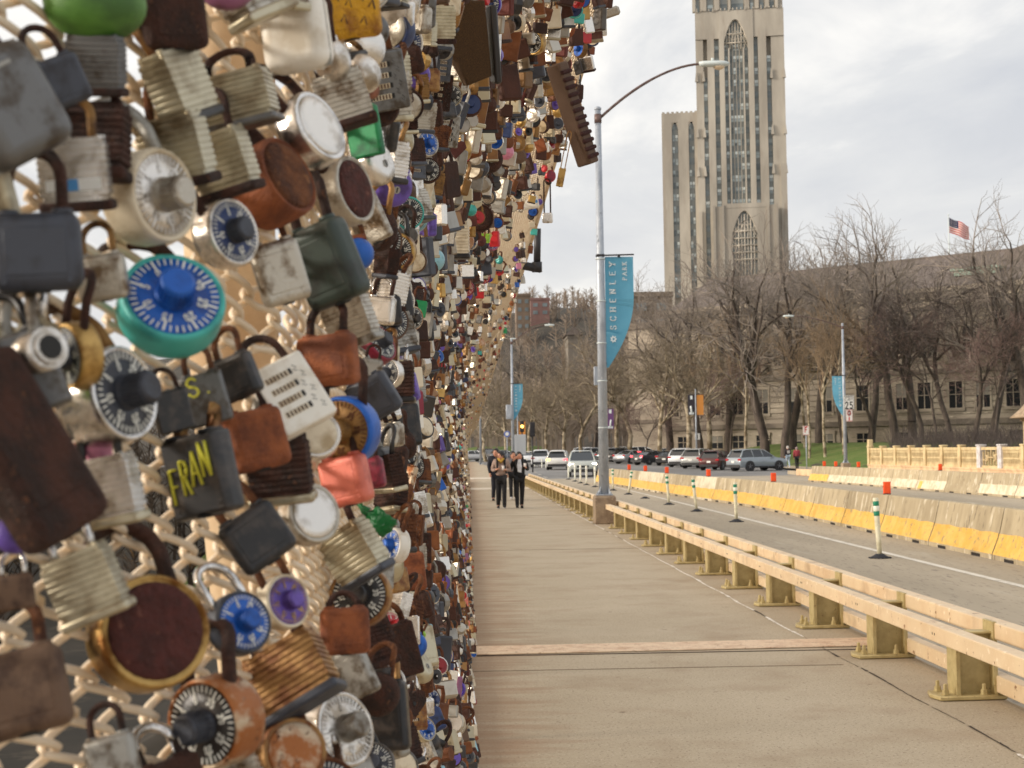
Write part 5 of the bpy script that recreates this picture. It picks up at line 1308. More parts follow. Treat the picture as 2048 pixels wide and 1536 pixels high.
m_tau = MT('sweater_taupe', (172, 148, 136)); m_black = MT('cloth_black', (26, 26, 30)); m_navy = MT('cloth_navy', (34, 36, 48)); m_gry = MT('hoodie_grey', (122, 118, 120)); m_yell = MT('shirt_mustard', (196, 156, 70))
m_shoe = MT('shoe_pale', (210, 206, 204)); m_shoed = MT('shoe_dark', (30, 30, 32)); m_wcup = mat('paper_cup', S(236, 230, 226), .6); m_shirt = MT('shirt_white', (225, 228, 235)); m_pnk = MT('bag_pink', (214, 120, 120))
walk = dict(lk=(.050, -.065, .285), la=(.05, -.055, .045), lt=(.056, -.135, .03), rk=(-.05, -.005, .28), ra=(-.05, .085, .06), rt=(-.055, .01, .02))
walk2 = dict(rk=(-.050, -.06, .285), ra=(-.045, -.05, .045), rt=(-.05, -.13, .03), lk=(.045, -.0, .28), la=(.04, .08, .06), lt=(.045, .01, .02))
hands_up = dict(le=(.145, .02, .64), re=(-.145, .02, .64), lw=(.075, -.13, .655), rw=(-.085, -.12, .66), lp=(.045, -.15, .665), rp=(-.055, -.145, .67))
yb = 42.3
r1, J1, s1 = person((P(1003, 1017, yb).x, yb, .004), 0, 1.70, {**walk, **hands_up}, dict(trousers=m_black, jacket=m_tau, shoe=m_shoed, sole=m_shoe, turn=-.9), 'walker in taupe sweater with mustard collar and backpack')
b = B()
for sx in (-1, 1): b.tube([(sx*.10, .10, 1.30), (sx*.11, .0, 1.43), (sx*.105, -.115, 1.33), (sx*.115, -.135, 1.15), (sx*.15, -.05, 1.02)], [.03, .032, .03, .026, .02], 6)
b.box((0, .21, 1.18), (.30, .18, .44), bevel=.06, seg=2); b.build('backpack', [m_black], r1)
b = B(); b.tube([(-.09, .03, 1.43), (-.05, -.09, 1.41), (0, -.125, 1.33), (.05, -.09, 1.41), (.09, .03, 1.43)], [.035, .04, .05, .04, .035], 8); b.build('collar', [m_yell], r1)
def cup(r, p, label, h=.11):
    w = r.matrix_world if 0 else Matrix.Translation(r.location) @ Matrix.Rotation(r.rotation_euler.z, 4, 'Z')
    q = w @ Vector(p); o = empty('paper_cup', q, 0, label, 'cup')
    b = B(); b.lathe([(.028, -h/2), (.038, h/2)], n=12); b.build('cup', [m_wcup], o); b = B(); b.lathe([(.040, h/2), (.041, h/2+.008), (.034, h/2+.014)], n=12); b.build('lid', [m_wcup], o)
cup(r1, (.055, -.30, 1.16), 'white paper cup held by the walker in the taupe sweater')
xw = P(1040, 1017, yb).x
r2, J2, s2 = person((xw, yb+.2, .004), .05, 1.68, {**walk2, 'le': (.150, .02, .65), 'lw': (.105, -.12, .69), 'lp': (.09, -.145, .72), 're': (-.15, .03, .66), 'rw': (-.105, -.10, .82), 'rp': (-.07, -.115, .86), 'pel': (0, 0, .53)},
                      dict(trousers=m_black, jacket=m_black, shoe=m_shoed, long=True, hem=1.35, turn=.15), 'walker in black coat and white shirt, long black hair, hand raised')
b = B(); b.prism([(-.055, 1.04), (.05, 1.02), (.065, 1.2), (.035, 1.40), (-.04, 1.40), (-.075, 1.2)], -.172, -.10, 'Y', bevel=.012); b.build('shirt', [m_shirt], r2)
b = B(); b.lathe([(.155, .86), (.160, 1.0), (.15, 1.15)], (0, .0, 0), n=14); b.build('coat_hem', [m_black], r2)
cup(r2, (.145, -.27, 1.23), 'small pale cup held by the walker in the black coat', .09)
r3, J3, s3 = person((P(993, 1000, 49).x, 49, .004), .1, 1.80, {**walk}, dict(trousers=m_navy, jacket=m_navy, shoe=m_shoed, turn=-.5), 'tall walker in a dark jacket behind the taupe sweater one')
b = B(); b.box((-.16, .10, 1.2), (.07, .12, .5), bevel=.03); b.build('bag', [m_pnk], r3)
r4, J4, s4 = person((P(1027, 996, 50).x, 50, .004), 0, 1.70, {**walk2}, dict(trousers=m_black, jacket=m_gry, shoe=m_shoe, turn=.3), 'walker in a grey hoodie mostly hidden behind the black coat one')
m_red2 = MT('jacket_red', (150, 56, 66)); m_jean = MT('jeans_light', (168, 186, 204)); m_cap = MT('cap_pale', (206, 200, 196)); m_jet = MT('jacket_black_print', (48, 42, 46))
d5 = 116
r5, *_ = person((P(1576, 928, d5).x, d5, gz(d5)+.14), pi+.2, 1.75, walk, dict(trousers=m_jean, jacket=m_jet, shoe=m_shoe, hair=m_cap), 'far pedestrian in black jacket with pale cap and light jeans')
b = B(); b.box((0, .17, 1.22), (.22, .04, .22), bevel=.02); b.build('back_print', [m_cap], r5)
r6, *_ = person((P(1594, 932, 110).x, 110, gz(110)+.14), pi-.1, 1.70, walk2, dict(trousers=m_black, jacket=m_red2, shoe=m_shoed, hair=MT('cap_grey_pink', (160, 140, 142)), hem=1.35), 'far pedestrian in red jacket and grey cap')
for i, (px, c, lab) in enumerate(((1048, (190, 80, 70), 'tiny far figure in red on the green beyond the signal'), (1170, (170, 60, 60), 'tiny far figure in red among the plane trees'), (1076, (60, 60, 70), 'tiny far figure in dark clothes by the plane tree'))):
    person((P(px, 890, 200).x, 200, gz(200)), .4*i, 1.7, walk, dict(trousers=m_navy, jacket=MT('far_jacket', c), shoe=m_shoed), lab)
# ------------------------------------------------------------------ padlocks
def met(n, c, rough=.38, metal=.55, c2=None, **k):
    k.setdefault('sc', 14); k.setdefault('lo', .48); k.setdefault('hi', .64); k.setdefault('bump', .25); k.setdefault('bsc', 90)
    return mat('lock_'+n, c, rough, metal=metal, col2=c2, **k)
RUST = (.085, .026, .010); RUST2 = (.22, .075, .022)
# colours are the metal's own; objects in local units, so noise scales are per lock width
LM = {
 'steel': met('steel', S(188, 182, 170), .34, .85, S(112, 94, 74), sc=2.2, bsc=22), 'silver': met('silver', S(222, 218, 212), .22, .95, S(158, 146, 130), sc=1.6, bsc=30, bump=.15),
 'chrome': met('chrome', S(224, 222, 220), .13, .95, S(150, 142, 132), sc=1.8, bsc=30, bump=.1), 'zinc': met('zinc', S(160, 158, 152), .42, .75, S(96, 84, 70), sc=2.4, bsc=24),
 'lamsteel': met('laminated_steel', S(192, 184, 160), .38, .8, S(120, 100, 72), sc=1.3, bsc=26, bump=0, stretch=(1, 1, 1), lo=.46, hi=.7),
 'brass': met('brass', S(190, 156, 96), .32, .9, S(110, 72, 34), sc=2, bsc=24), 'oldbrass': met('brass_tarnished', S(140, 104, 56), .5, .4, S(74, 48, 26), sc=2.4, bsc=24),
 'rust': met('rust', RUST2, .85, .0, RUST, sc=3, lo=.40, hi=.6, bsc=18, bump=.8, speck=[((.30, .12, .04), 7, .6, .7)]), 'darkrust': met('rust_dark', (.075, .025, .014), .8, .05, (.03, .013, .009), sc=3, lo=.4, hi=.6, bsc=16, bump=.8, speck=[((.16, .06, .025), 6, .62, .72)]),
 'orange': met('rust_orange', (.34, .10, .032), .7, .1, (.16, .045, .018), sc=2.2, lo=.4, hi=.62, bsc=20, bump=.5), 'maroon': met('rust_maroon', (.12, .028, .022), .8, .0, (.07, .018, .014), sc=5, lo=.4, hi=.6, bsc=14, bump=.9, speck=[((.24, .09, .06), 9, .62, .7)]),
 'brown': met('brown', (.13, .075, .045), .7, .1, (.06, .03, .018), sc=2.4, bsc=18), 'black': met('black', (.014, .014, .016), .35, .1, (.05, .04, .035), sc=3, bsc=30, bump=.1),
 'slate': met('slate', S(62, 66, 76), .45, .2, S(46, 46, 52), sc=2.4, bsc=30, bump=.1), 'green_dark': met('bottle_green', S(52, 64, 58), .4, .1, S(40, 44, 40), sc=2.4), 'gunmetal': met('gunmetal', S(112, 112, 112), .36, .8, S(78, 70, 62), sc=2.4),
 'teal': met('teal', S(70, 176, 168), .35, .15, S(52, 142, 138), sc=3), 'blue': met('blue', S(24, 92, 184), .32, .2, S(18, 60, 130), sc=2), 'navy': met('navy', S(40, 58, 104), .4, .1, S(30, 36, 60), sc=2),
 'ltblue': met('light_blue', S(142, 190, 204), .35, .2, S(110, 150, 160), sc=2), 'red': met('red', S(188, 34, 42), .35, .1, S(120, 26, 28), sc=2), 'crimson': met('crimson', S(140, 34, 58), .4, .1, S(88, 26, 38), sc=2),
 'salmon': met('salmon', S(214, 116, 96), .3, .2, S(168, 76, 60), sc=1.6), 'pink': met('pink', S(208, 132, 160), .4, .1, S(168, 96, 120), sc=2), 'mauve': met('mauve', S(150, 96, 130), .4, .15, S(110, 66, 92), sc=2),
 'purple': met('purple', S(104, 80, 172), .35, .15, S(76, 56, 120), sc=2), 'violet': met('violet', S(66, 34, 160), .3, .2, S(44, 24, 100), sc=2), 'lime': met('lime', S(150, 196, 60), .4, .0, S(110, 150, 40), sc=2),
 'green': met('green', S(30, 138, 84), .35, .1, S(20, 96, 60), sc=2), 'leaf': met('leaf_green', S(86, 134, 52), .45, .0, S(56, 96, 34), sc=1.2), 'white': met('white', S(232, 228, 218), .4, .0, S(206, 196, 178), sc=1.5, bump=.05), 'cream': met('cream', S(220, 208, 184), .42, .15, S(178, 158, 126), sc=1.6),
 'yellow': met('yellow_tape', S(214, 160, 30), .5, .0, S(150, 96, 20), sc=2.2, bump=.6, bsc=7), 'ivory_rust': met('rusted_chrome', S(196, 176, 150), .4, .5, (.34, .12, .035), sc=2.2, lo=.44, hi=.56, bsc=20, speck=[((.10, .035, .014), 5, .58, .66)]),
 'goldrust': met('rusted_brass', S(160, 122, 74), .42, .5, (.16, .06, .022), sc=2.2, lo=.42, hi=.6, bsc=20), 'wood': met('weathered_wood', S(120, 88, 50), .9, .0, S(46, 34, 26), sc=2.5, lo=.4, hi=.6, bump=.7, bsc=12, stretch=(1, 1, .5)),
}
SH = {'s': LM['chrome'], 'z': LM['zinc'], 'r': LM['rust'], 'd': LM['darkrust'], 'b': LM['oldbrass'], 'k': LM['black'], 'g': LM['goldrust']}
m_tick = mat('dial_tick_white', S(228, 228, 220), .6); m_keyh = mat('keyhole_dark', (.012, .012, .012), .7); m_scr = mat('marker_yellow', S(206, 200, 66), .7)
m_trnk = mat('bag_green', S(18, 140, 66), .3, col2=S(10, 104, 48), sc=3, bump=.6, bsc=5)
# every shape has body width 1; the shackle's crown is the local origin, the front faces +X, the width runs along Y
def shackle_bm(span=.60, r=.072, h=.62, crown=None, n=8, drop=.12):
    b = B(); R_s = span/2; c = -R_s; bk = min(.6, .45*h)
    pts = [(0, -R_s, -h-drop)] + [(0, -R_s, -h*.55)] + [(0, -R_s*cos(a), c+R_s*sin(a)) for a in np.linspace(0, pi, 9)] + [(0, R_s, -h*.55), (0, R_s, -h-drop)]
    pts = [(-bk*max(0, (z+h*.85)/(h*.85)), y, z) for x, y, z in pts]
    b.tube(pts, r, n); return b
def lock_meshes(kind, h=.62):
    """list of (part name, parent index or None, bmesh builder, material slot key)"""
    out = []; z = -h
    if kind in ('rect', 'tall', 'wide', 'thin'):
        H = {'rect': .95, 'tall': 1.5, 'wide': .72, 'thin': 1.2}[kind]; T = {'rect': .42, 'tall': .46, 'wide': .4, 'thin': .22}[kind]
        b = B(); b.box((0, 0, z-H/2), (T, 1, H), bevel=.13 if T > .3 else .07, seg=3)
        for sy in (-.3, .3): b.lathe([(.125, z-.02), (.12, z+.03), (.095, z+.035)], (0, sy, 0), n=12)
        for sy in (-.36, .36): b.lathe([(.03, T/2-.01), (.028, T/2+.006)], (0, sy, z-H*.88), 'X', 8)
        if kind != 'thin': b.box((T/2-.004, 0, z-H*.50), (.03, .70, H*.62), bevel=.012)
        out.append(('body', None, b, 'body'))
        b = B(); b.cyl((0, 0, z-H-.012), (0, 0, z-H+.01), .13, n=12); b.box((0, .0, z-H-.012), (.05, .20, .012)); out.append(('keyway', 0, b, 'key'))
    elif kind == 'lam':
        b = B(); H = .95; nl = 10
        for i in range(nl):
            t = (i+.5)/nl; k = 1 if 0 < i < nl-1 else .93
            b.box((0, 0, z-H*t), (.47*k, 1*k, H/nl*.76), bevel=.008)
            b.box((0, 0, z-H*t), (.44*k, .965*k, H/nl*1.0))
        for sx in (-.17, .17):
            for sy in (-.42, .42): b.cyl((sx, sy, z-H-.02), (sx, sy, z+.025), .05, n=8)
        out.append(('body', None, b, 'body'))
        b = B(); b.box((0, 0, z-H-.05), (.52, 1.07, .16), bevel=.05, seg=2); out.append(('bumper', 0, b, 'bump'))
    elif kind in ('dial', 'dialback'):
        r = .5; c = z-.42
        b = B(); b.lathe([(.40, -.22), (.48, -.19), (r, -.12), (r, .12), (.485, .17), (.45, .185), (.44, .165)], (0, 0, c), 'X', 30); out.append(('body', None, b, 'body'))
        if kind == 'dial':
            b = B(); b.lathe([(.44, .15), (.43, .172), (.20, .178)], (0, 0, c), 'X', 30)
            for k in range(40):
                a = 2*pi*k/40; ln = .07 if k % 5 else .12; m = Matrix.Translation((0, 0, c)) @ Matrix.Rotation(a, 4, 'X')
                b.M = m; b.box((.180, 0, .42-ln/2), (.006, .014 if k % 5 else .022, ln), 1)
                if k % 5 == 0:
                    tx_ = str(k) if k else '0'
                    for ci, ch in enumerate(tx_): strokes(b, ch, lambda u, v, ci=ci: (.185, (ci-len(tx_)/2)*.060+u*.052, .235+v*.075), .16, mat=1)
            b.M = Matrix.Identity(4); out.append(('dial', 0, b, 'dial'))
            b = B(); n = 24; prof_ = [(.19, .16), (.185, .20), (.165, .22), (.16, .40), (.13, .425)]
            b.lathe(prof_, (0, 0, c), 'X', n)
            for k in range(n):
                a = 2*pi*k/n; b.box((.31, .167*cos(a), c+.167*sin(a)), (.16, .018, .018), rot=(a, 0, 0))
            out.append(('knob', 1, b, 'knob'))
        else:
            b = B(); b.lathe([(.44, .15), (.40, .19), (.30, .20)], (0, 0, c), 'X', 28); out.append(('face', 0, b, 'dial'))
    elif kind == 'round':
        b = B(); c = z-.46; b.lathe([(.30, -.26), (.44, -.20), (.50, -.08), (.50, .08), (.44, .20), (.30, .26)], (0, 0, c), 'X', 26); b.box((0, 0, z-.06), (.34, .62, .18), bevel=.05, seg=2); out.append(('body', None, b, 'body'))
        b = B(); b.lathe([(.10, .25), (.09, .275)], (0, 0, c-.05), 'X', 12); b.box((.275, 0, c-.05), (.012, .03, .12), 1); out.append(('keyway', 0, b, 'plate'))
    elif kind == 'heart':
        pts = []
        for a in np.linspace(0, 2*pi, 26)[:-1]:
            x = 16*sin(a)**3; y = 13*cos(a)-5*cos(2*a)-2*cos(3*a)-cos(4*a); pts.append((x/32, z-.45+y/32))
        b = B(); b.prism(pts, -.15, .15, 'X', bevel=.045, seg=2); out.append(('body', None, b, 'body'))
        b = B(); b.lathe([(.07, .14), (.065, .162)], (0, 0, z-.5), 'X', 10); out.append(('keyway', 0, b, 'key'))
    elif kind == 'barrel':
        b = B(); b.tube([(0, -.5, z-.24), (0, .5, z-.24)], .26, 18); b.tube([(0, .5, z-.24), (0, .54, z-.24)], .2, 16); out.append(('body', None, b, 'body'))
        b = B(); b.lathe([(.15, .545), (.14, .56)], (0, 0, z-.24), 'Y', 12); b.M = Matrix.Identity(4); out.append(('keyway', 0, b, 'key'))
    elif kind == 'keypad':
        H = 1.25; b = B(); b.box((0, 0, z-H/2), (.46, 1, H), bevel=.05, seg=2); out.append(('body', None, b, 'body'))
        for k in range(4):
            b = B(); b.box((.235, -.12, z-.28-.22*k), (.012, .44, .11), 0); 
            for q in range(6): b.box((.245, -.30+.07*q, z-.28-.22*k), (.014, .035, .09), 1)
            b.box((.245, .14, z-.28-.22*k), (.016, .05, .10), 2)
            out.append(('number_wheel', 0, b, 'wheel'))
        b = B(); x0 = .232
        for k, (u, v) in enumerate(((.22, -.2), (.30, -.34), (.22, -.50), (.32, -.64), (.24, -.80), (.33, -.96))):
            b.tube([(x0, u, z+v), (x0, u+.06, z+v-.05), (x0, u-.02, z+v-.08), (x0, u+.05, z+v-.12)], .008, 4)
        out.append(('pen_marks', 0, b, 'pen'))
    elif kind == 'cap':      # large plastic shell with a seam
        b = B(); H = 1.15; b.box((0, 0, z-H/2), (.62, 1, H), bevel=.2, seg=4); out.append(('body', None, b, 'body'))
        b = B(); b.box((0, 0, z-H/2), (.04, 1.012, H*.985), bevel=.015); b.box((.30, 0, z-.2), (.04, .3, .05), bevel=.01); out.append(('seam', 0, b, 'seam'))
    elif kind == 'ball':
        b = B(); b.ball((0, 0, z-.45), .5, nu=22, nv=14, sc=(.8, 1, 1)); out.append(('body', None, b, 'body'))
        b = B(); b.tube([(.0, -.32, z+.02), (0, .32, z+.02)], .11, 8); out.append(('collar', 0, b, 'bump'))
    if kind != 'none': out.append(('shackle', 0 if False else None, shackle_bm(h=h), 'shackle'))
    return out
LMC = {}
def lock_data(kind, h, mats):
    """cached mesh data for one shape and colour set"""
    key = (kind, round(h, 2), tuple(sorted((k, v.name) for k, v in mats.items())))
    if key not in LMC:
        D = {'body': [mats['body']], 'key': [m_keyh], 'plate': [mats.get('plate', LM['zinc']), m_keyh], 'bump': [mats.get('bump', LM['black'])], 'dial': [mats.get('dial', LM['black']), mats.get('tick', m_tick)],
             'knob': [mats.get('knob', LM['black'])], 'shackle': [mats.get('shackle', SH['s'])], 'wheel': [LM['cream'], LM['brown'], m_keyh], 'pen': [LM['gunmetal']], 'seam': [LM['zinc']]}
        LMC[key] = [(nm, par, bb.mesh(nm, D[k])) for nm, par, bb, k in lock_meshes(kind, h)]
    return LMC[key]
def make_lock(kind, M, size, mats, label, group=None, h=.62, name='padlock', cat='padlock', sq=(1, 1, 1), parts=True):
    r = empty(name, (0, 0, 0), 0, label, cat, group); r.matrix_world = M @ Matrix.Diagonal((size*sq[0], size*sq[1], size*sq[2], 1))
    made = []
    for nm, par, me in lock_data(kind, h, mats):
        if not parts and nm in ('keyway', 'seam'): made.append(None); continue
        o = link(nm, me, made[par] if par is not None and made[par] else r); made.append(o)
    return r
VC = {'dial': -.42, 'dialback': -.42, 'rect': -.475, 'tall': -.75, 'wide': -.36, 'thin': -.6, 'lam': -.5, 'round': -.46, 'heart': -.45, 'barrel': -.24, 'keypad': -.625, 'cap': -.575, 'ball': -.45}
def frame(dirc, yaw, pit, lean):
    """+X towards the camera turned by yaw about the vertical and pitched; leaning in the picture plane (positive: top leans left)"""
    c = dirc.normalized(); up = Vector((0, 0, 1)); y = up.cross(c).normalized(); up = c.cross(y)
    Mb = Matrix((c, y, up)).transposed()        # columns: X to camera, Y image right, Z up
    return Mb.to_4x4() @ Matrix.Rotation(R_(lean), 4, 'X') @ Matrix.Rotation(R_(yaw), 4, 'Z') @ Matrix.Rotation(R_(-pit), 4, 'Y')
HERO = []
def hero(kind, px, py, wpx, lean, yaw, pit, mats, label, h=.62, gap=.030, sq=(1, 1, 1), d=None, name='padlock', cat='padlock', short=None):
    """a lock whose body centre is seen at (px, py), wpx photo pixels wide, lying against the mesh"""
    if d is None:
        d = fence_hit(px, py, gap)
        if d is None: d = 2.0
    p = P(px, py, d); fr = frame(camo.matrix_world.translation-p, yaw, pit, lean); size = wpx*(p-camo.matrix_world.translation).length/FPX
    off = Vector((0, 0, (VC[kind]-h)*size*sq[2]))
    M = Matrix.Translation(p) @ fr @ Matrix.Translation(-off)
    HERO.append((px, py, wpx, short or label, d))
    return make_lock(kind, M, size, mats, label, 'padlocks on the fence' if cat == 'padlock' else None, h, name, cat, sq)
def mm(body, shackle='r', **k):
    o = {'body': LM[body], 'shackle': SH[shackle]}
    for a, v in k.items(): o[a] = LM[v] if isinstance(v, str) and v in LM else v
    return o
def scribble(lk, lines, m=None, x=.24, w=.016, name='writing'):
    b = B()
    for pl in lines: b.tube([(x, u, v) for u, v in pl], w, 5)
    o = b.build(name, [m or m_scr], lk); return o
def word_on(lk, word, u0, z0, du, dv, gw, gh, x, th=.016, m=None):
    b = B()
    for i, ch in enumerate(word):
        for pl in GLYPH.get(ch, []):
            pts = [(x, u0+i*du+(pl[k]-.5)*gw, z0+i*dv+(pl[k+1]-.5)*gh) for k in range(0, len(pl), 2)]
            for q0, q1 in zip(pts[:-1], pts[1:]): b.tube([q0, q1], th, 5)
    return b.build('writing', [m or m_scr], lk)
H_ = hero
# ---- upper left
H_('ball', 190, 8, 190, 0, 0, 0, mm('leaf', 'd', bump='gunmetal'), 'big green round lock cut by the top edge', sq=(1, 1, .75), short='the big green lock')
H_('lam', 192, 128, 104, 2, -20, 0, mm('gunmetal', 'z', bump='darkrust'), 'grey laminated padlock right under the big green one', h=.5)
H_('rect', 345, 35, 128, 2, 25, 10, mm('darkrust', 'd'), 'dark rusty block padlock right of the big green one, at the top edge')
H_('cap', 592, 66, 128, 12, -20, 12, mm('white', 'r'), 'large white plastic shelled lock near the top edge', short='the large white shelled lock')
H_('wide', 700, 28, 118, 6, 10, 0, mm('yellow', 'd'), 'lock wrapped in yellow tape with dark writing at the top edge', sq=(1, 1, 1.1), short='the yellow taped lock')
H_('lam', 470, 200, 150, 16, -15, 10, mm('lamsteel', 'd', bump='gunmetal'), 'brassy laminated padlock lying crosswise above the big rusty round one', sq=(1, 1, .66), h=.5)
H_('dialback', 622, 262, 150, 22, 60, 8, mm('chrome', 'd', dial='silver'), 'shiny chrome round lock seen from its edge, above the silver and red-brown one', short='the chrome round lock')
H_('dialback', 545, 368, 165, 14, 58, 14, mm('orange', 'd', dial='rust'), 'big rusty brown round lock seen edge-on below the chrome one', sq=(1.5, 1, 1), short='the big rusty round lock')
H_('dialback', 688, 385, 138, 18, 60, 0, mm('steel', 'd', dial='maroon'), 'round steel lock with red-brown lower rim under the chrome one', sq=(1.2, 1, 1))
H_('lam', 352, 300, 128, 14, -25, 0, mm('lamsteel', 'r', bump='darkrust'), 'left one of two laminated padlocks with rusted bottoms below the brassy crosswise one', h=.7)
H_('lam', 445, 325, 118, 20, -25, 5, mm('lamsteel', 'd', bump='darkrust'), 'right one of two laminated padlocks with rusted bottoms, touching the big rusty round one', h=.7)
H_('dial', 300, 395, 185, 12, 48, 0, mm('cream', 'z', dial='silver', knob='steel', tick='silver'), 'large cream-coloured round lock with blank face left of the twin laminated ones', short='the large cream round lock', sq=(1.2, 1, 1))
H_('cap', 8, 215, 185, 30, 30, 0, mm('gunmetal', 'd'), 'huge blurred taupe padlock at the left edge near the top', gap=.05)
H_('rect', 118, 165, 100, 24, 20, 0, mm('slate', 'd'), 'blurred blue black lock between the taupe one and the grey laminated one', gap=.04)
H_('lam', 150, 345, 128, 6, -10, 0, mm('silver', 'b', bump='darkrust'), 'pale padlock with a blue stripe label, left of the large cream round lock', h=.6)
lk = H_('wide', 75, 505, 165, 4, -6, 6, mm('slate', 'd'), 'wide blurred slate box lock at the left edge above the teal dial lock', sq=(1, 1, 1.25), gap=.05, short='the slate box lock')
H_('rect', 205, 555, 95, 10, -15, 0, mm('steel', 'b'), 'plain steel padlock between the slate box lock and the teal dial lock')
H_('dial', 342, 612, 205, 22, 24, 28, mm('teal', 'd', dial='blue', knob='blue'), 'teal combination lock with bright blue dial and knob', short='the teal dial lock', gap=.04, h=.55)
H_('dial', 452, 468, 138, 18, 48, 0, mm('silver', 'd', dial='navy', knob='slate'), 'silver combination lock with navy dial under the big rusty round lock')
H_('rect', 655, 528, 150, 24, -36, 4, mm('green_dark', 'd'), 'big dark green block padlock with a pale side', sq=(1, .9, 1.15), short='the dark green block lock')
H_('rect', 560, 545, 110, 16, 15, 0, mm('steel', 'r'), 'scratched steel padlock left of the dark green block', sq=(.8, .9, 1.2))
H_('lam', 700, 640, 95, 22, -25, 6, mm('steel', 'z', bump='zinc'), 'steel laminated padlock just below the dark green block')
H_('ball', 716, 508, 66, 10, 20, 0, mm('blue', 'r', bump='orange'), 'bright blue ball lock beside the dark green block')
H_('rect', 657, 722, 122, 8, -26, 6, mm('orange', 'd'), 'orange rusted padlock above the white number-wheel lock', sq=(1, 1, .9), short='the orange rusted lock')
lk = H_('keypad', 583, 792, 118, 27, 20, 14, mm('white', 'd'), 'white combination padlock with four number wheels', short='the white number-wheel lock', gap=.045, sq=(.8, 1, 1))
H_('rect', 473, 755, 92, 24, -30, 6, mm('black', 'r'), 'small black padlock touching the left of the white number-wheel lock')
lk = H_('thin', 412, 798, 86, 16, -12, 4, mm('gunmetal', 'r'), 'thin grey padlock with a yellow letter S drawn on it'); word_on(lk, 'S.', -.2, -.90, .34, 0, .40, .42, .115, .03)
H_('thin', 345, 822, 70, 14, 10, 0, mm('black', 'd'), 'narrow black lock left of the grey one with the yellow S', sq=(1.5, 1, 1))
H_('dial', 215, 795, 190, 20, 50, -4, mm('chrome', 'b', dial='slate', knob='slate'), 'chrome combination lock with dark dial and knob, left of the thin black lock', short='the chrome dial lock', sq=(1.4, 1, 1))
H_('tall', 38, 900, 200, 30, 32, 0, mm('darkrust', 'd'), 'huge dark rusted slab lock at the left edge', gap=.05, sq=(1.1, .9, 1.25), short='the huge dark rusted lock', h=.4)
H_('ball', 190, 880, 70, 16, 40, 0, mm('pink', 'd', bump='pink'), 'pink sliver of a lock behind the huge dark rusted one', sq=(1, .8, 2.2), h=.3, gap=.02)
lk = H_('thin', 405, 950, 138, 14, -38, 4, mm('black', 'g'), 'black padlock with yellow handwriting and a thick rusty shackle', short='the black handwritten lock', sq=(2.1, 1, .98), h=.5)
word_on(lk, 'FRAN', -.32, -1.20, .20, .10, .21, .50, .115, .017)
H_('rect', 512, 880, 120, 12, 20, 6, mm('orange', 'd'), 'orange rust padlock below the small black one', sq=(1, 1, 1.05))
H_('dial', 690, 862, 140, 4, -26, 0, mm('blue', 'd', dial='oldbrass', knob='oldbrass', tick='rust'), 'combination lock with thick blue rim and tarnished face', short='the blue rimmed dial lock')
H_('dialback', 632, 872, 96, 30, 12, 10, mm('silver', 'd', dial='cream'), 'round cream faced lock peeking out under the white number-wheel lock')
H_('rect', 692, 962, 104, 14, -34, 4, mm('salmon', 'd'), 'shiny salmon-pink block padlock below the blue rimmed dial', short='the salmon block lock')
H_('rect', 738, 948, 64, 10, -20, 4, mm('crimson', 'd'), 'crimson padlock touching the right side of the salmon one')
lk = H_('rect', 515, 1075, 120, 34, 10, 0, mm('black', 'r'), 'tilted black square padlock with yellow scribbles', short='the scribbled black lock', sq=(.7, 1, 1))
word_on(lk, 'LLN', -.26, -1.14, .26, .04, .20, .30, .16, .018)
H_('dialback', 618, 1030, 122, 22, 36, 0, mm('steel', 'r', dial='silver'), 'round silver lock with a blank face right of the scribbled black one', short='the blank silver round lock')
H_('lam', 708, 1105, 108, 32, -34, 4, mm('lamsteel', 'd', bump='slate'), 'laminated padlock with a slate bumper above the black dial lock', short='the slate-bumper lock')
H_('dial', 722, 1192, 122, 6, -10, 6, mm('goldrust', 'd', dial='black', knob='black'), 'brown rimmed combination lock with a deep black dial', short='the black dial lock')
H_('rect', 690, 1262, 96, 2, 6, 0, mm('orange', 'd'), 'peach and rust coloured body hanging under the black dial lock', h=.3)
H_('lam', 172, 1168, 128, 22, -20, 0, mm('lamsteel', 's', bump='lamsteel'), 'pale laminated padlock left of the rust-faced round lock', short='the pale laminated lock')
H_('dialback', 296, 1268, 220, 10, 20, 4, mm('brass', 'd', dial='maroon'), 'large brass round lock with a rough maroon rusted face', short='the maroon faced lock', sq=(1.25, 1, 1))
H_('dial', 566, 1205, 108, 16, 40, 0, mm('cream', 'r', dial='purple', knob='purple', tick='brass'), 'cream combination lock with purple dial and knob', short='the purple dial lock')
H_('dial', 478, 1248, 124, 22, 34, 0, mm('slate', 's', dial='blue', knob='blue'), 'combination lock with a blue dial right of the maroon faced one')
H_('rect', 45, 1385, 165, 12, -10, 8, mm('brown', 'r', bump='brass'), 'brown padlock with brass bottom at the left edge, below', sq=(1, 1, 1.0))
H_('lam', 582, 1350, 142, 30, -16, 16, mm('goldrust', 'd', bump='slate'), 'rusty laminated padlock with heavy slate bumper, long and slanting', sq=(1, 1.1, .9), short='the slanting rusty laminated lock')
H_('tall', 712, 1345, 66, 24, -16, 0, mm('zinc', 'z'), 'small grey padlock with a long straight shackle, lower middle', h=1.1, sq=(1.2, 1, 1))
H_('dial', 432, 1442, 176, 14, -40, 0, mm('ivory_rust', 'd', dial='black', knob='slate'), 'rust-eaten chrome combination lock with a black dial, low down', short='the rust-eaten dial lock', sq=(1.3, 1, 1))
H_('dial', 672, 1465, 148, 12, 44, 4, mm('silver', 'r', dial='silver', knob='zinc', tick='silver'), 'silver combination lock with worn blank dial and grey knob', short='the worn silver dial lock', sq=(1.2, 1, 1))
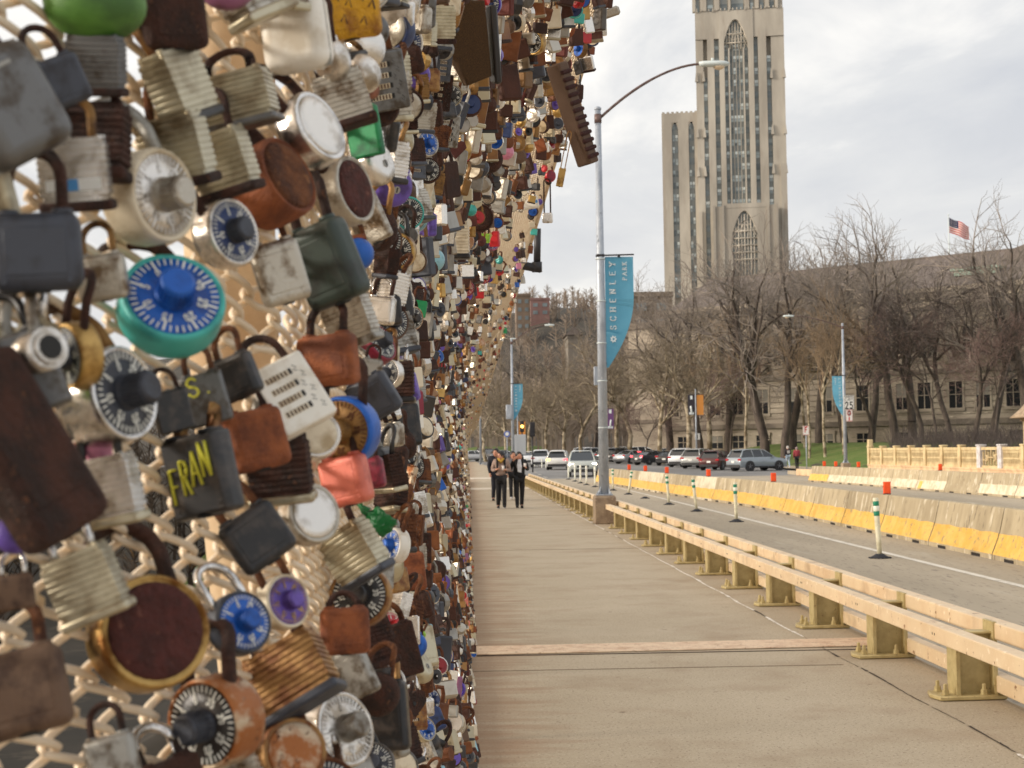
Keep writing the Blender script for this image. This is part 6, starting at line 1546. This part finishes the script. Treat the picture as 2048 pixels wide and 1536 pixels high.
H_('dialback', 582, 1505, 132, 14, 22, 0, mm('goldrust', 'r', dial='ivory_rust'), 'rust mottled round lock cut by the bottom edge')
H_('rect', 225, 1520, 96, 12, -10, 0, mm('zinc', 'd'), 'plain grey padlock at the bottom edge under the maroon faced one')
H_('ball', 28, 1068, 76, 0, 20, 0, mm('purple', 'z', bump='zinc'), 'small purple ball lock at the left edge below the huge dark one')
H_('rect', 30, 1185, 70, 6, -10, 0, mm('brown', 's'), 'small brown padlock at the left edge, above the brass bottomed one')
# ---- middle band
H_('lam', 905, 480, 66, 0, -4, 6, mm('cream', 'b', bump='black'), 'cream laminated padlock with a black base, upper middle', short='the cream laminated lock')
H_('ball', 868, 520, 46, 0, 30, 0, mm('ltblue', 'z', bump='zinc'), 'pale blue dome-shaped lock beside the cream laminated one')
H_('dialback', 958, 436, 58, 0, 4, 0, mm('darkrust', 'd', dial='darkrust'), 'dark rusty round lock above the purple and blue dials')
H_('dial', 940, 485, 30, 0, -6, 0, mm('silver', 'r', dial='navy', knob='blue'), 'small lock with a deep blue dial, left of the purple dialled one')
H_('dial', 984, 485, 32, 0, 14, 0, mm('pink', 'r', dial='purple', knob='purple'), 'small pink lock with a purple dial, right of the deep blue dialled one')
H_('dial', 933, 577, 32, 0, 0, 0, mm('crimson', 'd', dial='red', knob='darkrust'), 'small red dial lock, lower of the two red ones')
H_('dial', 967, 553, 30, 0, 0, 0, mm('crimson', 'd', dial='red', knob='crimson'), 'small red dial lock, upper of the two red ones')
H_('heart', 996, 544, 22, -30, 0, 0, mm('red', 'r'), 'small bright red heart shaped lock beside the upper red dial')
H_('rect', 967, 536, 32, 6, 8, 0, mm('slate', 's'), 'small dark square padlock hanging above the upper red dial')
H_('dial', 1068, 85, 48, 0, -30, 0, mm('brass', 'd', dial='black', knob='black'), 'brass combination lock with a black dial near the top edge', short='the top black dial lock')
H_('cap', 770, 1298, 20, 0, 0, 0, mm('red', 'r'), 'small red lock beside the lime green one') if 0 else None
H_('heart', 792, 1257, 30, -8, 20, 0, mm('red', 'd'), 'red heart lock left of the lime green one')
H_('rect', 832, 1276, 34, -20, -30, 0, mm('lime', 'r'), 'lime green padlock, lower middle')
H_('barrel', 934, 1284, 26, 0, 20, 0, mm('white', 'r'), 'white barrel lock with a maroon band at the fence foot')
H_('barrel', 900, 1270, 22, 4, -50, 0, mm('white', 'r'), 'white barrel lock, upper one of three rolls at the fence foot')
H_('barrel', 912, 1302, 24, -6, 30, 0, mm('white', 'k'), 'white barrel lock, lowest of three rolls at the fence foot')
H_('dialback', 913, 1378, 36, -12, -20, 0, mm('violet', 'd', dial='gunmetal'), 'violet round lock near the fence foot', short='the violet round lock')
H_('ball', 852, 1452, 36, 30, 0, 0, mm('green_dark', 'd', bump='gunmetal'), 'dark teal egg shaped lock left of the green cylinder', sq=(1, .8, 1.3))
H_('barrel', 880, 1442, 34, 50, -40, 0, mm('green', 'z'), 'green cylinder lock between the egg-shaped lock and the grey disc')
H_('dialback', 911, 1450, 42, -44, -10, 0, mm('steel', 'r', dial='silver'), 'grey oval disc lock at the fence foot, below')
H_('ball', 858, 1512, 62, -30, 0, 0, mm('gunmetal', 'd', bump='black'), 'big dark grey rounded lock close to the bottom edge', sq=(1, .8, 1.1))
H_('rect', 813, 965, 34, -12, -16, 4, mm('white', 'r'), 'small white padlock with faint writing, middle of the fence')
H_('rect', 742, 618+120, 44, -10, 0, 0, mm('zinc', 'd'), 'grey stepped padlock left of the pale middle ones')
H_('thin', 783, 600, 44, 2, 6, 0, mm('navy', 'd'), 'navy blue slab lock right of the black square one') 
H_('rect', 772, 622, 62, 4, 10, 0, mm('black', 's'), 'plain black square padlock below the round steel ring')
H_('dial', 778, 480+80, 58, -6, -20, 0, mm('steel', 'd', dial='slate', knob='slate'), 'steel combination lock hanging above the plain black square one')
H_('round', 922, 300, 50, 0, -50, 0, mm('brass', 's'), 'brass and chrome round lock, upper middle')
H_('round', 978, 318, 56, 4, 20, 0, mm('darkrust', 'd'), 'red-brown round lock with tan lower rim, upper middle')
H_('tall', 848, 368, 40, -14, 30, 0, mm('cream', 'z'), 'long cream tapered lock, upper middle')
H_('rect', 880, 268, 40, -22, 0, 0, mm('rust', 'd'), 'rusty red rectangular padlock above the brass and chrome one')
H_('wide', 1060, 405, 34, 10, -10, 0, mm('white', 'r'), 'white padlock with a blue stripe near the fence crest', sq=(1, 1, 1.1))
H_('rect', 1095, 436, 21, 0, 0, 0, mm('silver', 'd'), 'small silver padlock dangling low on long rusty wires against the sky', h=3.2)
H_('dialback', 1100, 352, 24, 0, 40, 0, mm('red', 'r', dial='crimson'), 'small red and cream round lock at the fence crest')
H_('barrel', 1119, 288, 26, 6, 20, 0, mm('steel', 'z'), 'grey cylindrical lock next to the long hanging rusty bar')
H_('thin', 1122, 355, 14, -12, 0, 0, mm('brass', 'g'), 'slender brass lock dangling against the sky', h=2.4, sq=(1.5, 1, 2.2))
# ---- odd things hung on the fence
def blob(name, px, py, build, mats, label, cat, d=None, lean=0, yaw=0, pit=0, gap=.03, part='body'):
    if d is None: d = fence_hit(px, py, gap) or 2.0
    p = P(px, py, d); M = Matrix.Translation(p) @ frame(camo.matrix_world.translation-p, yaw, pit, lean)
    r = empty(name, (0, 0, 0), 0, label, cat); u = (p-camo.matrix_world.translation).length/FPX; r.matrix_world = M @ Matrix.Scale(u, 4)
    for nm, fn, ms_ in build: b = B(); fn(b); link(nm, b.mesh(nm, ms_), r)
    return r
rq = random.Random(9)
def f_bag(b):
    b.ball((0, 0, 0), 36, nu=16, nv=11, sc=(.6, 1.0, .75))
    for v in b.bm.verts:
        k = 1+.20*sin(v.co.y*.23+v.co.z*.31)+.10*rq.uniform(-1, 1); v.co *= k
def f_bagneck(b): b.tube([(0, -20, 20), (0, -32, 32), (2, -40, 46)], [12, 5, 8], 8)
blob('plastic_bag', 755, 1045, [('bag', f_bag, [m_trnk]), ('knotted_neck', f_bagneck, [m_trnk])], None, 'crumpled green plastic bag tied to the fence', 'bag', lean=0)
HERO.append((755, 1045, 70, 'the green plastic bag', 1.2))
def f_plank(b): b.box((0, -4, 0), (30, 36, 205), 0, bevel=4, seg=2)
def f_ridge(b):
    for k in range(12): b.box((0, 14, -88+k*15.5), (33, 9, 8), 0, bevel=2.5, rot=(.15*(-1)**k, 0, 0))
blob('rusty_bar', 1148, 228, [('bar', f_plank, [LM['brown']]), ('ridges', f_ridge, [LM['maroon']])], None, 'long rusted ridged bar hanging slanted against the sky', 'metal bar', lean=17, yaw=-38, gap=.02)
HERO.append((1148, 228, 50, 'the long rusted bar', 4))
def f_block(b): b.prism([(-60, 78), (35, 82), (58, -60), (10, -82), (-28, -20)], -26, 26, 'X', bevel=6, seg=2)
def f_side(b): b.box((0, 62, 0), (54, 14, 150), 0, rot=(.13, 0, 0), bevel=4)
blob('wooden_block', 925, 85, [('block', f_block, [LM['wood']]), ('edge_plate', f_side, [LM['black']])], None, 'large weathered wooden block hanging near the top', 'wooden block', lean=-4, yaw=10, gap=.05)
HERO.append((925, 85, 130, 'the wooden block', 2.4))
def f_u(b): b.tube([(0, 26, 74), (0, 24, 4)], 7, 10)
def f_u2(b): b.tube([(0, -30, 6), (0, 32, -6)], 8.5, 12); b.tube([(0, 24, -13), (0, 24, 8)], 10, 10)
blob('bicycle_lock', 1050, 532, [('upright_bar', f_u, [m_blk]), ('cross_bar', f_u2, [m_blk])], None, 'black bar-shaped bicycle lock sticking out against the sky', 'bicycle lock', gap=.015)
HERO.append((1050, 532, 60, 'the black bicycle lock', 5))
def f_pipe(b): b.tube([(0, -30, 20), (0, -18, -4), (0, 0, -18)], [16, 20, 18], 12); b.box((0, 14, -4), (24, 40, 18), 0, rot=(.3, 0, 0), bevel=4)
blob('steel_fitting', 1205, 22, [('body', f_pipe, [LM['steel']])], None, 'curved steel fitting at the top end of the fence crest', 'metal fitting', gap=.02)
def child_named(nm, like):
    for o in COL.objects:
        if o.get('label') and like in o['label']: return o
m_lblue = mat('label_blue', S(66, 132, 190), .5); m_lwhite = mat('label_white', S(214, 216, 214), .5); m_ink = mat('ink_dark', S(30, 34, 66), .6)
o_ = child_named('padlock', 'pale padlock with a blue stripe')
b = B(); b.box((.236, 0, -1.28), (.006, .80, .16), 0); b.box((.240, -.05, -1.28), (.006, .24, .17), 1); b.build('label_strip', [m_lwhite, m_lblue], o_)
o_ = child_named('padlock', 'white padlock with a blue stripe'); b = B(); b.box((.202, 0, -.98), (.006, .98, .16), 0, rot=(0, 0, 0)); b.build('label_strip', [m_lblue], o_)
o_ = child_named('padlock', 'wrapped in yellow tape'); b = B()
for k, (u, v) in enumerate(((-.3, -.75), (-.1, -.85), (.1, -.78), (.28, -.9), (-.2, -1.08), (.12, -1.12))): b.tube([(.205, u, v), (.205, u+.08, v+.10), (.205, u+.10, v-.04)], .014, 4)
b.build('writing', [m_ink], o_)
o_ = child_named('padlock', 'small white padlock with faint writing'); b = B()
for k in range(3): b.tube([(.215, -.3+.1*q, -.85-.18*k+.02*(-1)**q) for q in range(7)], .012, 4)
b.build('writing', [LM['gunmetal']], o_)
# a few details on heroes
# blue label stripe on the pale padlock, dark pen strokes on the yellow tape
# ---- everything else hung on the fence
KINDS_ = [('rect', 22), ('lam', 20), ('dial', 13), ('dialback', 7), ('round', 9), ('tall', 5), ('wide', 6), ('thin', 6), ('heart', 4), ('barrel', 4), ('ball', 2), ('keypad', 2)]
COLS = [('steel', 10), ('silver', 13), ('zinc', 8), ('lamsteel', 6), ('brass', 3), ('oldbrass', 4), ('rust', 7), ('darkrust', 20), ('orange', 2), ('maroon', 3), ('brown', 5), ('black', 11), ('slate', 5), ('gunmetal', 6), ('goldrust', 3),
        ('teal', .7), ('blue', .9), ('navy', 1.2), ('ltblue', .7), ('red', .7), ('crimson', .7), ('salmon', .4), ('pink', .5), ('mauve', .6), ('purple', .6), ('violet', .3), ('lime', .2), ('green', .45), ('white', 3), ('cream', 3), ('ivory_rust', 3)]
CN = {'steel': 'dull steel', 'silver': 'silver', 'zinc': 'grey', 'lamsteel': 'pale steel', 'brass': 'brass', 'oldbrass': 'tarnished brass', 'rust': 'rusty', 'darkrust': 'dark rusted', 'orange': 'orange-rusted', 'maroon': 'maroon rusted', 'brown': 'brown', 'black': 'black',
      'slate': 'slate', 'gunmetal': 'gunmetal', 'goldrust': 'golden rusty', 'teal': 'teal', 'blue': 'blue', 'navy': 'navy', 'ltblue': 'pale blue', 'red': 'red', 'crimson': 'crimson', 'salmon': 'salmon', 'pink': 'pink', 'mauve': 'mauve', 'purple': 'purple', 'violet': 'violet',
      'lime': 'lime', 'green': 'green', 'white': 'white', 'cream': 'cream', 'ivory_rust': 'rust-spotted'}
KN = {'rect': 'square padlock', 'lam': 'laminated padlock', 'dial': 'dial lock', 'dialback': 'blank round lock', 'round': 'rounded lock', 'tall': 'long padlock', 'wide': 'low wide padlock', 'thin': 'flat padlock', 'heart': 'heart lock', 'barrel': 'barrel lock', 'ball': 'ball lock', 'keypad': 'number-wheel lock'}
def pick(r, tbl):
    t = r.uniform(0, sum(w for _, w in tbl))
    for k, w in tbl:
        t -= w
        if t <= 0: return k
    return tbl[-1][0]
lr = random.Random(2024)
cand = []
def dens_gap(d): return (31 if d < 1.5 else 23) if d < 2.2 else max(4.6, 27*2.4/d*.82)
# candidate places: sampled over the fence surface, kept apart in the picture and on the mesh
grid = {}
def try_place(y, hh):
    x = float(fence_x(y, hh)); p = Vector((x+.03, y, hh+CAMZ)); q = pix(p)
    if not (-30 < q[0] < 1290 and -60 < q[1] < 1590): return None
    return q
N_TRY = 26000
for t in range(N_TRY):
    y = .62*math.exp(lr.random()*math.log(62/.62)); hh = lr.uniform(-1.55, 1.33)
    q = try_place(y, hh)
    if q is None: continue
    # nearer places are skipped where the photograph shows bare mesh
    px, py = q[0], q[1]
    bare = (px < 130 and py > 1180) or (130 < px < 330 and py > 1390) or (px < 260 and 1080 < py) or (px < 330 and py < 120 and not 120 < px < 250) or (215 < px < 330 and 120 < py < 290) or (400 < px < 620 and 520 < py < 700) or (240 < px < 345 and 960 < py < 1160) \
        or (390 < px < 470 and 60 < py < 160) or (0 < px < 130 and 600 < py < 690) or (330 < px < 470 and 1100 < py < 1180) or (200 < px < 345 and 690 < py < 760)
    if bare and y < 2.0: continue
    if y > 9 and lr.random() < min(.80, (y-9)/28): continue
    if hh > .45 and y > 4.2 and lr.random() < min(.84, (y-4.2)*.35)*min(1, (hh-.45)/.25): continue
    if hh < -1.22 and lr.random() < .8: continue
    wd = lr.choice((.030, .034, .038, .040, .042, .046)); wpx = wd*FPX/y
    gx = dens_gap(y)
    if y < 1.6 and any(abs(px-a)+abs(py-c) < (.80 if 'handwritten' in s_ or 'scribbled' in s_ or 'number-wheel' in s_ or 'slate-bumper' in s_ else .57)*w_+.31*wpx for a, c, w_, s_, _ in HERO[:]): continue
    ok = True; key = (int(px//40), int(py//40))
    for i in (-1, 0, 1):
        for j in (-1, 0, 1):
            for (a, c, dd) in grid.get((key[0]+i, key[1]+j), ()):
                if (a-px)**2+(c-py)**2 < (min(gx, dens_gap(dd)))**2: ok = False; break
            if not ok: break
        if not ok: break
    if not ok: continue
    grid.setdefault(key, []).append((px, py, y))
    cand.append((y, hh, px, py, wd, wpx))
cand.sort(key=lambda c: c[0]/c[4])
N_IND = 215
ind = cand[:N_IND]; rest = cand[N_IND:]
used = set(o['label'] for o in COL.objects if o.get('label'))
def ref_phrase(px, py, exclude=None, nth=0):
    c = sorted(((px-a)**2+(py-b_)**2, a, b_, s) for a, b_, w_, s, d_ in HERO if s.startswith('the ') and s != exclude)
    _, a, b_, s = c[nth]; dx, dy = px-a, py-b_; dist = math.hypot(dx, dy)
    far_ = '' if dist < 110 else 'well '
    pos = ('above' if dy < 0 else 'below') if abs(dy) > abs(dx)*.8 else ('to the left of' if dx < 0 else 'to the right of')
    return (far_+pos+' '+s) if pos in ('above', 'below') else pos+' '+s, s
counter = {}
def place_lock(c, full=True):
    y, hh, px, py, wd, wpx = c
    kind = pick(lr, KINDS_); col = pick(lr, COLS)
    if kind == 'lam' and col not in ('steel', 'silver', 'lamsteel', 'zinc', 'brass', 'darkrust', 'goldrust', 'rust', 'oldbrass'): col = lr.choice(('lamsteel', 'steel', 'darkrust', 'lamsteel', 'goldrust'))
    if kind == 'heart' and col in ('steel', 'zinc'): col = lr.choice(('red', 'pink', 'brass', 'crimson'))
    extra = {}
    if kind in ('dial',):
        dc = lr.choice(('black', 'black', 'black', 'slate', 'slate', 'blue', 'purple', 'red', 'navy')); extra = {'dial': dc, 'knob': dc}
        if col in ('black',): col = 'silver'
    if kind == 'dialback': extra = {'dial': lr.choice(('silver', 'darkrust', 'steel', 'cream'))}
    if kind == 'lam': extra = {'bump': lr.choice(('black', 'darkrust', 'slate', 'lamsteel'))}
    sk = lr.choice('srrdddzbgk')
    gap = lr.uniform(.022, .038)
    p = Vector((float(fence_x(y, hh))+gap, y, hh+CAMZ))
    near = y < 1.5
    lean = lr.gauss(14, 9) if near else lr.gauss(6 if hh < .2 else 0, 8)
    yaw = lr.uniform(-65, 65); pit = lr.uniform(-8, 16); h = lr.choice((.5, .62, .62, .8))
    fr = frame(camo.matrix_world.translation-p, yaw, pit, lean)
    off = Vector((0, 0, (VC[kind]-h)*wd)); M = Matrix.Translation(p) @ fr @ Matrix.Translation(-off)
    return kind, col, extra, sk, h, M
for c in ind:
    kind, col, extra, sk, h, M = place_lock(c)
    y, hh, px, py, wd, wpx = c
    base = CN[col]+' '+KN[kind]
    if kind == 'dial': base = CN[col]+' lock with '+CN.get(extra['dial'])+' dial'
    elif kind == 'dialback': base = CN[col]+' rimmed round lock, '+CN[extra['dial']]+' face'
    elif kind == 'lam': base = 'laminated '+CN[col]+' padlock, '+CN[extra['bump']]+' base'
    skn = {'s': 'shiny shackle', 'z': 'grey shackle', 'r': 'rusty shackle', 'd': 'dark shackle', 'b': 'brass shackle', 'g': 'golden shackle', 'k': 'black shackle'}[sk]
    lab = None
    for nth in range(4):
        ph, s1 = ref_phrase(px, py, nth=nth)
        for cd in (base+' '+ph, base+' with '+skn+' '+ph if ' with ' not in base else base+', '+skn+', '+ph):
            if cd not in used and len(cd.split()) <= 16: lab = cd; break
        if lab: break
    lab = lab or base+' near '+s1
    used.add(lab)
    r = make_lock(kind, M, wd, mm(col, sk, **extra), lab, 'padlocks on the fence', h, parts=wpx > 30)
# the many small ones farther along: beyond the 300 that show largest
stuff_mats = [LM[k] for k in ('steel', 'silver', 'zinc', 'lamsteel', 'brass', 'oldbrass', 'rust', 'darkrust', 'orange', 'brown', 'black', 'slate', 'gunmetal', 'goldrust', 'teal', 'blue', 'navy', 'ltblue', 'red', 'crimson', 'salmon', 'pink', 'mauve', 'purple', 'violet', 'lime', 'green', 'white', 'cream', 'ivory_rust', 'maroon')]
sm_i = {m.name: i for i, m in enumerate(stuff_mats)}
Vt, Ft, Mt, Lt_, nv = [], [], [], [], 0
def mesh_arrays(me):
    V = np.empty(len(me.vertices)*3, np.float32); me.vertices.foreach_get('co', V); V = V.reshape(-1, 3)
    me.calc_loop_triangles(); T = np.empty(len(me.loop_triangles)*3, np.int32); me.loop_triangles.foreach_get('vertices', T); T = T.reshape(-1, 3)
    mi = np.empty(len(me.loop_triangles), np.int32); me.loop_triangles.foreach_get('material_index', mi); return V, T, mi
SIMPLE = {}
def simple(kind, h):
    """light version of a lock: body, shackle, disc"""
    if (kind, h) not in SIMPLE:
        z = -h; out = []
        b = B()
        if kind in ('rect', 'lam', 'wide', 'thin', 'tall', 'keypad'):
            H = {'rect': .95, 'lam': 1.0, 'wide': .72, 'thin': 1.2, 'tall': 1.5, 'keypad': 1.2}[kind]; T = .24 if kind == 'thin' else .44
            b.box((0, 0, z-H/2), (T, 1, H), 0, bevel=.07)
            if kind == 'lam': b.box((0, 0, z-H), (.5, 1.06, .18), 1, bevel=.04)
        elif kind in ('dial', 'dialback'):
            b.lathe([(.42, -.2), (.5, -.14), (.5, .14), (.45, .18), (.44, .16)], (0, 0, z-.42), 'X', 14)
            b.lathe([(.43, .165), (.2, .17)], (0, 0, z-.42), 'X', 14, mat=1)
            if kind == 'dial': b.lathe([(.18, .17), (.15, .4)], (0, 0, z-.42), 'X', 10, mat=1)
        elif kind == 'round': b.lathe([(.3, -.25), (.48, -.15), (.48, .15), (.3, .25)], (0, 0, z-.45), 'X', 14)
        elif kind == 'heart': b.prism([(0, z-.9), (.5, z-.35), (.42, z-.08), (.2, z-.02), (0, z-.18), (-.2, z-.02), (-.42, z-.08), (-.5, z-.35)], -.14, .14, 'X', bevel=.03)
        elif kind == 'barrel': b.tube([(0, -.5, z-.24), (0, .5, z-.24)], .26, 10)
        else: b.ball((0, 0, z-.45), .5, nu=12, nv=7)
        b.tube([(0, -.3, -h-.1), (0, -.3, -.3), (0, -.2, -.06), (0, .2, -.06), (0, .3, -.3), (0, .3, -h-.1)], .085, 5, mat=2)
        me = b.mesh('simple', []); SIMPLE[(kind, h)] = mesh_arrays(me); bpy.data.meshes.remove(me)
    return SIMPLE[(kind, h)]
for c in rest:
    kind, col, extra, sk, h, M = place_lock(c); V, T, mi = simple(kind, h)
    A_ = np.array(M @ Matrix.Scale(c[4]*lr.uniform(.9, 1.25), 4)); W = V @ A_[:3, :3].T + A_[:3, 3]
    ids = np.array([sm_i[LM[col].name], sm_i[LM[extra.get('dial') or extra.get('bump') or 'black'].name] , sm_i[SH[sk].name] if SH[sk].name in sm_i else 6])
    Vt.append(W); Ft.append(T+nv); Mt.append(ids[mi]); nv += len(W)
o = link('padlocks', np_mesh('padlocks', np.concatenate(Vt), np.concatenate(Ft), stuff_mats, np.concatenate(Mt)))
tag(o, 'hundreds of small padlocks along the farther stretch of the fence', 'padlocks', None, 'stuff')
print('LOCKS', len(HERO), len(ind), len(rest), ind[-1][5] if ind else 0)
